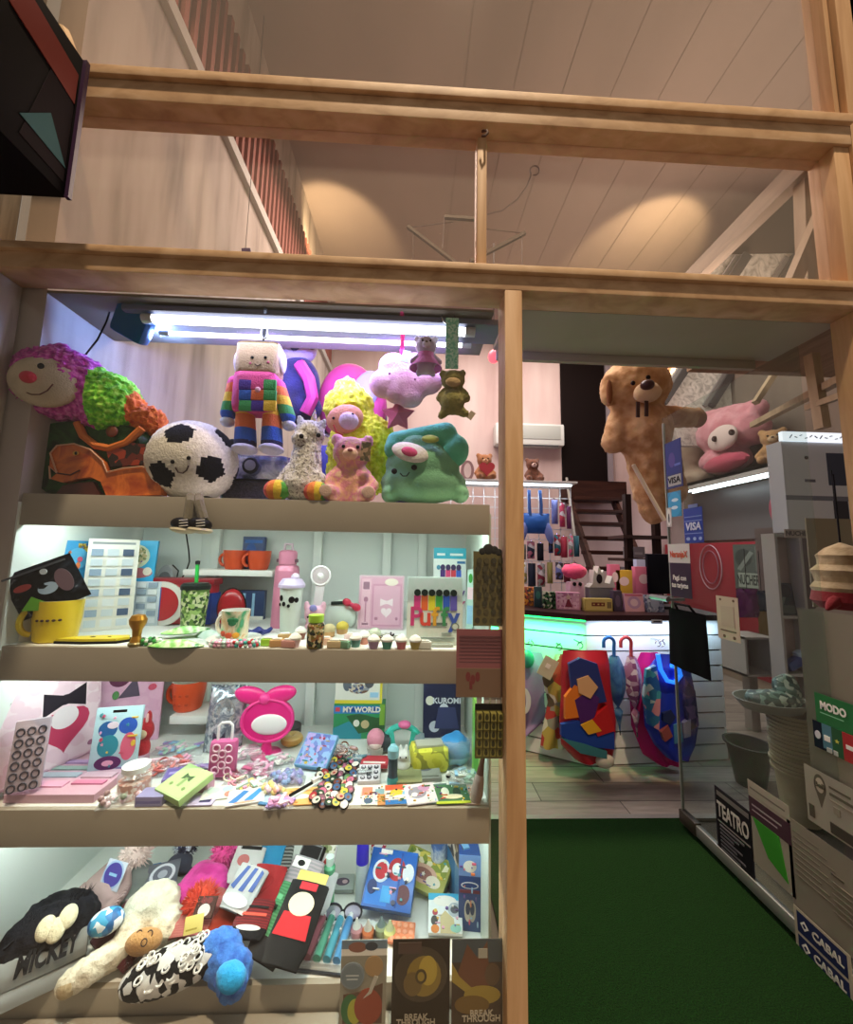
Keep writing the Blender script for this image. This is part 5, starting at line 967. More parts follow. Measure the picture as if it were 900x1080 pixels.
# left heap: clear jar, packets, boxes
p = S3(141, 838); k = K(p)
t = T('clear_jar', 'small clear jar of peach coloured clips with a white lid', 'jar', p)
g = G(); g.lathe([(0, .001), (14*k, .001), (14.5*k, 16*k), (0, 17*k)], M(('#d99a86', '#efd9cf', '#c98a78', '#f2e6de'), .3, 0, 'print', scale=110)); g.out('contents', t); g = G(); g.lathe([(15*k, 0), (15.4*k, 22*k), (12*k, 25*k), (0, 25*k)], CLEAR); g.out('glass', t); g = G(); g.lathe([(12.5*k, 25*k), (12.5*k, 30*k), (0, 31*k)], M('#dfe0e0', .4)); g.out('lid', t)
def clearbag(name, label, px, py, w, d, h, cols, n, rz=0, kind='clip', z=0, film=CLEAR, cat='packet', group=None):
    """clear packet holding small loose pieces; the pieces together are one part"""
    t = T(name, label, cat, S3(px, py, z) if callable(S3) else None, rz, group)
    g = G()
    for i in range(n):
        x, y = random.uniform(-.42, .42)*w, random.uniform(-.42, .42)*d; m = cols[i % len(cols)]; a = random.uniform(0, pi); zz = .004+h*.7*random.random()
        if kind == 'clip': dv = Vector((cos(a), sin(a), random.uniform(-.2, .2)))*.018; c = Vector((x*.8, y*.8, zz+.004)); g.bar(c-dv, c+dv, .011, .005, m)
        elif kind == 'bead': g.ell((x, y, zz+.004), .0085, m, seg=8, rings=6)
        else: g.lathe([(.004+.010*1, 0), (.017, .003), (.017, .006), (.014, .008)], m, (x, y, zz), (random.uniform(-.6, .6), random.uniform(-.6, .6), 0), 12)
    o = g.out('contents', t); o['kind'] = 'stuff'
    g = G(); f = lambda u, v: ((u-.5)*w, (v-.5)*d, .0015+(h+.008*noise.noise(Vector((u*6, v*6, px))))*(max(0, sin(pi*u))*max(0, sin(pi*v)))**.45)
    g.grid(f, 14, 14, film); g.grid(lambda u, v: (f(1-u, v)[0], f(1-u, v)[1], .001), 4, 4, film); g.out('clear_film', t, smooth=60); return t
clearbag('ribbon_packet', 'flat packet of pale lilac and mint ribbons at the back, left of the silver bag', 190, 792, .20, .08, .02, [LILAC, MINT, PALE, LB], 26)
clearbag('pink_clip_packet', 'long packet of salmon pink clips lying diagonally left of the middle', 176, 812, .22, .10, .03, [PINK, M('#e58a86'), PALE, M('#d9665f')], 40, rz=.3)
clearbag('pink_flower_packet', 'packet of coral flower hair ties in front of the salmon clips', 160, 815, .09, .06, .03, [M('#e0706a'), M('#f0a090')], 16, rz=.1, kind='ring')
pack('lilac_comb_pack', 'lilac purple pack lying behind the green box', 'pack', S3(193, 825), .13, .06, .014, M('#8f7fc0', .4), [('r', .05, .15, .95, .85, M('#7a69b4')), ('r', .1, .4, .6, .6, M('#b0a3d8'))], rz=.25, lie=True, lean=8)
pack('pink_eraser_box', 'small pink box standing behind the green box', 'box', S3(205, 836), .085, .045, .04, M('#d7a9bf', .45), [('r', .05, .1, .95, .9, M('#d9b0c4'))], rz=-.1)
pack('lavender_box', 'small lavender box half under the green box at the front edge', 'box', S3(156, 851), .08, .028, .05, M('#9a98c4', .45), [('r', .05, .3, .95, .6, M('#7f7db4'))], rz=.03)
pack('green_card_box', 'light green square box with dark bow motif lying tilted at the front', 'box', S3(170, 851, .012), .125, .11, .022, M('#b3d68c', .45), [('r', .04, .04, .96, .96, M('#b9dc93')), ('b', .5, .62, .16, M('#3f5a34')), ('r', .45, .3, .55, .6, M('#8aa86a')), ('e', .25, .3, .05, .05, M('#7a9a5a')), ('e', .75, .3, .05, .05, M('#7a9a5a'))], rz=-.5, lie=True, lean=14)
pack('dark_sharpener_card', 'small lilac card carrying a dark blue box by the front edge', 'card', S3(207, 854), .075, .05, .004, M('#c3b9dc', .45), [('r', .4, .25, .85, .85, M('#28285a')), ('r', .45, .6, .8, .8, PALE)], rz=.05, lie=True)
clearbag('clear_twist_packet', 'clear twisted packet with grey and pink beads at the left front', 128, 846, .12, .05, .03, [M('#a88a8a'), PALE, M('#8f9a86')], 24, rz=.35, kind='bead')
clearbag('rose_clip_packet', 'packet of pale rose hair slides at the back, below the pink mirror', 262, 798, .16, .10, .035, [PALE, M('#e9b9c8'), PINK, PAPER], 40, kind='clip')
clearbag('pink_bow_packet', 'packet of pink bows right of the pink suitcase', 272, 816, .14, .08, .035, [PINK, M('#e0709a'), PALE], 30, rz=-.2)
clearbag('pastel_clip_packet', 'packet of white, yellow and pink clips at the middle, behind the blue clip card', 268, 832, .12, .05, .022, [PAPER, M('#e8e07a'), PINK, MINT], 26, rz=.1)
clearbag('lilac_bead_packet', 'lumpy packet of lilac blue beads in front of the blue bag', 302, 826, .125, .055, .035, [M('#9a94cf'), M('#b3b0e0'), M('#8aa8d4')], 46, rz=.15, kind='bead')
pack('mint_clip_card', 'white card with mint and pink round clips right of the suitcase', 'card', S3(232, 844), .12, .06, .004, M('#dfe6e2', .45), [('e', .25, .65, .16, .25, MINT), ('e', .6, .7, .14, .22, M('#a9d6cc')), ('e', .3, .25, .12, .2, PALE), ('e', .7, .3, .14, .2, M('#d98a7a'))], rz=.2, lie=True, lean=6)
pack('blue_clip_card', 'white card with blue checked hair clips near the front', 'card', S3(258, 850), .11, .06, .006, M('#e3e2e2', .45), [('p', [(.05, .2), (.4, .9), (.55, .8), (.25, .1)], M('#3a7fc4')), ('p', [(.45, .2), (.8, .9), (.95, .8), (.65, .1)], M('#3a8fd0')), ('e', .5, .1, .3, .06, M('#d9a58a'))], rz=.25, lie=True, lean=10)
pack('blue_frame_card', 'small blue card with white frame next to the orange card', 'card', S3(282, 852), .07, .055, .004, M('#4a86b8', .45), [('r', .12, .15, .88, .85, M('#a9c9df')), ('e', .5, .5, .2, .22, M('#4a86b8'))], rz=-.15, lie=True, lean=5)
clearbag('pink_star_packet', 'flat packet of lilac pink stars between blue card and orange card', 296, 848, .09, .055, .012, [M('#d39ac4'), LILAC, PALE], 24, rz=.1)
pack('orange_card', 'light orange card with white cloud shape at the front, left of the badges', 'card', S3(312, 853), .10, .075, .004, M('#e9b36a', .45), [('e', .6, .45, .2, .14, PAPER), ('e', .45, .4, .12, .1, PAPER), ('r', .15, .75, .85, .8, M('#b98a4a')), ('r', .2, .1, .5, .14, M('#c98a3a'))], rz=.08, lie=True, lean=5)
p = S3(326, 815); k = K(p)
pack('blue_print_bag', 'blue and lilac printed bag leaning back beside the doughnut toy', 'bag', p, .125, .12, .02, M('#6fa8d4', .4), [('r', .03, .03, .97, .97, M(('#6f86cf', '#8fb4e0', '#b3a3dc', '#5f6fb8'), .4, 0, 'print', scale=60))], rz=-.25, lie=True, lean=35, busy=20)
t = T('toothbrush_pack', 'slim clear pack with black and white brush lying against the badges', 'pack', S3(321, 836), rz=.9); g = G(); g.box((0, 0, .008), (.13, .022, .012), M('#c9d6da', .3), bev=.003); g.out('tray', t); g = G(); g.bar((-.055, 0, .017), (.045, 0, .017), .008, .006, BLACK); g.box((.045, 0, .02), (.03, .012, .012), PAPER); g.out('brush', t)
clearbag('beige_clip_packet', 'packet of blush and brown scrunchies behind the badges', 358, 797, .14, .08, .04, [M('#e6c3bc'), M('#d9a59a'), PALE, M('#a8664a')], 18, kind='ring')
clearbag('teal_scrap_packet', 'small packet of teal and grey clips behind the right end of the badges', 378, 806, .09, .05, .03, [M('#5f8a9a'), M('#3f5a70'), M('#a9b4ba')], 20)
clearbag('clear_corner_packet', 'large crumpled clear packet with pale green pieces in the right back corner', 490, 826, .11, .09, .05, [MINT, PAPER, LB], 14)
# pin badges in a loose heap
spots_ = []
for nm_, lb_, px_, py_, w_, d_, cols_, n_, rz_, kd_ in (('white_clip_packet', 'clear packet of white and mint clips behind the pink bows', 292, 806, .12, .06, [PAPER, MINT, PALE], 22, .2, 'clip'), ('red_ring_packet', 'packet of rose and cream hair rings left of the lilac beads', 252, 826, .10, .05, [PINK, CREAM, M('#d98a9a')], 12, -.1, 'ring'), ('lilac_clip_packet', 'packet of lilac and grey clips left of the pink suitcase', 212, 818, .11, .06, [LILAC, M('#a9a6c0'), PALE], 22, .1, 'clip'), ('grey_clip_packet', 'packet of grey and black clips between the badges and the red notepad', 384, 820, .06, .05, [M('#4a4a52'), M('#b9bcc2'), PAPER], 16, .2, 'clip'), ('peach_star_packet', 'packet of peach and yellow beads between the blue card and the pastel clips', 288, 838, .08, .045, [M('#e9b48a'), M('#e8dc8a'), PALE], 24, .15, 'bead'), ('rose_print_packet', 'packet of pink and white pieces in front of the silver toy bag', 240, 800, .09, .06, [PINK, PAPER, HOT], 18, -.2, 'clip')): clearbag(nm_, lb_, px_, py_, w_, d_, .028, cols_, n_, rz=rz_, kind=kd_)
random.seed(5); tries = 0
while len(spots_) < 80 and tries < 20000:
    tries += 1; v = random.random(); u = random.random(); px = 340+v*-12+u*(40-2*v); py = 800+v*56
    q = S3(px, py)
    if all((q-s).length > .0168 for s, *_ in spots_): spots_.append((q, px, py))
BC = ['#d8cfc0', '#c9a58f', '#a83238', '#2f4a3a', '#d9c24a', '#8a5a6a', '#3f5f8a', '#e0d8d0', '#6f3f34', '#c46a8a', '#5f8a5a']
proto = None
for i, (q, px, py) in enumerate(sorted(spots_, key=lambda s: -s[0].y)):
    a = BC[(i*7) % 11]; b = BC[(i*4+3) % 11]
    t = T('pin_badge', 'round pin badge with dark rim in the heap of badges', 'badge', q+Vector((0, 0, .003+.006*(i % 3))), rot=(random.uniform(.15, .5), random.uniform(-.3, .3), random.uniform(-.5, .5)), group='pin badges heaped on the shelf')
    g = G(); g.lathe([(0, 0), (.0145, 0), (.0155, .002), (.0145, .0045), (.012, .0055)], M('#1b1c20', .3), seg=16); g.out('back', t)
    g = G(); g.lathe([(.0125, .0054), (.006, .0062), (0, .0064)], M(a, .25), seg=14); g.ell((.002*((i % 3)-1), -.002, .0064), (.0055, .0045, .0008), M(b, .25), seg=10, rings=4); g.out('face', t)
# ------------------------------------------------------------------ bottom shelf (hats, socks, toys)
Z4 = ZT[4]+.0006
def S4(px, py, h=0, ymax=.56):
    q = Q(px, py, Z4+h)
    if q.y > ymax: q = P(px, py, ymax)
    q.z = Z4+h; return q
S3 = S4                                   # clear packets below lie on this shelf
def KN(c, **k): return M(c, .95, 0, 'knit', **({'scale': 130}|k))
def pom(g, c, r, m, n=260, sp=.5):
    """pompom: a ball of many short yarn spikes"""
    c = Vector(c); g.ell(c, r*.72, m, seg=16, rings=10)
    for i in range(n):
        z = 1-2*(i+.5)/n; a = i*2.39996; s = math.sqrt(1-z*z); d = Vector((s*cos(a), s*sin(a), z)); d = (d+Vector((random.uniform(-.3, .3) for _ in range(3)))*.6).normalized()
        b = d.orthogonal().normalized()*r*.07; b2 = d.cross(b); e = c+d*r*random.uniform(.9, 1.08); w = c+d*r*.6
        g.add([w+b, w-b*.5+b2*.87, w-b*.5-b2*.87, e], [(0, 1, 3), (1, 2, 3), (2, 0, 3)], m)
def beanie(name, label, px, py, h, w, hgt, m, cuff=None, rz=0, tilt=60, pm=None, pr=.05, flat=.5, cat='knit hat', ymax=.5, cuffh=.3):
    """knit hat lying down: opening towards -y of its own frame, crown away; tilt lifts the crown"""
    c = S4(px, py, h, ymax); t = T(name, label, cat, c, rot=(Matrix.Rotation(rz, 3, 'Z') @ Matrix.Rotation(rad(-90+tilt), 3, 'X')).to_euler())
    r = w/2; prof = [(r*cos(a)**.7 if cos(a) > 0 else 0, cuffh*hgt+(1-cuffh)*hgt*sin(a)) for a in [pi/2*i/12 for i in range(13)]]
    g = G(); g.lathe([(r*.96, 0)]+prof, m, seg=36, sy=flat); g.out('crown', t, smooth=60, fuzz=(.008, 22))
    g = G(); g.lathe([(r*.95, -.002), (r*1.06, 0), (r*1.1, cuffh*hgt*.5), (r*1.06, cuffh*hgt), (r*.97, cuffh*hgt*1.02)], cuff or m, seg=36, sy=flat); g.out('cuff', t, smooth=60, fuzz=(.006, 22))
    if pm: g = G(); pom(g, (0, 0, hgt+pr*.6), pr, pm); g.out('pompom', t, smooth=0)
    return t
random.seed(21)
# black hat with grey lettered cuff
o = S4(60, 1024, .02); L = lambda x, y, h=0: Q(x, y, Z4+h)-o
t = T('black_lettered_beanie', 'big black furry beanie with grey lettered cuff at the far left', 'knit hat', o)
BK = F(('#0d0e14', '#191b24'), scale=120)
hat = [(L(50, 985, .075), (.115, .075, .072), (0, 0, .5)), (L(20, 1005, .06), (.06, .06, .055), (0, 0, .5)), (L(78, 968, .075), (.07, .06, .06)), (L(60, 965, .08), (.09, .06, .06), (0, 0, .5))]
blob('crown', hat, BK, .009, t, fuzz=(.008, 50))
g = G(); random.seed(2)
for i in range(520):
    u = random.random(); c = L(18+74*u, 985-50*u*(1-.2*u)+6*random.random(), .10+.02*random.random()); d = Vector((random.uniform(-.6, .6), random.uniform(-.1, .8), random.uniform(.1, 1))).normalized(); b = d.orthogonal().normalized()*.004; b2 = d.cross(b); g.add([c-d*.03+b, c-d*.03-b+b2, c-d*.03-b2, c+d*random.uniform(.015, .045)], [(0, 1, 3), (1, 2, 3), (2, 0, 3)], M('#111219', .9))
g.out('fur_trim', t, smooth=0)['kind'] = 'stuff'
GK = KN(('#a5a9a6',), axis='X', scale=200)
a, b = L(-4, 1036, .05), L(92, 992, .055); dr = (b-a); dr.normalize(); nrm = Vector((.05, -.72, .69)); nrm = (nrm-dr*nrm.dot(dr)).normalized(); upv = nrm.cross(dr); upv = -upv if upv.z < 0 else upv
cw, ch = (b-a).length, .066
g = G(); cc = (a+b)/2+nrm*.012
g.grid(lambda u, v: cc+dr*((u-.5)*cw*1.02)+upv*((v-.5)*ch)+nrm*(.016*(1-(2*v-1)**2)+.004*sin(7*u)), 24, 8, GK, th=.014); g.out('cuff', t, smooth=60)
g = G(); cc2 = cc-upv*.05-nrm*.012; g.grid(lambda u, v: cc2+dr*((u-.5)*cw*1.0)+upv*((v-.5)*.045)+nrm*(.012*(1-(2*v-1)**2)+.006*sin(5*u+1)), 24, 6, GK, th=.012); g.out('cuff_fold', t, smooth=60)
rm = Matrix((dr, upv, nrm)).transposed().to_euler()
txt('MICKEY', .064, M('#0c0d12', .8), t, cc+nrm*.024+dr*.045*cw+upv*.002, rm, fit=.72*cw, bold=.0024, shear=.12, ext=.0012)
g = G(); cp = cc+upv*.062+nrm*.034+dr*.02
for dx, dz, r in ((-.024, 0, .032), (.024, .006, .032), (0, -.014, .032)): g.ell(cp+dr*dx+upv*dz, (r*.72, .03, .014), F('#d8cfae', scale=160), rm)
g.out('cream_patch', t)
# other hats, far to near
beanie('pale_pink_beanie', 'pale pink knit beanie with big fluffy pompom at the back left', 92, 962, .03, .20, .13, KN(('#cfaeaa',)), rz=-.6, tilt=38, pm=F('#dbc2bb', scale=60), pr=.062)
pack('purple_oval_tag', 'oval purple tag with pale blue border on the pale pink beanie', 'tag', S4(113, 938, .10), .085, .075, .003, M('#d3d8e6', .4), [('e', .5, .5, .5, .5, M('#a9bfe0')), ('e', .5, .5, .43, .42, M('#4a3f9a')), ('r', .3, .45, .7, .55, LB)], rz=-.3, lean=25)
beanie('grey_beanie', 'plain grey knit cap at the back between pale pink and white hats', 132, 955, .03, .13, .12, KN(('#7f8582',)), rz=.2, tilt=35)
pack('blue_felt_piece', 'bright blue felt label lying behind the grey cap', 'label', S4(149, 935, .03), .09, .06, .006, M('#1f6fb0', .8), [('r', .1, .1, .9, .9, M('#2277ba', .8))], rz=.3, lie=True, lean=25)
t = beanie('burgundy_beanie', 'burgundy knit beanie with thin pale lines beside the black beanie', 112, 1010, .02, .17, .17, KN(('#5a1420',)), rz=-.5, tilt=30, cuffh=.35)
g = G()
for z in (.075, .105): g.tube([(.086*cos(a)*(1 if z < .09 else .95), .046*sin(a), z) for a in [pi+pi*i/12 for i in range(13)]], .0025, M('#a8868a'))
g.out('line_trim', t)
t = T('blue_pattern_ball', 'blue and white patterned ball lying on the burgundy beanie', 'ball', S4(112, 972, .12)); g = G(); g.ell((0, 0, 0), (.05, .035, .032), M(('#2a78b4', '#dfe8ec', '#3f9ac4', '#1f5a92'), .5, 0, 'print', scale=55), (0, -.2, 0)); g.out('ball', t)
# cream animal hat with long paw
o = S4(150, 1000, .03); L = lambda x, y, h=0: Q(x, y, Z4+h)-o
CR = F(('#d3cbb2', '#e3dcc6'), cs=30, scale=140)
t = T('cream_animal_hat', 'fluffy cream animal hat with a long paw scarf hanging over the shelf edge', 'hat', o)
blob('hat', [(L(160, 955, .09), (.085, .07, .06), (0, -.2, 0)), (L(178, 975, .07), (.05, .05, .05)), (L(140, 980, .07), (.045, .05, .05)), (L(143, 992, .05), L(100, 1020, .05), .038, .036), (L(100, 1020, .05), L(72, 1037, .035), .036, .03)], CR, .008, t, fuzz=(.006, 60))
g = G(); g.ell(L(72, 1040, .035), (.026, .024, .026), F('#b39f7a')); g.out('paw_pad', t)
g = G(); g.ell(L(152, 993, .085), (.05, .03, .04), F('#b98a52', scale=160), (.7, 0, .1)); g.out('face_patch', t)
g = G()
for x, y in ((147, 985), (158, 985), (152, 994)): c = L(x, y, .116); g.tube([c+Vector((.008*cos(a), .004*sin(a), .007*sin(a))) for a in [2*pi*i/10 for i in range(10)]], .0016, BROWN, seg=5, closed=True)
g.out('stitching', t)
# pom pom hats in the middle back
beanie('striped_pom_hat', 'dark grey hat with spiky black and white pompom at the back', 186, 922, .03, .10, .06, KN(('#3a3d52',)), rz=.1, tilt=40, pm=M(('#22263a', '#c9ccd6', '#3a4060'), .9, 0, 'print', scale=70), pr=.052)
pack('grey_cat_sock', 'grey folded sock with ring pattern lying in front of the spiky pompom', 'sock', S4(168, 940, .05), .10, .075, .012, KN(('#6a6c78',)), [('e', .5, .5, .4, .42, M('#c3c4cc', .9)), ('e', .5, .5, .3, .32, M('#5a5c68', .9)), ('e', .5, .5, .15, .16, M('#9a9ca6', .9))], rz=.35, lie=True, lean=30)
beanie('magenta_beanie', 'bright magenta furry beanie with its magenta pompom pointing up right', 200, 960, .04, .20, .13, F(('#b81f7c', '#d63a98', '#c92a8a'), scale=90), rz=-.35, tilt=30, pm=F(('#b8246f', '#d94a94'), scale=60), pr=.06)
t = T('orange_pom', 'round red orange yarn pompom hat resting on the pink knit', 'knit hat', S4(212, 952, .11)); g = G(); pom(g, (0, 0, 0), .062, M(('#c9301a', '#e0522f'), .9, 0, 'plush', scale=60), 420); g.out('pompom', t, smooth=0); g = G(); g.lathe([(.05, -.06), (.055, -.03), (.03, -.01)], KN(('#b32a1f',)), seg=24); g.out('knit_cap', t)
beanie('coral_knit_hat', 'coral pink cable knit hat with brown patch behind the checked pouch', 207, 992, .04, .19, .12, KN(('#d07a72', '#c86a66'), cs=60), rz=.05, tilt=35, cuffh=.45)
pack('brown_patch_card', 'brown and white round patch sitting on the coral knit hat', 'patch', S4(212, 972, .11), .06, .05, .008, M('#4a2a22', .8), [('e', .5, .35, .3, .3, M('#e2d2c6')), ('e', .35, .8, .15, .15, M('#7a2a28')), ('e', .65, .8, .15, .15, M('#7a2a28'))], lie=True, lean=40)
beanie('orange_hat', 'small orange red hat between the coral hat and the dark red socks', 232, 992, .05, .12, .09, KN(('#c23a1c',)), rz=.1, tilt=35)
pack('yellow_card_tag', 'small pale yellow card tag sticking up from the checked pouch', 'tag', S4(203, 985, .12), .05, .04, .002, M('#e0d27a', .5), [('r', .1, .2, .7, .3, M('#a8963a'))], rz=.3, lean=30)
# black and white pouch, blue plush pouch
o = S4(184, 1020, .055)
t = T('checked_pouch', 'black and white printed plush sock with loop pattern lying at the front', 'sock', o, rot=(rad(22), rad(-18), .0))
BWP = M(('#121316', '#d9d8d4', '#17181c', '#c9c8c6'), .8, 0, 'print', scale=52)
g = G(); n = 30; g.grid(lambda u, v: ((u-.5)*.30, -.055*cos(2*pi*v)*(sin(pi*min(1, max(0, u*.98+.01)))**.35), .045*sin(2*pi*v)*(sin(pi*min(1, max(0, u*.98+.01)))**.35)), n, 20, BWP)
for i in range(30): a = random.uniform(.15, .85); v = random.uniform(-.9, .9); c = Vector(((a-.5)*.28, v*.045, .045*math.sqrt(max(0, 1-v*v))+.001)); g.tube([c+Vector((.010*cos(q), .009*sin(q), 0)) for q in [2*pi*j/10 for j in range(10)]], .0028, M('#e3e2de', .8), seg=5, closed=True)
g.out('sock', t, smooth=60, merge=True)
o = S4(243, 1030, .07); L = lambda x, y, h: Q(x, y, Z4+h)-o
t = T('blue_plush_pouch', 'furry bright blue plush pouch with cyan lower half hanging over the edge', 'pouch', o, rot=(0, 0, 0))
BL, CY = F(('#2a5fb8', '#3f7fd0'), cs=40, scale=120), F('#239bdc', scale=120)
blob('pouch', [(L(232, 1002, .085), (.068, .045, .05)), (L(241, 1020, .07), (.07, .04, .05)), (L(245, 1038, .055), (.045, .035, .035)), (L(246, 1046, .045), (.022, .025, .02))], BL, .008, t, fuzz=(.006, 70))
g = G(); g.ell(L(244, 1030, .095), (.042, .03, .03), CY, (.75, 0, -.25)); g.out('cyan_panel', t, fuzz=(.004, 60))
# socks on cards: centre px, size, colours
def sock(name, label, px, py, h, w, l, m, bands=(), rz=0, lean=30, toe=None, card=None):
    c = S4(px, py, h); R = Matrix.Rotation(rz, 3, 'Z') @ Matrix.Rotation(-(pi/2-rad(lean)), 3, 'X')
    t = T(name, label, 'sock', c+Vector((0, 0, .018)), rot=R.to_euler()); g = G()
    ou = [(-.5, .06), (-.42, .015), (-.2, 0), (.2, 0), (.42, .015), (.5, .06), (.46, .35), (.47, .7), (.46, 1), (-.46, 1), (-.47, .7), (-.46, .35)]
    rr = lambda u, v: ((u-.5)*w*(1-.25*max(0, .18-v)**.5*1.6), -.009*(max(0, sin(pi*u)))**.5+.0015*noise.noise(Vector((u*8, v*8, px))), (v*l))
    g.grid(rr, 14, 18, m, th=0); g.grid(lambda u, v: (rr(1-u, v)[0], .008, v*l), 14, 18, m)
    if toe: 
        i = g.mi(toe)
        for f in g.bm.faces:
            if f.calc_center_median().z < .27*l: f.material_index = i
    art(g, bands, w, l, -.0098); g.out('sock', t, smooth=60)
    if card: g = G(); g.box((0, 0, l*1.0), (w*.8, .004, l*.3), card, bev=.001); g.out('paper_band', t)
    return t
sock('white_print_sock', 'white sock with dark top and red and brown patches, right of the magenta pompom', 252, 938, .08, .11, .10, KN(('#d6d4d2',)), [('r', .2, .9, .9, 1, BLACK), ('e', .4, .6, .2, .16, M('#a8605f', .9)), ('e', .7, .35, .2, .16, M('#3a2a2a', .9)), ('e', .7, .3, .09, .08, PAPER)], rz=-.1, lean=40)
sock('sky_blue_sock', 'sky blue rib sock at the back behind the red sock', 276, 938, .07, .09, .12, KN(('#2392c4',)), rz=-.1, lean=40)
sock('grey_pattern_sock', 'dark grey and white sock beside the sky blue sock', 293, 938, .04, .07, .11, KN(('#5a5c5a', '#c9cbc6'), cs=30), rz=.1, lean=35)
sock('blue_striped_sock', 'white ankle sock with blue stripes lying over the red and white hats', 243, 968, .11, .11, .115, KN(('#d9d8d6',)), [('p', [(.1, .45), (.3, .95), (.42, .95), (.25, .4)], M('#4a5f9a', .9)), ('p', [(.42, .4), (.58, .95), (.7, .95), (.58, .4)], M('#4a5f9a', .9)), ('p', [(.75, .45), (.85, .95), (.95, .9), (.9, .45)], M('#4a5f9a', .9)), ('e', .5, .2, .42, .14, M('#e8e6e2', .9))], rz=-.35, lean=30)
sock('red_fringe_sock', 'red sock with orange yellow fringe in the middle of the heap', 268, 970, .09, .11, .12, KN(('#a8171f',)), [('r', .0, .12, 1, .26, M(('#d9822f', '#e0b03a', '#c9422a'), .9, 0, 'print', scale=90)), ('h', .5, .6, .25, M('#8f1219', .9))], rz=-.15, lean=32)
sock('dark_red_sock', 'dark red striped sock with white toe line above the green sock', 258, 998, .08, .11, .09, KN(('#8f1822', '#6a0f18'), cs=50), [('r', .1, .55, .9, .62, M('#d9503f', .9)), ('e', .5, .25, .35, .07, M('#dcd8d2', .9)), ('r', .1, .75, .9, .8, BLACK)], rz=-.1, lean=30, toe=KN(('#15161c',)))
sock('grey_pink_sock', 'grey and pink sock with white toe and magenta spot', 296, 982, .07, .12, .17, KN(('#9c989c', '#b8a9b0'), cs=30), [('r', .1, .8, .6, .97, M('#dedbd2', .9)), ('e', .35, .88, .12, .05, BLACK), ('e', .5, .35, .32, .18, M('#dcd7da', .9)), ('e', .35, .2, .2, .12, M('#b52a6a', .9)), ('e', .42, .42, .05, .04, BLACK), ('e', .62, .42, .05, .04, BLACK)], rz=-.35, lean=32)
sock('black_card_sock', 'black sock folded on a grey bordered card with red ring', 313, 945, .06, .095, .13, KN(('#141417',)), [('r', .05, .62, .95, .98, M('#6a6a6c', .7)), ('r', .1, .65, .9, .95, M('#1b1b1e', .7)), ('e', .45, .45, .3, .12, M('#8a1a22', .8)), ('e', .45, .45, .22, .08, M('#141417', .9)), ('r', .2, .05, .8, .16, M('#d9d6d2', .7))], rz=-.35, lean=38)
sock('red_ear_sock', 'white sock with two red ear shapes and olive card top', 333, 948, .05, .085, .13, KN(('#dcd6d8',)), [('r', .1, .82, .95, 1, M(('#5f6a3f', '#8f946a', '#d3d0c0'), .7, 0, 'print', scale=80)), ('e', .3, .6, .2, .12, M('#a82a2a', .9)), ('e', .75, .6, .2, .12, M('#a82a2a', .9)), ('e', .5, .36, .25, .08, M('#c98a7a', .9))], rz=-.1, lean=38)
sock('white_sock', 'plain white sock with faint grey motif below the red ear sock', 326, 968, .05, .12, .11, KN(('#d6d8da',)), [('e', .55, .6, .2, .06, M('#a9b3b8', .9)), ('e', .6, .4, .2, .05, M('#e0c9cc', .9))], rz=-.2, lean=28)
sock('green_block_sock', 'green knit sock with dark square marks and black toe', 272, 1022, .05, .13, .18, KN(('#3f8f58', '#55a66c'), cs=40), [('r', .12+.3*i, .45+.14*j, .26+.3*i, .52+.14*j, M('#1a3a24' if (i+j) % 2 else '#6fb884', .9)) for i in range(3) for j in range(3)], rz=-.45, lean=26, toe=KN(('#16181c',)))
sock('black_red_sock', 'black toed sock with red middle and cream top at the front of the sock pile', 293, 1028, .08, .13, .19, KN(('#16181c',)), [('p', [(.08, .3), (.92, .3), (.85, .58), (.15, .58)], M('#c0222c', .9)), ('e', .5, .7, .32, .15, M('#dfcfae', .9)), ('r', .3, .88, .75, .98, M('#b82a34', .9))], rz=-.25, lean=26, card=M('#c9b05a', .6))
# markers in a tray, glue, bottles, glasses
p = S4(338, 1012)
t = T('marker_tray', 'clear tray of glitter glue tubes with rose and teal caps', 'glue set', p+Vector((0, .03, 0)), rz=-.12)
g = G(); g.box((0, -.0, .006), (.17, .13, .01), CLEAR); g.box((0, -.066, .014), (.17, .004, .026), CLEAR); g.box((0, -.07, .004), (.17, .006, .006), M('#2a2f3a', .4)); g.out('tray', t)
for i, c in enumerate(('#b9868f', '#9c5a66', '#4f9a86', '#4a9ab0', '#4f8fc4')):
    g = G(); x = -.062+.031*i; g.tube([(x, -.055, .026), (x+.004, .07, .03)], .0125, M(c, .3), seg=12); g.out('glue_tube', t); g = G(); g.tube([(x+.004, .07, .03), (x+.005, .09, .031)], [.0125, .006], M('#dfe3e4', .3), seg=12); g.out('tube_nozzle', t)
p = S4(346, 958); k = K(p)
def bottle(name, label, loc, r, h, m, cap, capc, hc=.2, rot=None):
    t = T(name, label, 'bottle', loc, rot=rot); g = G(); g.lathe([(0, 0), (r, 0), (r, h*(1-hc)), (r*.6, h*(1-hc)+r*.4), (0, h*(1-hc)+r*.4)], m); g.out('bottle', t); g = G(); g.lathe([(r*.62, h*(1-hc)+r*.3), (r*.7, h), (0, h*1.01)] if cap == 'thin' else [(r*1.02, h*(1-hc)), (r*.95, h), (0, h*1.02)], capc); g.out('cap', t); return t
bottle('green_glue_bottle', 'clear green glue bottle standing behind the glasses', p, 6*k, 50*k, M('#4f9f72', .3), 'thin', M('#cfe3d8', .3))
p = S4(381, 948); k = K(p); bottle('purple_lid_bottle', 'tall clear bottle with royal blue lid at the back', p, 6.5*k, 62*k, M('#bcc9cc', .2), 'full', M('#2a1fb0', .35), .42)
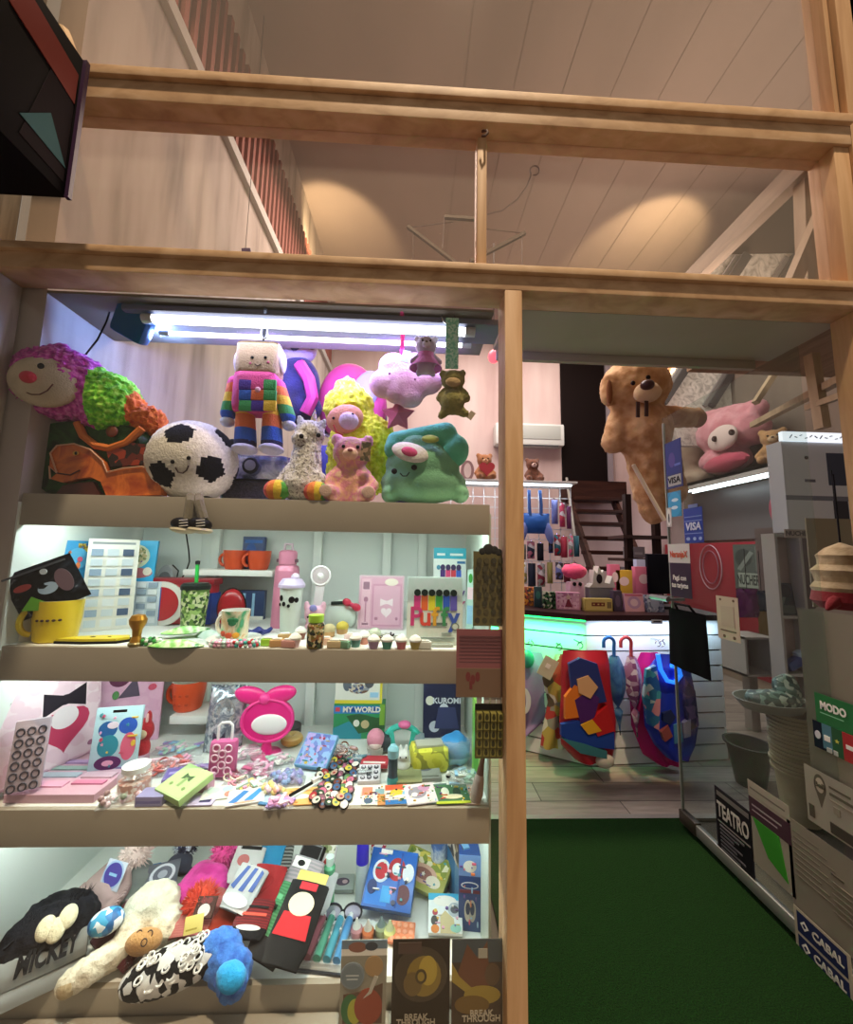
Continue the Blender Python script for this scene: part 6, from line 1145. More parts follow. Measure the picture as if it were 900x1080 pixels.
p = S4(398, 935); k = K(p); pack('snack_tube_bag', 'narrow yellow green bag with red and white print behind the blue box', 'bag', p, 16*k, 52*k, .02, M('#b4c42f', .4), [('r', 0, .55, 1, 1, M(('#b32a3a', '#e3dcd6', '#7a2a4a'), .4, 0, 'print', scale=70)), ('e', .5, .75, .3, .1, PAPER)], lean=6)
t = T('toy_glasses', 'toy glasses with dark frame in a clear bag', 'glasses', S4(361, 968, .015)); g = G()
for x in (-.032, .036): g.tube([(x+.03*cos(a), .0+.010*sin(a), .018+.018*sin(a)) for a in [2*pi*i/20 for i in range(20)]], .0035, M('#1a1a2a', .3), closed=True)
g.tube([(-.004, 0, .02), (.002, 0, .024), (.008, 0, .02)], .003, M('#1a1a2a', .3)); g.out('frame', t)
for x in (-.032, .036): g = G(); g.add([(x+.029*cos(a), .0095*sin(a), .018+.017*sin(a)) for a in [2*pi*i/20 for i in range(20)]], [tuple(range(20))], M('#b0a3cf', .2, 0, 'film', a=.5)); g.out('lens', t)
pack('clear_hair_pack', 'small clear pack with dark mauve clip behind the glasses', 'pack', S4(360, 945, .0), .085, .05, .02, M('#a9b3b0', .3), [('e', .5, .5, .3, .25, M('#5a4a60')), ('e', .6, .5, .12, .12, M('#c9a9b4'))], lie=True, lean=20)
clearbag('clear_bead_packet', 'crumpled clear packet of pale beads between the glasses and the clay pots', 352, 988, .14, .07, .035, [PAPER, M('#cfd3d8'), PALE], 20, rz=.2)
# toy boxes
p = S4(406, 970, .02); k = K(p)
t = pack('blue_toy_box', 'big blue toy box with red round prints lying propped at the back', 'box', p, .175, .165, .03, M('#1f5fb4', .35), [('r', .04, .04, .5, .3, M('#2a78cf')), ('e', .28, .6, .18, .2, M('#c9d3dc')), ('e', .28, .6, .13, .15, M('#b3222f')), ('e', .6, .66, .18, .2, M('#a81a26')), ('e', .6, .66, .1, .11, M('#d3d8de')), ('r', .36, .1, .56, .36, M('#3f9ad8')), ('e', .85, .62, .12, .16, M('#d3d8de')), ('e', .8, .26, .14, .16, M('#5a3038')), ('e', .15, .32, .1, .12, M('#23366a')), ('r', .2, .9, .45, .98, PAPER), ('r', .66, .05, .7, .95, M('#1a4a98'))], rz=-.2, lie=True, lean=32, part='box', busy=22)
pack('green_toy_pack', 'olive yellow toy pack with pink bubble window behind the blue toy box', 'pack', S4(440, 945, .02), .19, .12, .025, M('#9a9a4a', .4), [('r', .05, .5, .95, .95, M(('#7d8a3a', '#c9bc5a', '#d9d4b8', '#5f7a3a'), .4, 0, 'print', scale=50)), ('e', .5, .4, .3, .25, M('#c9a08f')), ('e', .5, .4, .2, .15, M('#8a5a52')), ('e', .75, .3, .15, .15, M('#d6cdbb'))], rz=-.55, lie=True, lean=25, busy=14)
p = S4(463, 930); k = K(p)
t = T('printed_cup_tube', 'cylinder tin with dark blue and white wavy print at the back right', 'tin', p); g = G(); g.lathe([(0, 0), (8.5*k, 0), (9*k, 46*k), (0, 46*k)], M(('#1d2f5a', '#d3dae2', '#3f6aa8', '#4a2a34'), .35, 0, 'swirl', scale=14)); g.out('tin', t)
p = S4(470, 992, .0); k = K(p)
pack('white_cyan_pack', 'white bag with cyan top, round grey badge and small animal shapes', 'pack', p, .115, .10, .02, M('#d9dfdf', .4), [('r', 0, .82, 1, 1, M('#2fa3c9')), ('e', .5, .8, .35, .14, PAPER), ('e', .78, .58, .2, .18, M('#aab3bb')), ('e', .78, .58, .12, .1, M('#4a4f5a')), ('p', [(.35, .0), (.35, .4), (.5, .55), (.75, .35), (.8, 0)], M('#c9b98c')), ('e', .18, .3, .1, .12, M('#3a3a3a')), ('e', .2, .1, .12, .1, M('#d9823a')), ('e', .2, .5, .08, .07, M('#a83a4a')), ('e', .8, .12, .16, .1, M('#8fc4b4'))], rz=-.05, lie=True, lean=28, busy=12)
p = S4(492, 960, .0)
pack('cardboard_side_pack', 'tall dark printed packs standing on edge left of the blue slipper box', 'pack', Vector((.185, .30, Z4)), .16, .24, .025, M('#5f8ab0', .4), [('r', 0, .6, 1, 1, M(('#4a2a22', '#8a7a4a', '#c9bfae', '#2a2020'), .4, 0, 'print', scale=40)), ('r', 0, .0, .5, .6, M('#2f6f9f'))], rz=-1.32)
t = pack('blue_slipper_box', 'tall blue box with white logo band standing at the right end of the bottom shelf', 'box', Vector((.225, .20, Z4)), .075, .235, .16, M('#1f3f7a', .4), [('r', 0, .72, 1, 1, M('#6f93cf')), ('e', .5, .85, .3, .08, PAPER), ('e', .5, .6, .4, .045, M('#c9ccd2')), ('e', .5, .6, .34, .032, M('#1f3f7a')), ('r', .05, .5, .95, .54, M('#6a2a3a')), ('e', .42, .27, .16, .14, M('#b9b4a8')), ('e', .62, .27, .16, .14, M('#a8a49a')), ('e', .42, .3, .1, .08, M('#2a3350')), ('e', .62, .3, .1, .08, M('#2a3350'))], rz=-.12, part='box', busy=14)
# pop-it and small clay pots
t = T('orange_popper', 'orange square bubble popper toy with pale grid', 'toy', S4(424, 984, .02), rot=(rad(12), 0, -.12)); g = G(); g.box((0, 0, 0), (.085, .06, .010), M('#d9805a', .4), bev=.003); g.out('pad', t); g = G()
for i in range(4):
    for j in range(3): g.ell((-.031+.0205*i, -.019+.019*j, .005), (.0082, .0075, .004), M('#e39c7c', .4), seg=10, rings=6)
g.out('bubbles', t)
for px, py, c, lid, lb in ((376, 988, M('#c98a8f', .3), PAPER, 'small clear pot with rose clay and cone tip'), (388, 990, M('#c46a3a', .3), M('#d6c9bb'), 'small clear pot with orange clay'), (402, 986, M('#a8b08a', .3), M('#7a8a8c'), 'small clear pot with sage clay and grey lid'), (411, 990, M('#d9d98a', .3), M('#c9cfa0'), 'flat pale yellow clay pot')):
    t = T('clay_pot', lb+' below the blue toy box', 'pot', S4(px, py)); g = G(); g.lathe([(0, 0), (.018, 0), (.02, .025), (.012, .032), (0, .032)], c, seg=18); g.out('pot', t); g = G(); g.lathe([(.014, .031), (.008, .042), (.003, .056), (0, .057)], lid, seg=14); g.out('lid', t)
pack('dark_photo_strip', 'strip of dark photo stickers lying behind the phone case package', 'sticker strip', S4(385, 998), .11, .05, .003, M('#3a3f4a', .4), [('r', .05, .15, .35, .85, M('#6f8aa0')), ('r', .38, .15, .65, .85, M('#b86a4a')), ('r', .68, .15, .95, .85, M('#6a5f58'))], lie=True)
# things stood against the glass
PKC = M('#a39a84', .5)
t, w, h = sheet('phone_case_pack', 'beige phone case package with grey round label against the glass', 357, 991, 409, 1085, M('#8f8b7c', .5), [('r', 0, .82, 1, .9, PAPER), ('r', 0, .9, 1, 1, M('#6f8494')), ('e', .35, .92, .2, .06, M('#8a5a4a')), ('e', .65, .93, .14, .05, M('#3a4450')), ('e', .72, .7, .2, .12, M('#a8895f')), ('p', [(.08, .06), (.08, .38), (.5, .42), (.92, .5), (.92, .06)], M('#5a4030')), ('e', .24, .22, .2, .17, M('#2f6a3a')), ('e', .34, .2, .16, .14, M('#a8a83a')), ('e', .62, .25, .3, .2, M('#8f3f26')), ('p', [(.5, .34), (.68, .4), (.82, .58), (.74, .6), (.62, .42)], M('#b8b4a8')), ('e', .26, .6, .26, .15, M('#7d8a92')), ('e', .26, .6, .23, .13, M('#6f7d86')), ('r', .12, .6, .4, .615, M('#b8bfc2')), ('r', .14, .56, .38, .572, M('#b8bfc2'))], cat='package', part='package')
t, w, h = sheet('dark_book_cover', 'dark brown book cover with glowing yellow ball, left one against the glass', 412, 990, 475, 1090, M('#2e2519', .5), [('e', .5, .62, .46, .3, M('#3f321c')), ('e', .55, .6, .3, .22, M('#8a7328')), ('e', .62, .66, .16, .16, M('#b59c38')), ('e', .36, .52, .16, .13, M('#6f5a2a')), ('e', .5, .6, .1, .08, M('#4a3d1c')), ('e', .5, .6, .06, .05, M('#9a8432')), ('r', .1, .85, .5, .97, M('#4a3428'))], cat='book', part='cover')
for i, s in enumerate(('BREAK', 'THROUGH')): txt(s, .022, M('#a59b8a'), t, (-.012, -.002, h*(.17-.055*i)+.0), bold=.0005)
t, w, h = sheet('gold_book_cover', 'brown and gold book cover with rocky figures, next to the post', 476, 990, 530, 1090, M('#3d2c1a', .5), [('r', 0, .75, 1, 1, M('#3f4a50')), ('p', [(.1, .6), (.3, .95), (.5, .8), (.7, .98), (.75, .5), (.3, .4)], M('#6a3f24')), ('p', [(0, .75), (.15, .6), (.45, .45), (.4, .38), (0, .55)], M('#a08a34')), ('e', .6, .4, .36, .1, M('#9a8430')), ('e', .4, .3, .34, .1, M('#6f5520')), ('e', .8, .62, .15, .12, M('#5a4428')), ('r', .52, .8, .7, .9, M('#a8a596'))], cat='book', part='cover')
for i, s in enumerate(('BREAK', 'THROUGH')): txt(s, .022, M('#b5ab98'), t, (.012, -.002, h*(.21-.055*i)), bold=.0005)
# ------------------------------------------------------------------ the shop behind: counter
random.seed(31)
A = Vector((1.19, 1.36, 0)); B = Vector((2.19, 1.44, 0)); Cc = Vector((.45, 1.76, 0)); ZC = .935
SLAT = M('#dfe3e6', .4)
t = T('shop_counter', 'white slatted shop counter with dark top, green lit on its left side', 'counter', A); 
def slats(g, a, b, m):
    d = (b-a).normalized(); n = Vector((d.y, -d.x, 0)); L_ = (b-a).length
    g.bar(a+Vector((0, 0, ZC/2))-n*.02-A, b+Vector((0, 0, ZC/2))-n*.02-A, .02, ZC, M('#3a3c3e', .6))
    for i in range(9): z = .005+i*.1033; g.bar(a+Vector((0, 0, z+.049))-A-n*.004, b+Vector((0, 0, z+.049))-A-n*.004, .02, .092, m)
g = G(); slats(g, A, B, SLAT); g.out('front_panel', t, smooth=0)
g = G(); slats(g, Cc, A, SLAT); g.out('left_panel', t, smooth=0)
g = G(); slats(g, B, B+Vector((.06, .55, 0)), SLAT); g.out('end_panel', t, smooth=0)
g = G(); top = [Cc+Vector((-.02, -.02, 0)), A+Vector((-.01, -.035, 0)), B+Vector((.03, -.03, 0)), B+Vector((.10, .56, 0)), A+Vector((.25, .56, 0)), Cc+Vector((.3, .5, 0))]
slab(g, [(v.x-A.x, v.y-A.y) for v in top], ZC, ZC+.035, M('#2c1a1c', .4)); g.out('counter_top', t, smooth=0)
g = G(); d = (A-Cc).normalized(); n = Vector((d.y, -d.x, 0)); g.bar(Cc+n*.006+Vector((0, 0, ZC-.008))-A, A+n*.006+Vector((0, 0, ZC-.008))-A, .012, .01, M('#2bff7a', .4, 0, 'emit', e=3)); g.out('led_strip', t)
mid = (Cc+A)/2
area('lamp_counter_green', mid+n*.085+Vector((0, 0, ZC-.03)), (A-Cc).length*.95, .05, 4.5, (.03, 1, .25), (rad(28), 0, math.atan2(d.y, d.x)), 120)
d2 = (B-A).normalized(); n2 = Vector((d2.y, -d2.x, 0)); mid2 = (A+B)/2
area('lamp_counter_white', mid2+n2*.085+Vector((0, 0, ZC-.03)), .95, .05, 2.6, (.66, .82, 1), (rad(24), 0, math.atan2(d2.y, d2.x)))
ZT_ = ZC+.0355
def C1(px, Y): q = P(px, 650, Y); q.z = ZT_; return q
def cbox(lb, x0, x1, y0, Y, m, sh=(), lean=0, d=.05, z=0, rz=0, name='toy_box', cat='box'):
    k = (Y+1.2)/FPX; q = C1((x0+x1)/2, Y); q.z += z; return pack(name, lb, cat, q, (x1-x0)*k, max(.03, (651-y0)*k-z), d, m, sh, lean=lean, rz=rz)
PR = lambda *c, s=60: M(tuple(c), .45, 0, 'print', scale=s)
cbox('orange and red printed box at the left end of the counter by the post', 548, 563, 632, 1.75, PR('#7a4a2a', '#c9862f', '#8a2f26', '#3a2a22'), rz=-.3)
cbox('dark teal box on the counter between the orange box and the leafy box', 564, 572, 630, 1.66, M('#1d3a3a', .5), [('e', .5, .6, .3, .2, M('#2f6a5a'))], rz=-.3)
cbox('dark green leafy printed box on the counter', 573, 587, 634, 1.60, PR('#1f2f22', '#3f6a3f', '#c9c9a8', '#27402c'), rz=-.3)
cbox('pink box with red seated shape on the counter corner', 588, 612, 633, 1.55, M('#c98fa8', .45), [('r', .05, .05, .95, .95, PR('#d8a0b8', '#e6bccb', '#b8708f')), ('p', [(.35, .15), (.5, .75), (.68, .15)], M('#7a1f33')), ('e', .5, .72, .1, .12, M('#d9b9a8'))], rz=-.2)
cbox('yellow box with dark red lettering in the middle of the counter', 617, 647, 638, 1.50, M('#b0a05a', .5), [('r', .04, .1, .96, .9, M('#c2b06a')), ('r', .25, .4, .72, .7, M('#6a2a22')), ('r', .3, .5, .36, .6, M('#c2b06a')), ('r', .46, .5, .52, .6, M('#c2b06a')), ('r', .6, .5, .66, .6, M('#c2b06a')), ('r', .8, .25, .95, .75, M('#7a6a4a'))], name='card_box')
cbox('dark grey purple box beside the yellow lettered box', 648, 657, 630, 1.52, M('#4a3f52', .5), [('e', .5, .5, .3, .3, M('#6a5a72'))])
cbox('pale pink pack with lilac round print on the counter', 660, 681, 632, 1.50, M('#cfa0ae', .45), [('e', .5, .5, .34, .34, M('#b08fb4')), ('e', .5, .5, .2, .2, M('#d6bcc8')), ('r', .05, .85, .95, .97, M('#c96a86'))], lean=8)
cbox('grey blue pack with white print at the right end of the counter', 683, 702, 633, 1.50, PR('#6f7a94', '#9aa6bc', '#c3c9d6', '#4a5470'), [('e', .5, .5, .25, .3, M('#aab6c8'))], lean=8)
for x0, x1, y0, c, lb in ((651, 669, 612, '#c9a03a', 'golden yellow plush box in the second row of the counter'), (672, 690, 608, '#d2708f', 'bright pink box behind the grey blue pack'), (690, 700, 618, '#c98aa4', 'narrow rose box at the back right of the counter'), (645, 656, 606, '#c9688a', 'tall thin rose pack behind the golden box'), (674, 686, 602, '#a9b4d4', 'pale blue box top standing behind the bright pink box')):
    cbox(lb, x0, x1, y0, 1.72 if y0 > 603 else 1.82, M(c, .45), [('e', .5, .7, .3, .12, M('#e6c9d0')), ('r', .1, .1, .9, .3, M('#8a4a5a'))])
q = C1(633, 1.66); k = 2.86/FPX
t = T('toy_castle', 'white castle shaped ornament standing behind the yellow lettered box', 'ornament', q)
g = G(); g.box((0, 0, 11*k), (26*k, .08, 22*k), M('#8a8a8c', .5), bev=.01); g.prism([(-14*k, 22*k), (-10*k, 26*k), (-8*k, 40*k), (-5*k, 36*k), (-3*k, 44*k), (0, 37*k), (2*k, 40*k), (3*k, 27*k), (8*k, 26*k), (11*k, 34*k), (14*k, 22*k)], -.05, .03, M('#c9c6c0', .5)); g.prism(oval(-3*k, 31*k, 3*k, 5*k, 12), -.055, -.045, M('#2a2226')); g.out('castle', t, smooth=0)
q = C1(607, 1.72); k = 2.92/FPX
t = T('pink_fluffy_toy', 'pink fluffy topped toy on a white face box behind the pink box', 'toy', q)
g = G(); g.box((0, 0, 13*k), (16*k, .09, 26*k), M('#c9a0b4', .5), bev=.02); g.ell((-3*k, -.05, 24*k), (2*k, .01, 2*k), BLACK); g.ell((3*k, -.05, 24*k), (2*k, .01, 2*k), BLACK); g.out('box', t); g = G(); g.ell((0, 0, 37*k), (13*k, .07, 8*k), F('#d94a78', scale=60)); g.out('fluff', t, fuzz=(.012, 40))
# LED monitor edge
q = C1(697, 1.72)
t = T('till_screen', 'black till screen at the right end of the counter', 'screen', q); k = 2.92/FPX
g = G(); g.box((0, 0, .01), (.14, .12, .02), DARK, bev=.004); g.bar((0, .02, .02), (0, .02, .16), .04, .02, DARK); g.out('stand', t); g = G(); g.box((0, 0, 36*k), (26*k, .03, 42*k), M('#0c0d1a', .3), bev=.006); g.out('screen', t)
# ------------------------------------------------------------------ things hanging on the counter
def hang(name, label, cat, px, py, Y): return T(name, label, cat, P(px, py, Y))
def drape(t, pts, Y, m, depth=.05, art_=None, ripple=.02, nm='cloth', fr=9):
    """a hanging garment: outline rows (y, xl, xr) in the picture laid out at depth Y, rounded and rippled"""
    o = Vector(t.location); n = len(pts)-1
    def f(side):
        def q(u, v):
            i = min(n-1, int(v*n)); a = v*n-i; y = pts[i][0]*(1-a)+pts[i+1][0]*a; xl = pts[i][1]*(1-a)+pts[i+1][1]*a; xr = pts[i][2]*(1-a)+pts[i+1][2]*a
            b = P(xl+(xr-xl)*u, y, Y)-o; e = max(0, sin(pi*u))**.5
            b.y += side*depth*e*.5*min(1, .12+v*4)+ripple*e*sin(u*fr+v*3)*(.3+v)*.6; return b
        return q
    g = G(); g.grid(f(-1), 22, 20, m); g.grid(lambda u, v: f(1)(1-u, v), 22, 20, m); return g.out(nm, t, smooth=60, merge=True)
def hook(t, px, py, Y, m=CHROME):
    o = Vector(t.location); c = P(px, py, Y)-o; g = G(); g.tube([c+Vector((0, .09, .0)), c+Vector((0, .0, 0)), c+Vector((0, -.02, .012))], .004, m); g.tube([c+Vector((.018*cos(a), 0, -.018+.018*sin(a))) for a in [pi*(-.6+1.6*i/10) for i in range(11)]], .003, m); g.out('hook', t)
t = hang('lilac_cape', 'lilac cape with white crescent moon hanging on the green lit counter side', 'cape', 566, 690, 1.50)
drape(t, [(688, 553, 585), (705, 540, 590), (740, 536, 586), (762, 536, 572), (776, 536, 556)], 1.50, M('#9a7fb4', .8)); hook(t, 560, 676, 1.5)
o = Vector(t.location); g = G(); c = P(553, 738, 1.455)-o; g.prism([(.02+.05*cos(a), .085*sin(a)) for a in [-pi/2+pi*i/12 for i in range(13)]]+[(.02+.018*cos(a), .07*sin(a)) for a in [pi/2-pi*i/12 for i in range(13)]], -.004, .004, M('#d6cfd9', .7), None, c-Vector((.03, .02, 0))); g.out('moon', t)
t = hang('teal_ball_bag', 'teal round net hanging by the lilac cape at the very left of the counter', 'net', 556, 695, 1.46); g = G(); g.ell((0, 0, -.0), (.05, .04, .06), M('#2f9f8a', .5)); g.out('net', t)
t = hang('costume_pack', 'grey and white costume pack with olive mask leaning out beside the cape', 'costume', 592, 700, 1.38)
drape(t, [(690, 586, 600), (715, 572, 602), (740, 578, 602), (770, 572, 600), (788, 570, 596)], 1.40, PR('#8a867a', '#c9c6b8', '#5a4a3a', '#a8342f', '#b09a4a', s=14), depth=.06); hook(t, 590, 680, 1.4, M('#1f3a2a'))
o = Vector(t.location); g = G(); c = P(578, 704, 1.33)-o; g.box(c, (.10, .004, .13), M('#c3c0a8', .5), rot=(0, .5, 0)); g.box(c+Vector((0, -.003, .01)), (.03, .003, .03), PAPER, rot=(0, .5, 0)); g.out('card', t)
t = hang('red_costume_bag', 'big clear bag holding a red and blue costume with orange and purple patches', 'costume', 618, 690, 1.24)
drape(t, [(686, 594, 640), (700, 592, 643), (730, 592, 645), (760, 590, 650), (785, 592, 648), (800, 606, 644)], 1.24, M('#a8182a', .35), depth=.14, ripple=.025)
o = Vector(t.location); Y_ = 1.165
def pp(pts, m, e=0, nm=None, gg=None): g_ = gg or G(); g_.prism([((P(x, y, Y_)-o).x, (P(x, y, Y_)-o).z) for x, y in pts], Y_-o.y-.004-e, Y_-o.y+.02, m); return g_
g = pp([(600, 700), (612, 694), (630, 700), (640, 740), (628, 742), (604, 735)], M('#27357a', .4)); pp([(596, 735), (606, 722), (620, 730), (612, 756), (596, 758)], M('#d9772a', .4), .002, gg=g); pp([(606, 738), (620, 728), (632, 736), (626, 758), (612, 762)], M('#4a1f6a', .4), .004, gg=g); pp([(622, 760), (640, 744), (648, 770), (630, 776)], M('#b31f26', .4), .006, gg=g); pp([(612, 764), (624, 758), (634, 770), (620, 774)], M('#d9a42a', .4), .008, gg=g); pp([(592, 764), (610, 760), (648, 772), (648, 790), (610, 786), (592, 776)], M('#1d3f9a', .4), .001, gg=g); pp([(608, 716), (620, 712), (630, 724), (622, 736), (610, 730)], M('#d3a67c', .5), .009, gg=g); pp([(592, 778), (616, 784), (640, 792), (640, 800), (612, 794)], M('#3a7a86', .4), .003, gg=g); g.out('costume', t, smooth=0)
g = G(); c = P(637, 801, 1.2)-o; g.ell(c, (.06, .05, .045), M('#d3cec2', .6)); g.out('shoe', t); hook(t, 612, 678, 1.26, M('#1f5f6a'))
def umbrella(name, label, px, y0, y1, ytip, m, hm, w):
    t = hang(name, label, 'umbrella', px, y0, 1.26); o = Vector(t.location); Y = 1.26
    g = G(); a, b = P(px, y0+22, Y)-o, P(px+6, ytip, Y)-o; n = 16; pr = []
    ax = (b-a); 
    for i in range(n+1):
        u = i/n; pr.append((max(.004, w*(sin(pi*min(1, u*1.25+.12))**.8 if u < .7 else .55*(1-u)/.3)), u))
    vs = []; fs = []
    for r_, u in pr:
        for j in range(16): an = 2*pi*j/16; rr = r_*(1+.22*cos(an*4)); vs.append(a+ax*u+Vector((rr*cos(an), rr*sin(an), 0)))
    for i in range(n):
        for j in range(16): k_ = (j+1) % 16; fs.append((i*16+j, i*16+k_, i*16+16+k_, i*16+16+j))
    g.add(vs, fs, m); g.out('folded_cover', t, smooth=50)
    g = G(); c = P(px, y0+8, Y)-o; R_ = .035; g.tube([a+Vector((0, 0, -.02)), a+Vector((0, 0, .05))]+[c+Vector((-R_+R_*cos(x), 0, R_*sin(x))) for x in [pi*i/10 for i in range(11)]]+[c+Vector((-2*R_, 0, -.03))], .011, hm); g.out('crook_handle', t)
    g = G(); g.tube([b, b+Vector((.002, 0, -.03))], .004, CHROME); g.out('tip', t)
umbrella('blue_umbrella', 'folded blue umbrella with blue crook handle hanging on the counter', 648, 670, 770, 770, M(('#2a5fa8', '#4a86c4', '#6a9ac4'), .5, 0, 'swirl', scale=10), M('#2a6fc4', .35), .055)
umbrella('floral_umbrella', 'folded pink and white floral umbrella with red crook handle', 666, 670, 770, 772, PR('#c9a9bc', '#8a4a7a', '#e3d3da', '#b07a9c', s=30), M('#c9464a', .35), .05)
t = hang('pink_raincoat', 'magenta raincoat hanging behind the blue raincoat', 'raincoat', 684, 695, 1.30)
drape(t, [(688, 676, 694), (705, 668, 700), (730, 664, 705), (765, 666, 712), (795, 678, 716), (806, 694, 716)], 1.31, M('#c81f7a', .35), depth=.06); hook(t, 694, 676, 1.32)
t = hang('blue_raincoat', 'deep blue raincoat bag with floral sides hanging before the magenta one', 'raincoat', 708, 695, 1.20)
drape(t, [(690, 694, 716), (705, 684, 728), (735, 678, 734), (765, 680, 736), (785, 690, 732), (798, 702, 724)], 1.20, M('#1a35b8', .3), depth=.12)
o = Vector(t.location); Y_ = 1.135
FLW = PR('#2a6f9c', '#3f9ab0', '#c98a9c', '#1f5fa8', '#a8c4c9', s=22)
g = pp([(682, 706), (692, 702), (697, 730), (695, 770), (684, 764), (679, 735)], FLW); pp([(722, 715), (733, 728), (737, 765), (727, 770), (722, 745)], PR('#28307a', '#4a3f8a', '#6a5a9c', '#1d2a6a', s=26), .001, gg=g); pp([(699, 752), (707, 748), (712, 756), (706, 764), (699, 760)], M('#1d2a5a', .4), .004, gg=g); pp([(697, 772), (704, 764), (709, 776), (701, 782)], M('#8a4a4a', .4), .004, gg=g); pp([(710, 764), (718, 762), (720, 782), (711, 784)], M('#4a86b0', .4), .004, gg=g); pp([(720, 762), (728, 758), (728, 776), (721, 778)], M('#8a94c4', .4), .004, gg=g); g.out('printed_sides', t, smooth=0)
g = G(); g.tube([P(x, y, 1.12)-o for x, y in ((694, 690), (697, 706), (704, 718), (712, 720), (718, 712), (716, 704), (708, 702))], .013, M('#2a7fff', .3, 0, 'emit', e=1.2)); g.out('light_cord', t); hook(t, 698, 676, 1.22)
t = hang('clear_price_tag', 'clear price tag holder clipped on the counter edge beside the till screen', 'price tag', 693, 656, 1.34); g = G(); g.box((0, 0, 0), (.075, .004, .03), M('#9aa0a6', .4)); g.box((0, -.003, .004), (.05, .002, .008), DARK); g.out('tag', t)
# ------------------------------------------------------------------ wire rack with bags left of the stairs
YR = 3.2; kr = (YR+1.2)/FPX
x0, x1 = P(440, 560, YR).x, P(603, 560, YR).x; zs_ = P(560, 510, YR).z
t = T('wire_rack', 'white wire rack with top shelf on the back left of the shop', 'rack', Vector(((x0+x1)/2, YR, 0))); o = Vector(t.location)
g = G(); W_ = (x1-x0)
for i in range(15): x = -W_/2+W_*i/14; g.bar((x, 0, 0), (x, 0, zs_), .008, .008, M('#c9ccd0', .4))
for i in range(18): z = .05+(zs_-.1)*i/17; g.bar((-W_/2, 0, z), (W_/2, 0, z), .008, .008, M('#c9ccd0', .4))
g.out('wire_panel', t, smooth=0)
g = G(); g.box((0, .0, zs_-.012), (W_, .40, .022), M('#d6d6d4', .5), bev=.004); g.out('top_shelf', t)
g = G(); g.box((0, -.1, zs_-.035), (W_*.96, .04, .018), M('#f2fbff', .4, 0, 'emit', e=3)); g.out('light_strip', t)
area('lamp_rack', Vector(((x0+x1)/2, YR-.12, zs_-.06)), W_*.9, .05, 7, (.85, .95, 1), (rad(-10), 0, 0))
zs_ += .0006
def onr(px): q = P(px, 505, YR-.05); q.z = zs_; return q
BRB = F(('#5a3424', '#7a4a34'), cs=30, scale=60)
bear('brown_bear', 'small dark brown bear with pale muzzle on the rack shelf right of the post', 'soft toy', onr(562), 28*kr, BRB, F('#c9a9a0'), vox=.04)
b = bear('heart_bear', 'small caramel bear holding a red heart on the rack shelf, left of the post', 'soft toy', onr(511), 32*kr, F('#9a6238', scale=60), F('#c99a70'), vox=.04)
g = G(); g.prism(heart(0, 0, .09), -.02, .02, M('#a81d2c', .6), None, (0, -.24*32*kr-.07, .34*32*kr)); g.out('heart', b)
t = T('round_photo_frame', 'small round brown photo frame standing beside the heart bear', 'frame', onr(493)); g = G(); g.prism(oval(0, 11*kr, 7*kr, 11*kr), -.02, .02, M('#8a6a6a', .5)); g.prism(oval(0, 11*kr, 4*kr, 8*kr), -.024, 0, M('#c9b4b0')); g.out('frame', t)
# blue tote
t = T('blue_tote_bag', 'bright blue tote bag with two long straps and lilac side flaps on the rack', 'bag', P(565, 552, YR-.12)); kk = (YR+1.08)/FPX
g = G(); pillow(g, 30*kk, 22*kk, .10, M('#1656a8', .5)); bo = g.out('bag', t, loc=(0, 0, -11*kk), smooth=60, merge=True)
for s in (-1, 1):
    g = G(); g.tube([(s*6*kk, -.01, 8*kk), (s*6.5*kk, 0, 20*kk), (s*6*kk, .02, 36*kk)], .02, M('#12417f', .5)); g.out('strap', t)
    g = G(); g.ell((s*14*kk, -.01, -10*kk), (4.5*kk, .03, 12*kk), M('#6f7fc4', .6), (0, -.25*s, 0)); g.out('side_flap', t)
cols = ['#a83a6a', '#5a6fb0', '#b32a4a', '#7a3f8a', '#1f2f5a', '#c95a7a', '#2a5a6a', '#d9d3d6', '#2f2f3a', '#8aa0b4', '#6a7a5a', '#c9b06a']
PL = [(585, 540, 7, 26), (593, 543, 6, 26), (600, 546, 5, 24), (588, 575, 7, 22), (595, 577, 7, 22), (602, 576, 5, 22), (608, 576, 6, 22), (581, 572, 5, 22), (552, 582, 6, 16), (560, 580, 8, 18), (570, 582, 7, 18), (553, 604, 6, 22), (561, 607, 8, 26), (571, 606, 8, 24), (580, 604, 6, 22), (590, 602, 8, 18), (598, 604, 7, 20), (606, 602, 6, 18)]
desc = ['lilac pouch with pink foot', 'crimson pouch', 'plum pouch', 'dark red pouch', 'rose red pouch', 'hot pink slim pouch', 'teal pouch', 'navy blue slim pouch', 'grey floral pouch', 'pink floral pouch', 'black pouch', 'white slim pouch', 'dark navy jacket bag', 'stone grey bag', 'olive yellow bag', 'dark printed bag', 'wine red bag', 'beige trimmed bag']
rowd = ['top row of the wire rack', 'second row of the wire rack', 'third row of the wire rack', 'lowest visible row of the wire rack']
cc_ = ['#6f78b8', '#a82a55', '#6a2a5a', '#9a2336', '#b83a52', '#d2557f', '#2f6a78', '#232f6a', '#8a8f86', '#b06a80', '#20222c', '#cfd0d4', '#182238', '#8d8f8c', '#9a9455', '#3a3240', '#7a1f38', '#a8998a']
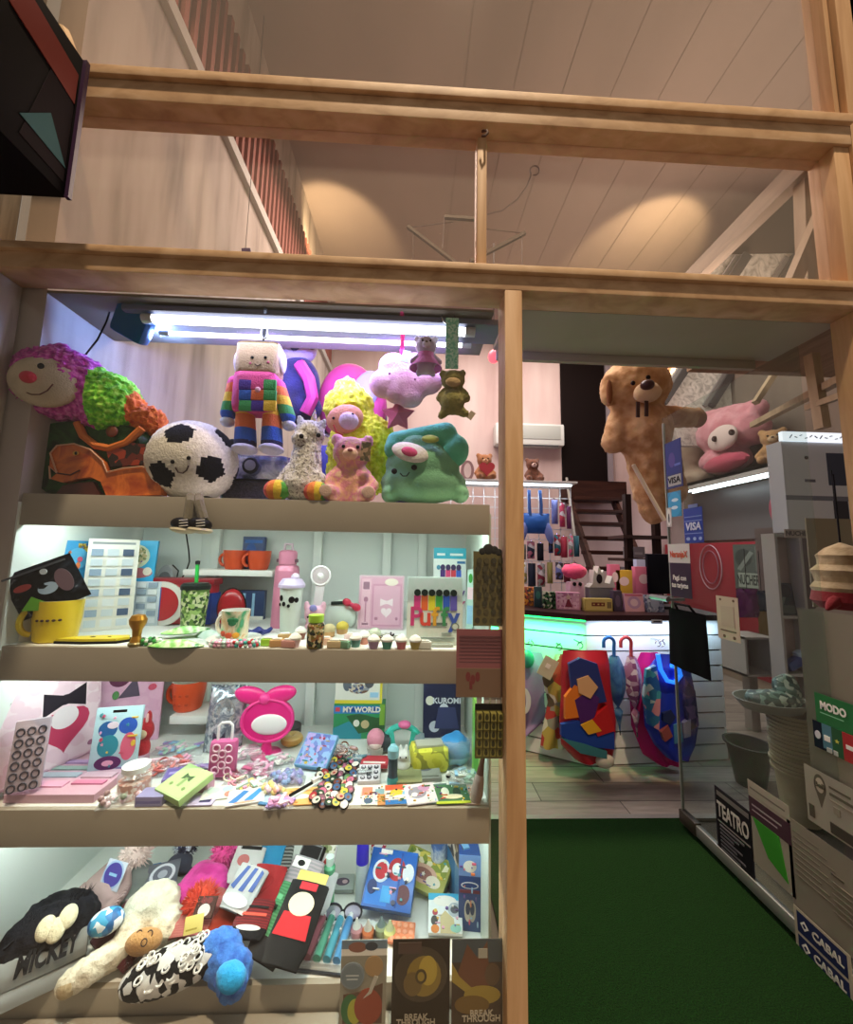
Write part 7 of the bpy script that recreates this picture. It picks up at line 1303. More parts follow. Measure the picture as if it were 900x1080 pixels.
for i, (px, py, w, h) in enumerate(PL):
    row = 0 if i < 3 else 1 if i < 8 else 2 if i < 11 else 3
    t = T('hanging_pouch', desc[i]+' hanging in the '+rowd[row], 'pouch', P(px, py-h/2, YR-.06-.03*(i % 2)), group='pouches hanging on the wire rack'); k = kr
    g = G(); pillow(g, w*k, h*k, .06, PR(cc_[i], cc_[(i+3) % 18], cc_[i], '#c9c4c8', s=24) if i % 2 else M(cc_[i], .5), 8); g.out('pouch', t, loc=(0, 0, -h*k), smooth=60, merge=True)
    g = G(); g.tube([(0, .05, .02), (0, 0, .02), (0, 0, -.01)], .004, CHROME, seg=6); g.out('peg', t)
# ------------------------------------------------------------------ giant bear
o = P(680, 470, 2.0); Lb = lambda x, y, Y=2.0: P(x, y, Y)-o; k = K(o)
BF, BM = F(('#a9784a', '#bd9062', '#c9a074'), cs=10, scale=60), F('#cfae88', scale=60)
t = T('giant_teddy_bear', 'giant caramel teddy bear with dark ribbon hanging beside the stairs', 'soft toy', o)
blob('body', [(Lb(670, 408), (36*k, .26, 31*k), (0, -.1, 0)), (Lb(641, 412, 1.94), (7.5*k, .08, 18*k)), (Lb(702, 388), (10*k, .09, 13*k), (0, .5, 0)), (Lb(678, 455), (28*k, .24, 32*k)), (Lb(654, 440), Lb(648, 466), 12*k, 13*k), (Lb(700, 440), Lb(732, 440), 12*k, 11*k), (Lb(684, 478), Lb(686, 520), 22*k, 17*k), (Lb(686, 520), Lb(690, 540), 16*k, 13*k), (Lb(702, 480, 1.95), Lb(712, 520, 1.9), 14*k, 12*k)], BF, .022, t, fuzz=(.012, 16))
g = G(); g.ell(Lb(683, 414, 1.76), (13*k, .09, 10*k), BM); g.out('muzzle', t, fuzz=(.006, 30))
g = G(); g.ell(Lb(683, 406, 1.68), (6.5*k, .05, 5*k), M('#3a1616', .35)); g.out('nose', t)
eyes(t, [Lb(668, 404, 1.745), Lb(684, 398, 1.75)], 2.4*k, M('#1d0f0c', .2))
g = G(); g.ell(Lb(643, 413, 1.87), (3.2*k, .02, 13*k), M('#7d4a28', .9)); g.out('ear_lining', t)
g = G(); g.ell(Lb(703, 391, 1.93), (4*k, .03, 8*k), M('#8a4f2a', .9), (0, .5, 0)); g.out('ear_lining', t)
g = G()
for x, y0, y1 in ((673, 424, 440), (682, 423, 439)): g.bar(Lb(x, y0, 1.74), Lb(x, y1, 1.74), .03, .012, M('#3a1d14', .6), up=(0, 1, 0))
g.out('ribbon', t)
g = G(); g.ell(Lb(737, 442, 1.98), (6*k, .08, 9*k), M('#9a6f50', .9)); g.out('paw', t)
g = G(); g.tube([Lb(672, 385), Lb(672, 300)], .01, M('#6a5a4a')); g.out('hanging_cord', t)
a, b = P(668, 490, 1.68), P(701, 549, 1.68); t = T('white_pole', 'slim white pole leaning in front of the giant teddy bear', 'pole', b); g = G(); g.tube([a-b, Vector((0, 0, 0))], .016, M('#d9c9b0', .5)); g.out('pole', t)
# dark shelf posts by the stairs
t = T('dark_rack', 'dark brown metal rack with grey boxes between the stairs and the door', 'rack', P(680, 640, 2.5)); o = Vector(t.location); o.z = 0; t.location.z = 0
for x in (664, 694):
    g = G(); v = P(x, 600, 2.5)-o; g.box((v.x, 0, 1.0), (.06, .06, 2.0), M('#2a1a16', .5)); g.out('post', t)
for y in (566, 590, 612, 634):
    g = G(); a, b = P(655, y, 2.5)-o, P(702, y, 2.5)-o; g.box(((a.x+b.x)/2, .1, a.z), (b.x-a.x, .3, .03), M('#3a221c', .5)); g.out('shelf', t)
for x, y, w, lb in ((672, 586, 14, 'grey cardboard box on the dark rack, upper one'), (668, 608, 12, 'grey cardboard box on the dark rack, lower one')):
    q = P(x, y, 2.5); pk = pack('storage_box', lb, 'box', Vector((q.x, 2.47, P(x, 590 if y < 600 else 612, 2.5).z+.016)), w*.0094, .11, .16, M('#8d8588', .6), [('r', .2, .3, .8, .5, M('#b0a9aa'))])
# ------------------------------------------------------------------ right side: shelf with plush, red counter
XS = 3.55
e0, e1 = XX(722, 507, XS), XX(826, 489, XS); zsh = (e0.z+e1.z)/2
t = T('wall_shelf', 'long grey shelf with strip light on the right wall, loaded with big plush', 'shelf', Vector((XS, (e0.y+e1.y)/2, zsh))); o = Vector(t.location)
y0_, y1_ = e1.y-1.0-o.y, e0.y+.5-o.y
g = G(); g.box(((XW-XS)/2, (y0_+y1_)/2, -.02), (XW-XS, y1_-y0_, .04), M('#8d8a88', .4)); g.box((.01, (y0_+y1_)/2, -.045), (.02, y1_-y0_, .09), M('#b5b2b0', .4)); g.out('board', t, smooth=0)
g = G(); g.box((XW-XS-.03, (y0_+y1_)/2, -.39), (.04, y1_-y0_, .66), M('#6a6868', .35, .3)); g.out('back_plate', t, smooth=0)
for dx, r in ((.10, .022), (.26, .012)): g = G(); g.tube([(dx, y0_+.5, -.075), (dx, y1_-.3, -.075)], r, M('#f4f8ff', .4, 0, 'emit', e=5)); g.out('tube', t)
def onS(px, X): q = XX(px, 495, X); q.z = zsh+.001; return q
PKF = F(('#c9808c', '#d99aa4'), cs=8, scale=50); CRF = F(('#c9b29c', '#d6c4b0'), cs=6, scale=50)
o = onS(772, 3.75); Lq = lambda x, y, dx=0: XX(x, y, 3.75+dx)-o; k = K(o)
t = T('pink_bunny_plush', 'large pink plush with white face patch lying on the right wall shelf', 'soft toy', o)
blob('body', [(Lq(768, 455), (.28, 34*k, 24*k)), (Lq(792, 452), (.2, 16*k, 18*k)), (Lq(748, 462), (.1, 8*k, 12*k)), (Lq(765, 486), (.25, 26*k, 14*k)), (Lq(748, 440), Lq(800, 430), 8*k, 9*k)], PKF, .028, t, fuzz=(.015, 12))
g = G(); g.ell(Lq(762, 462, -.24), (.06, 18*k, 13*k), F('#d9c3bf', scale=50)); g.out('face_patch', t)
eyes(t, [Lq(772, 456, -.31), Lq(754, 463, -.31)], 3.2*k, M('#3a1d1a', .2))
g = G(); g.ell(Lq(765, 488, -.2), (.1, 26*k, 9*k), F('#b84a62', scale=60)); g.out('red_dress', t, fuzz=(.02, 20))
o = onS(735, 3.75); t = T('cream_plush', 'big cream plush lump lying on the right wall shelf beside the pink one', 'soft toy', o); k = K(o)
blob('body', [(XX(727, 484, 3.75)-o, (.22, 17*k, 20*k)), (XX(719, 470, 3.8)-o, (.18, 10*k, 18*k)), ((0, 0, 8*k), (.2, 14*k, 9*k))], CRF, .03, t, fuzz=(.012, 12))
o = onS(818, 3.72); k = K(o)
t = bear('tan_shelf_bear', 'small tan bear sitting at the near end of the right wall shelf', 'soft toy', o, 42*k, F('#b48a5c', scale=50), F('#cdb08a'), rz=-.8, vox=.04)
o = XX(872, 312, 2.5); t = T('tan_mezzanine_plush', 'tan plush lying up on the mezzanine behind the thick timber brace', 'soft toy', o); k = K(o)
blob('body', [((0, 0, 8*k), (26*k, .2, 14*k), (0, -.4, 0)), ((14*k, 0, 16*k), (14*k, .16, 14*k)), ((-12*k, 0, 2*k), (14*k, .14, 8*k))], F('#b58a55', scale=50), .02, t, fuzz=(.01, 20))
t = T('mezzanine_floor', 'plain board edge of the mezzanine carrying the tan plush', 'board', XX(860, 330, 2.6)); g = G(); g.box((.5, .2, -.02), (1.6, 1.1, .04), MWOOD); g.out('board', t)
# red counter along the right wall
f0, f1 = Q(761, 705, 0), Q(797, 725, 0); XR = 3.72
ztp = XX(740, 573, XR).z
t = T('red_counter', 'deep red counter front along the right wall with posters on it', 'counter', Vector((XR, 3.4, 0)))
g = G(); g.box((.19, 0, ztp/2+.05), (.36, 1.6, ztp-.1), M('#8f1426', .4), bev=.006); g.out('front', t); g = G(); g.box((.2, 0, .05), (.34, 1.58, .1), M('#9a8a7a', .5)); g.out('plinth', t)
def rposter(nm, x0, x1, y0, y1, m, sh, X=XR): a, b = XX(x0, (y0+y1)/2, X), XX(x1, (y0+y1)/2, X); zt_, zb_ = XX((x0+x1)/2, y0, X).z, XX((x0+x1)/2, y1, X).z; g = G(); w = a.y-b.y; g.box((0, .004, (zt_-zb_)/2), (w, .008, zt_-zb_), m); art(g, sh, w, zt_-zb_, 0, .001); o_ = g.out(nm, t, Vector((X-.005, (a.y+b.y)/2, zb_))-Vector(t.location), (0, 0, -pi/2), 0); return o_, w, zt_-zb_
g = G(); c = XX(750, 598, XR); g.tube([Vector((-.006, .17*cos(a), .27*sin(a)))+c-Vector(t.location) for a in [2*pi*i/32 for i in range(32)]], .006, M('#b08a96', .5), closed=True); g.tube([Vector((-.006, .12*cos(a), .20*sin(a)))+c-Vector(t.location) for a in [2*pi*i/32 for i in range(32)]], .005, M('#8f5f74', .5), closed=True); g.out('round_emblem', t)
o_, w, h = rposter('photo_poster', 775, 812, 574, 622, M('#4f5a54', .5), [('e', .3, .7, .25, .2, M('#333d3a')), ('p', [(.1, .45), (.5, .85), (.6, .8), (.2, .4)], M('#7d8780')), ('r', .65, .4, .95, .95, M('#6a746e')), ('r', .12, .04, .9, .36, M('#97a396'))])
txt('NUCHERAS', .15, M('#333c38'), t, o_.location+Vector((-.006, 0, h*.2)), (pi/2, 0, -pi/2), sx=w/.95, bold=.004)
# ------------------------------------------------------------------ glass door opened inwards
XD = 1.415
YF, YN = Q(718, 866, .03).y, .06
ztd = XX(702, 440, XD).z
d = T('glass_door', 'frameless glass shop door standing open inwards, covered in stickers', 'door', (XD, YN, 0)); dl_ = Vector(d.location)
g = G(); g.box((0, (YF-YN)/2, (ztd+.03)/2), (.008, YF-YN, ztd-.03), M('#eef4f2', .02, 0, 'pane', dust=.012)); g.out('glass', d, smooth=0)
g = G(); g.box((0, (YF-YN)/2, .055), (.024, YF-YN, .05), M('#9a9c98', .4, .5), bev=.003); g.out('bottom_rail', d)
g = G(); g.box((0, YF-YN-.004, ztd/2), (.012, .008, ztd-.06), M('#8f968f', .4)); g.out('edge_strip', d, smooth=0)
g = G(); g.box((0, YF-YN-.05, .058), (.034, .11, .06), M('#4a423a', .4, .4), bev=.004); g.out('pivot_clamp', d)
g = G(); c = XX(712, 632, XD)-dl_; g.tube([c+Vector((-.05, -.02, .0)), c+Vector((-.05, .12, 0))], .014, STEEL); g.tube([c+Vector((-.05, .0, 0)), c+Vector((.05, .0, 0))], .009, STEEL); g.tube([c+Vector((-.05, .10, -.0)), c+Vector((.05, .1, 0))], .009, STEEL); g.out('door_handle', d)
def dst(name, x0, x1, yt0, yb0, m, sh=(), lab=None, yt1=None, yb1=None, off=.006):
    a, b = XX(x0, (yt0+yb0)/2, XD), XX(x1, (yt0+yb0)/2 if yt1 is None else (yt1+yb1)/2, XD)
    zt_, zb_ = XX(x0, yt0, XD).z, XX(x0, yb0, XD).z; w, h = a.y-b.y, zt_-zb_
    g = G(); g.box((0, .0005, h/2), (w, .001, h), m); art(g, sh, w, h, 0); o_ = g.out(name, d, Vector((XD-off, (a.y+b.y)/2, zb_))-dl_, (0, 0, -pi/2), 0)
    if lab: o_['label'] = lab
    return o_, w, h
def dtx(s, o_, w, h, x, z, size, m, fw=None, **kw): txt(s, size, m, o_, ((x-.5)*w, -.0024, z*h), fit=fw and fw*w, **kw)
NV = M('#1a2a6a', .4)
o_, w, h = dst('card_sticker', 703.5, 721, 468, 517, NV, [('r', .05, .3, .95, .97, M('#1f2f78')), ('e', .4, .6, .2, .16, M('#4a3f8a')), ('r', .55, .45, .9, .5, M('#5a6ab8')), ('r', .12, .05, .9, .27, M('#a9aca8'))], 'blue and violet card sticker with white name strip'); dtx('VISA', o_, w, h, .5, .16, h*.18, M('#23242c'), bold=.001)
o_, w, h = dst('round_sticker', 706, 720, 520, 546, M('#2a88b8', .35), [('e', .5, .5, .5, .5, M('#2f9fd0', .35)), ('e', .55, .66, .25, .07, M('#c9e6f2')), ('e', .5, .36, .25, .07, M('#c9e6f2'))], 'sky blue sticker')
o_, w, h = dst('oval_sticker', 704.5, 710, 536, 556, M('#b5b3ae', .5), [('e', .5, .5, .4, .45, M('#d9d7d2')), ('e', .5, .45, .15, .25, M('#4a4a4e'))], off=.0075)
o_, w, h = dst('blue_sticker', 723, 743, 537, 573, M('#1d3fa0', .35), [('r', .04, .62, .96, .64, M('#8aa0d8')), ('r', .04, .74, .96, .76, M('#8aa0d8')), ('r', .04, .26, .96, .28, M('#8aa0d8')), ('e', .2, .12, .1, .05, M('#9ab0e0')), ('e', .55, .12, .08, .05, M('#9ab0e0')), ('e', .85, .12, .08, .05, M('#9ab0e0')), ('r', .3, 1, .8, 1.1, M('#6f7fb0'))], 'bright blue sticker with white name'); dtx('VISA', o_, w, h, .5, .46, h*.3, M('#d3daf0'), .8, bold=.0015, shear=.15)
o_, w, h = dst('payment_sign', 707, 730, 574, 628, M('#2a1638', .4), [('r', 0, .64, 1, 1, M('#cfccc6'))], 'white and dark purple payment sign'); dtx('NaranjaX', o_, w, h, .5, .8, h*.17, M('#c9502f'), .8, bold=.001); dtx('Pagá con', o_, w, h, .5, .36, h*.13, PAPER, .6, bold=.0008); dtx('tus tarjetas', o_, w, h, .5, .22, h*.13, PAPER, .75, bold=.0008)
o_, w, h = dst('paw_card', 758, 781, 628, 672, M('#c9b8a0', .5), [('e', .2+.2*i, .92, .05, .03, M('#6a4a3a')) for i in (0, 3)]+[('e', .3, .08, .06, .04, M('#6a4a3a')), ('e', .75, .08, .06, .04, M('#6a4a3a')), ('r', .2, .3, .8, .78, M('#bfae98')), ('r', .15, .2, .85, .23, M('#6a5a4a'))], 'cream card with paw marks')
SHEET = M('#8f897a', .6); SHEETT = M('#8f8672', .6, 0, 'film', a=.72)
a, b = P(858, 640, .95), P(915, 548, .95); t = T('cardboard_sheet', 'plain tan cardboard sheet hanging behind the gnome plush at the right edge', 'cardboard', ((a.x+b.x)/2, .95, a.z)); g = G(); g.box((0, 0, (b.z-a.z)/2), (b.x-a.x, .006, b.z-a.z), M('#948a74', .7)); g.out('sheet', t, smooth=0); g = G(); g.tube([(0, 0, b.z-a.z), (0, 0, b.z-a.z+.3)], .003, DARK, seg=6); g.out('cord', t)
dst('paper_sheet', 847, 906, 642, 812, SHEETT, [], 'large tan sheet taped inside', off=-.006)
o_, w, h = dst('green_sticker', 862, 912, 730, 760, M('#0f6a34', .4), [('r', .1, .35, .6, .38, M('#8ac4a0'))], 'green payment sticker with white name'); dtx('MODO', o_, w, h, .40, .62, h*.36, PAPER, .55, bold=.0015)
o_, w, h = dst('bank_card_strip', 860.5, 912, 759, 786, M('#16222e', .4), [('r', .0, 0, .2, 1, M('#101a2a')), ('r', .2, .1, .4, 1, M('#4a7a8a')), ('r', .4, .0, .62, 1, M('#16502c')), ('s', .5, .55, .05, M('#c9c24a')), ('r', .62, .0, .95, 1, M('#a81f26')), ('e', .1, .5, .06, .15, M('#c9ccd0')), ('r', .24, .4, .36, .6, PAPER), ('r', .68, .45, .9, .6, PAPER), ('r', .28, .02, .38, .18, M('#a9aca8')), ('r', .42, .02, .5, .18, M('#a9aca8'))], off=.0075)
o_, w, h = dst('pin_leaflet', 852, 912, 806, 862, M('#9a9486', .5), [('e', .28, .74, .11, .2, M('#5a5346')), ('p', [(.2, .62), (.36, .62), (.28, .36)], M('#5a5346')), ('e', .28, .75, .075, .13, M('#b3aa96')), ('r', .45, .8, .8, .84, M('#5a5346')), ('r', .45, .68, .85, .73, M('#5a5346')), ('r', .45, .58, .85, .61, M('#8a8272')), ('r', .5, .4, .6, .52, M('#8a8272')), ('r', .05, .1, .14, .32, M('#4a4438')), ('r', .42, .04, 1, .22, M('#3a342c'))], 'beige leaflet with location pin'); dtx('Bell', o_, w, h, .28, .75, h*.12, M('#4a4438'), bold=.0006)
o_, w, h = dst('theatre_poster', 757, 794, 829, 897, M('#2a2830', .5), [('r', .04, .03, .96, .97, M('#17161c')), ('r', .06, .88, .94, .95, M('#6f6a68')), ('r', .06, .5, .94, .52, M('#8d8884'))]+[('r', .12, .06+.055*i, .5+.35*((i*37) % 5)/5, .085+.055*i, M('#5f5c62')) for i in range(8)], 'black poster with big white title'); dtx('TEATRO', o_, w, h, .5, .68, h*.3, M('#c3beb8'), .86, bold=.002)
o_, w, h = dst('green_leaflet', 793, 835, 823, 905, M('#9a9484', .5), [('r', 0, .84, 1, 1, M('#a39a8c')), ('r', .05, .9, .9, .92, M('#6a6258')), ('r', 0, .56, 1, .8, M('#3f2030')), ('r', .08, .7, .8, .72, M('#9a8a90')), ('r', .08, .64, .7, .655, M('#9a8a90')), ('p', [(.08, .56), (.72, .56), (.86, .1), (.42, .2)], M('#2f8a1f'))], 'leaflet with purple band and bright green corner')
o_, w, h = dst('paper_notice', 835, 912, 862, 950, M('#857e70', .6), [('r', .08, .86-.06*i, .45+.1*(i % 3), .875-.06*i, M('#6c6557')) for i in range(9)]+[('r', .6, .7, .75, .72, M('#4a4438'))]+[('r', .6, .62-.06*i, .95, .635-.06*i, M('#6c6557')) for i in range(6)], 'large beige notice with small writing')
o_, w, h = dst('navy_sticker', 843, 899, 955, 1003, M('#b3aa96', .5), [('r', .06, .52, .94, .94, M('#16204f')), ('r', .06, .12, .94, .46, M('#16204f')), ('p', [(.12, .73), (.2, .83), (.28, .73), (.2, .63)], PAPER), ('p', [(.16, .73), (.2, .78), (.24, .73), (.2, .68)], M('#16204f')), ('p', [(.12, .29), (.2, .39), (.28, .29), (.2, .19)], PAPER), ('p', [(.16, .29), (.2, .34), (.24, .29), (.2, .24)], M('#16204f')), ('r', .3, .04, .9, .06, M('#6a6252'))], 'white bordered sticker with two navy bars', off=.0145)
for z in (.73, .29): dtx('CABAL', o_, w, h, .62, z, h*.22, M('#c9c6be'), .54, bold=.0012)
# black cloth bag hanging on the door handle
a, b = XX(704, 640, XD-.02), XX(747, 640, XD-.02); zb_ = XX(706, 699, XD-.02).z; w, h = a.y-b.y, a.z-zb_
t = T('black_tote_bag', 'plain black cloth bag hanging on the handle of the glass door', 'bag', (XD-.022, (a.y+b.y)/2, a.z), -pi/2)
g = G(); f = lambda s_: (lambda u, v: ((u-.5)*w*(1-.10*(1-v)), s_*.009*(max(0, sin(pi*u))*min(1, v*5+.1))**.5+.003*sin(11*u)*v, -h*v))
g.grid(f(-1), 18, 14, M('#08070a', .95)); g.grid(lambda u, v: f(1)(1-u, v), 18, 14, M('#08070a', .95)); g.out('bag', t, smooth=60, merge=True)
g = G(); g.tube([(-.06, 0, -.005), (-.05, -.02, .03), (.05, -.02, .03), (.06, 0, -.005)], .006, M('#141318', .8)); g.out('handles', t)
# ------------------------------------------------------------------ things behind the door: buckets, tower shelf
def bucket(r0, r1, h, m): g = G(); g.lathe([(0, .0), (r0, 0), (r1-.004, h-.012), (r1+.012, h-.011), (r1+.013, h), (r1-.002, h), (r0-.006, .008), (0, .008)], m, seg=32); return g
bx, by = Q(846, 864, 0).x, Q(846, 864, 0).y; kb = K((bx, by, .3)); br = 19.5*kb
bm_ = M(('#a89c7a', '#c2b694'), .5, 0, 'swirl', scale=6)
proto = None
for i in range(15):
    lb = 'lowest cream bucket of the nested stack behind the door' if i == 0 else 'topmost cream bucket of the nested stack behind the door' if i == 14 else 'cream plastic bucket nested in the middle of the stack behind the door'
    if proto is None:
        proto = T('plastic_bucket', lb, 'bucket', (bx, by, 0), group='cream buckets nested in a stack'); bucket(br*.78, br, .25, bm_).out('bucket', proto)
    else: dup(proto, (bx+.004*sin(i*2), by+.003*cos(i*3), .0205*i), (0, 0, i*.4), lb)
ztop = .0205*14+.2505
q = Vector((bx-.07, by+.05, ztop)); t = T('cloth_tray', 'shallow tray with green patterned cloth resting on the bucket stack', 'tray', q)
g = G(); g.lathe([(0, .001), (br*1.5, .001), (br*1.9, .05), (br*1.94, .055), (br*1.88, .055), (br*1.45, .008), (0, .008)], M('#9aa096', .4), seg=40, sy=.7); g.out('tray', t)
g = G(); g.ell((.02, 0, .05), (br*1.5, br*1.0, .05), PR('#3f5a50', '#6a8a7c', '#27403a', '#a9b8a8', s=40)); g.ell((.10, .0, .09), (br*.7, br*.6, .09), PR('#3f5a50', '#6a8a7c', '#27403a', '#a9b8a8', s=40)); g.out('cloth', t, fuzz=(.02, 14))
q = Q(812, 838, 0); t = T('black_bucket', 'single dark bucket standing on the floor left of the bucket stack', 'bucket', (q.x-.02, q.y+.10, 0)); bucket(.075, .115, .24, M('#23272a', .4)).out('bucket', t)
TX, TY = P(838, 650, 1.55).x, 1.55
t = T('white_tower_shelf', 'tall narrow white tower shelf standing behind the open glass door', 'shelf', (TX, TY, 0)); zt_ = P(838, 562, 1.45).z
WS = M('#b9b3ae', .5); w2 = .098
for s in (-1, 1): g = G(); g.box((s*w2, .05, zt_/2), (.022, .11, zt_), WS, bev=.002); g.out('side', t)
g = G(); g.box((0, .10, zt_/2), (2*w2, .010, zt_), M('#a8908c', .5)); g.out('back', t)
for z in (.02, .32, P(838, 720, 1.4).z, P(838, 655, 1.4).z, zt_-.012): g = G(); g.box((0, .05, z), (2*w2-.022, .09, .02), WS, bev=.002); g.out('shelf', t)
zz = P(838, 655, 1.4).z+.011
pack('picture_frame', 'dark picture with pale diagonal on the upper level of the white tower shelf', 'picture', Vector((TX, TY+.055, zz)), .165, .24, .015, M('#27333c', .4), [('p', [(.1, .2), (.5, .6), (.6, .55), (.3, .1)], M('#6a7a78')), ('e', .6, .75, .3, .2, M('#1a2229')), ('r', .05, .05, .95, .3, M('#5a6a66'))], lean=6)
zz = P(838, 720, 1.4).z+.011
t = T('blue_cap_box', 'blue and white folded cap lying in the middle of the white tower shelf', 'cap', Vector((TX, TY+.035, zz))); g = G(); g.box((0, 0, .07), (.13, .06, .07), M('#1f3a8a', .5), rot=(0, -.5, 0), bev=.02); g.out('cap', t); g = G(); g.box((.05, 0, .13), (.06, .055, .06), M('#a9bcd0', .5), rot=(0, -.5, 0), bev=.015); g.out('white_panel', t)
c0 = Q(806, 742, .02)
t = T('cube_box', 'open white cube box with a pinkish inside beside the white tower shelf', 'box', (P(806, 712, 1.75).x, 1.75, 0)); 
zc0 = P(806, 714, 1.75).z
g = G()
for dx, dz, sx_, sz_ in ((-.13, .15, .016, .30), (.13, .15, .016, .30), (0, .008, .276, .016), (0, .292, .276, .016)): g.box((dx, .13, zc0+dz), (sx_, .26, sz_), WS)
g.box((0, .255, zc0+.15), (.26, .01, .28), M('#8f706c', .6)); g.out('cube', t, smooth=0)
g = G(); g.box((0, .13, zc0/2), (.07, .07, zc0-.002), M('#a39a94', .5), bev=.004); g.out('stand', t)
# white cabinet above the tower
a, b = P(832, 558, 1.42), P(912, 468, 1.42)
t = T('white_wall_cabinet', 'white cabinet with dark windows and a bright lettered top strip, right edge', 'cabinet', ((a.x+b.x)/2, 1.42, zt_+.001)); w, h = b.x-a.x, b.z-zt_
g = G(); g.box((0, .06, h/2), (w, .12, h), M('#d3d6dd', .5), bev=.004); art(g, [('r', .02, .02, .98, .98, M('#dadce3')), ('r', .52, .52, .95, .88, M('#474b5e')), ('r', .0, .35, 1, .40, M('#7d7f8c')), ('r', .55, .02, .72, .35, M('#3f3d48')), ('r', .24, .55, .36, .58, M('#6a6a76')), ('e', .28, .82, .02, .02, M('#3a3a44'))], w, h, 0, .001); g.out('body', t, smooth=0)
g = G(); g.box((0, .0, h+.035), (w, .03, .07), M('#eef2fa', .4, 0, 'emit', e=1.0)); lt = g.out('light_box_strip', t, smooth=0)
for i in range(9): g = G()
g = G()
for i in range(14): x = -w*.42+w*.06*i; g.bar((x, -.017, h+.02+.02*(i % 3)/2), (x+w*.03, -.017, h+.045-.02*(i % 2)), .006, .004, M('#8a8f9c'), up=(0, 1, 0))
g.out('handwriting', t)
sg = P(845, 563, 1.35); t = T('neck_warmer_sign', 'small beige lettered sign hanging under the white cabinet', 'sign', sg); g = G(); g.box((0, 0, 0), (.24, .006, .06), M('#a89a90', .5)); g.out('card', t); txt('NUCHERAS', .045, M('#4a403c'), t, (0, -.005, 0), bold=.0012)
# gnome toy
o = P(892, 628, .62); k = K(o)
t = T('gnome_plush', 'cream layered plush with red scarf hanging at the right edge behind the door', 'soft toy', o)
g = G(); g.lathe([(0, 0)]+[(v*k, z*k) for v, z in ((24, 2), (26, 8), (22, 14), (23, 20), (25, 26), (19, 32), (19, 38), (20, 42), (12, 50), (0, 56))], F(('#b59a72', '#cdb68e'), cs=20, scale=60), seg=28); g.out('layered_hat', t, smooth=60)
g = G(); g.lathe([(20*k, -14*k), (27*k, -6*k), (25*k, 4*k), (0, 5*k)], F('#8f1f26', scale=60), seg=28); g.tube([(-20*k, -.04, -4*k), (-30*k, -.05, -10*k), (-34*k, -.05, -14*k)], [.03, .02, .006], F('#8f1f26', scale=60)); g.out('red_scarf', t, smooth=60)
g = G(); g.tube([(0, 0, 55*k), (0, 0, 130*k)], .004, DARK); g.out('hanging_cord', t)
for px, py, w, h, m, lb, nm in ((789, 636, 24, 30, M('#7a1a78', .2, .6), 'shiny magenta foil balloon hanging before the red counter', 'foil_balloon'), (804, 634, 16, 22, M('#1d3550', .2, .6), 'dark blue foil balloon right of the magenta one', 'foil_balloon'), (816, 640, 16, 22, FOIL, 'silver foil balloon beside the dark blue one', 'foil_balloon'), (812, 660, 24, 40, M('#9a8048', .7), 'mustard cloth hanging under the silver foil balloon', 'hanging_cloth')):
    q = P(px, py, 2.05); k = K(q); t = T(nm, lb, 'balloon' if 'balloon' in nm else 'cloth', q); g = G(); pillow(g, w*k, h*k, .10 if 'balloon' in nm else .03, m, 12, ripple=.012); g.out('balloon' if 'balloon' in nm else 'cloth', t, loc=(0, 0, -h*k/2), smooth=60, merge=True)
    g = G(); g.tube([(0, 0, h*k/2), (0, 0, h*k/2+.35)], .003, DARK, seg=6); g.out('string', t)
o = XX(829, 556, 3.3); o.z = o.z; k = K(o)
t = T('rose_plush', 'tall rose pink plush standing beside the white cabinet', 'soft toy', o+Vector((0, 0, 0))); blob('body', [((0, 0, 20*k), (10*k, .12, 22*k)), ((2*k, 0, 4*k), (9*k, .1, 8*k))], F('#b83a5c', scale=50), .02, t); g = G(); g.box((0, .05, -.35), (.25, .25, .69), M('#6a5a58', .6)); g.out('stand', t)
# ------------------------------------------------------------------ overhead odds and ends
o = P(502, 290, .9); Lm = lambda x, y, Y=.9: P(x, y, Y)-o; DS = M('#4a3838', .6)
t = T('drying_rack', 'dark folding rack with crossed arms hung below the ceiling behind the mullion', 'rack', o)
for a, b in (((430, 239), (492, 286)), ((554, 246), (496, 276)), ((469, 229), (512, 232)), ((468, 296), (492, 280))): g = G(); g.bar(Lm(*a), Lm(*b), .018, .02, DS, up=(0, 1, 0)); g.out('arm', t)
g = G()
for a, b in (((433, 240), (478, 234)), ((552, 246), (500, 240)), ((436, 242), (436, 290)), ((551, 248), (551, 294)), ((469, 230), (467, 262))): g.tube([Lm(*a), Lm(*b)], .003, M('#6a5a5c'), seg=6)
g.out('cords', t)
g = G(); pts = [(514, 226), (530, 222), (546, 210), (556, 196), (560, 186)]; g.tube([Lm(*p) for p in pts]+[Lm(564+5*cos(a), 180+5*sin(a)) for a in [pi*.8+2*pi*i/10 for i in range(10)]], .004, M('#6a5a5c'), seg=6); g.out('loop_cord', t)
g = G(); g.tube([Lm(502, 290), Lm(503, 170)], .003, M('#6a5a5c'), seg=6); g.out('hanging_wire', t)
a = P(521, 376, 2.2); t = T('pink_lamp', 'small glowing pink ball lamp hanging at the back beside the post', 'lamp', a); g = G(); g.ell((0, 0, 0), (.055, .055, .065), M('#ff5a6a', .4, 0, 'emit', e=1.6)); g.out('globe', t); g = G(); g.tube([(0, 0, .06), (0, 0, 1.2)], .004, DARK, seg=6); g.out('cord', t)
o = P(551, 372, .10); t = T('door_chain', 'thin pale chain hanging on the door side of the middle post', 'chain', o); g = G()
for i in range(14): c = Vector((P(545, 372, .04).x-o.x+.004, -.055, -.009*i)); g.tube([c+Vector((.004*cos(a)*(i % 2), .004*cos(a)*((i+1) % 2), .007*sin(a))) for a in [2*pi*j/8 for j in range(8)]], .0014, M('#d6c09a', .4), seg=5, closed=True)
g.out('links', t)
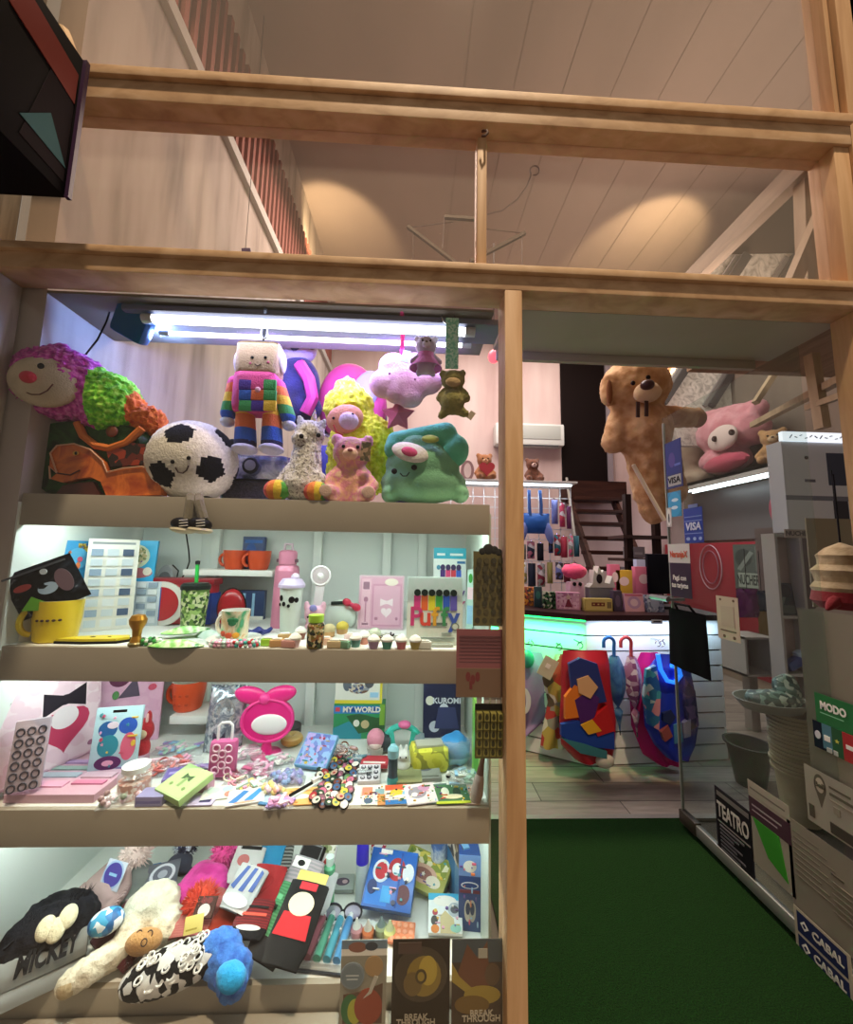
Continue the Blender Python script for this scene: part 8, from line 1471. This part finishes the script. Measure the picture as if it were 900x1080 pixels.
o = P(262, 285, 1.2); t = T('purple_bunting', 'small purple cloth flag hanging by the left wall above the display case', 'bunting', o); g = G(); g.prism([((P(x, y, 1.2)-o).x, (P(x, y, 1.2)-o).z) for x, y in ((255, 262), (264, 262), (270, 285), (255, 285))], -.004, .004, M('#4f2a8a', .6)); g.out('flag', t); g = G(); g.tube([P(259, 262, 1.2)-o, P(259, 262, 1.2)-o+Vector((0, 0, CZ-P(259, 262, 1.2).z))], .002, DARK, seg=5); g.out('string', t)
t = T('loose_wire', 'thin dark wire stretched across the corner under the projecting sign', 'wire', P(20, 255, .02)); g = G(); g.tube([(0, 0, 0), P(60, 266, .02)-P(20, 255, .02), P(97, 276, .02)-P(20, 255, .02)], .002, DARK, seg=6); g.out('wire', t)
# ------------------------------------------------------------------ light
COOL = (.86, 1, .95); WARM = (1, .74, .46); NEUT = (1, .9, .82)
for k in (2, 3, 4): area('lamp_shelf', (-.5, .13, ZT[k-1]-.047), 1.5, .04, 4.2, COOL)
area('lamp_tube', (-.37, .14, 2.15), 1.0, .1, 2.0, (.66, .68, 1))
area('fill_blue_violet', (-.35, .20, 2.17), 1.0, .05, 13.0, (.36, .30, 1), (rad(62), 0, 0))  # added blue-violet fill, tints the walls behind the case; not a fitting
point('lamp_blue', P(150, 345, .20)+Vector((.05, .03, -.03)), 5.5, (.25, .42, 1), .02)
spot('lamp_street', (.9, -4.4, 14.5), (.3, 0, 3.2), 8800, (1, .8, .55), 23, .8, .3)
p1, p2 = Q(338, 185, CZ), Q(722, 200, CZ)
for p in (p1, p2): spot('lamp_ceiling', p+Vector((.0, .15, -.75)), p+Vector((0, .65, 0)), 60, (1, .82, .5), 86, .35, .05)
area('fill_shop', (1.3, 2.6, 4.7), 2.2, 1.6, 110, NEUT)  # unseen panel added as general fill for the shop interior
area('fill_shop', (-.3, 2.2, 4.6), 1.2, 1.6, 55, (1, .86, .8))  # second added fill panel, over the left half of the shop
area('fill_ceiling', (2.6, 1.6, 3.0), .8, .8, 40, (1, .84, .72), (pi, 0, 0))  # unseen, added to brighten the ceiling from below
area('lamp_right_shelf', XX(765, 518, 3.65)+Vector((0, 0, -.05)), .08, 1.4, 8, (.95, .97, 1), (0, rad(25), 0))
w = bpy.data.worlds.new('world'); SC.world = w; w.use_nodes = True
w.node_tree.nodes['Background'].inputs[0].default_value = (.40, .33, .26, 1); w.node_tree.nodes['Background'].inputs[1].default_value = .62
SC.view_settings.view_transform = 'Standard'; SC.view_settings.look = 'None'; SC.view_settings.gamma = 1; SC.view_settings.use_curve_mapping = False
SC.view_settings.exposure = 0.0
SC.cycles.max_bounces = 8; SC.cycles.transparent_max_bounces = 24; SC.cycles.caustics_reflective = False; SC.cycles.caustics_refractive = False
SC.cycles.sample_clamp_indirect = 4; SC.cycles.use_denoising = True
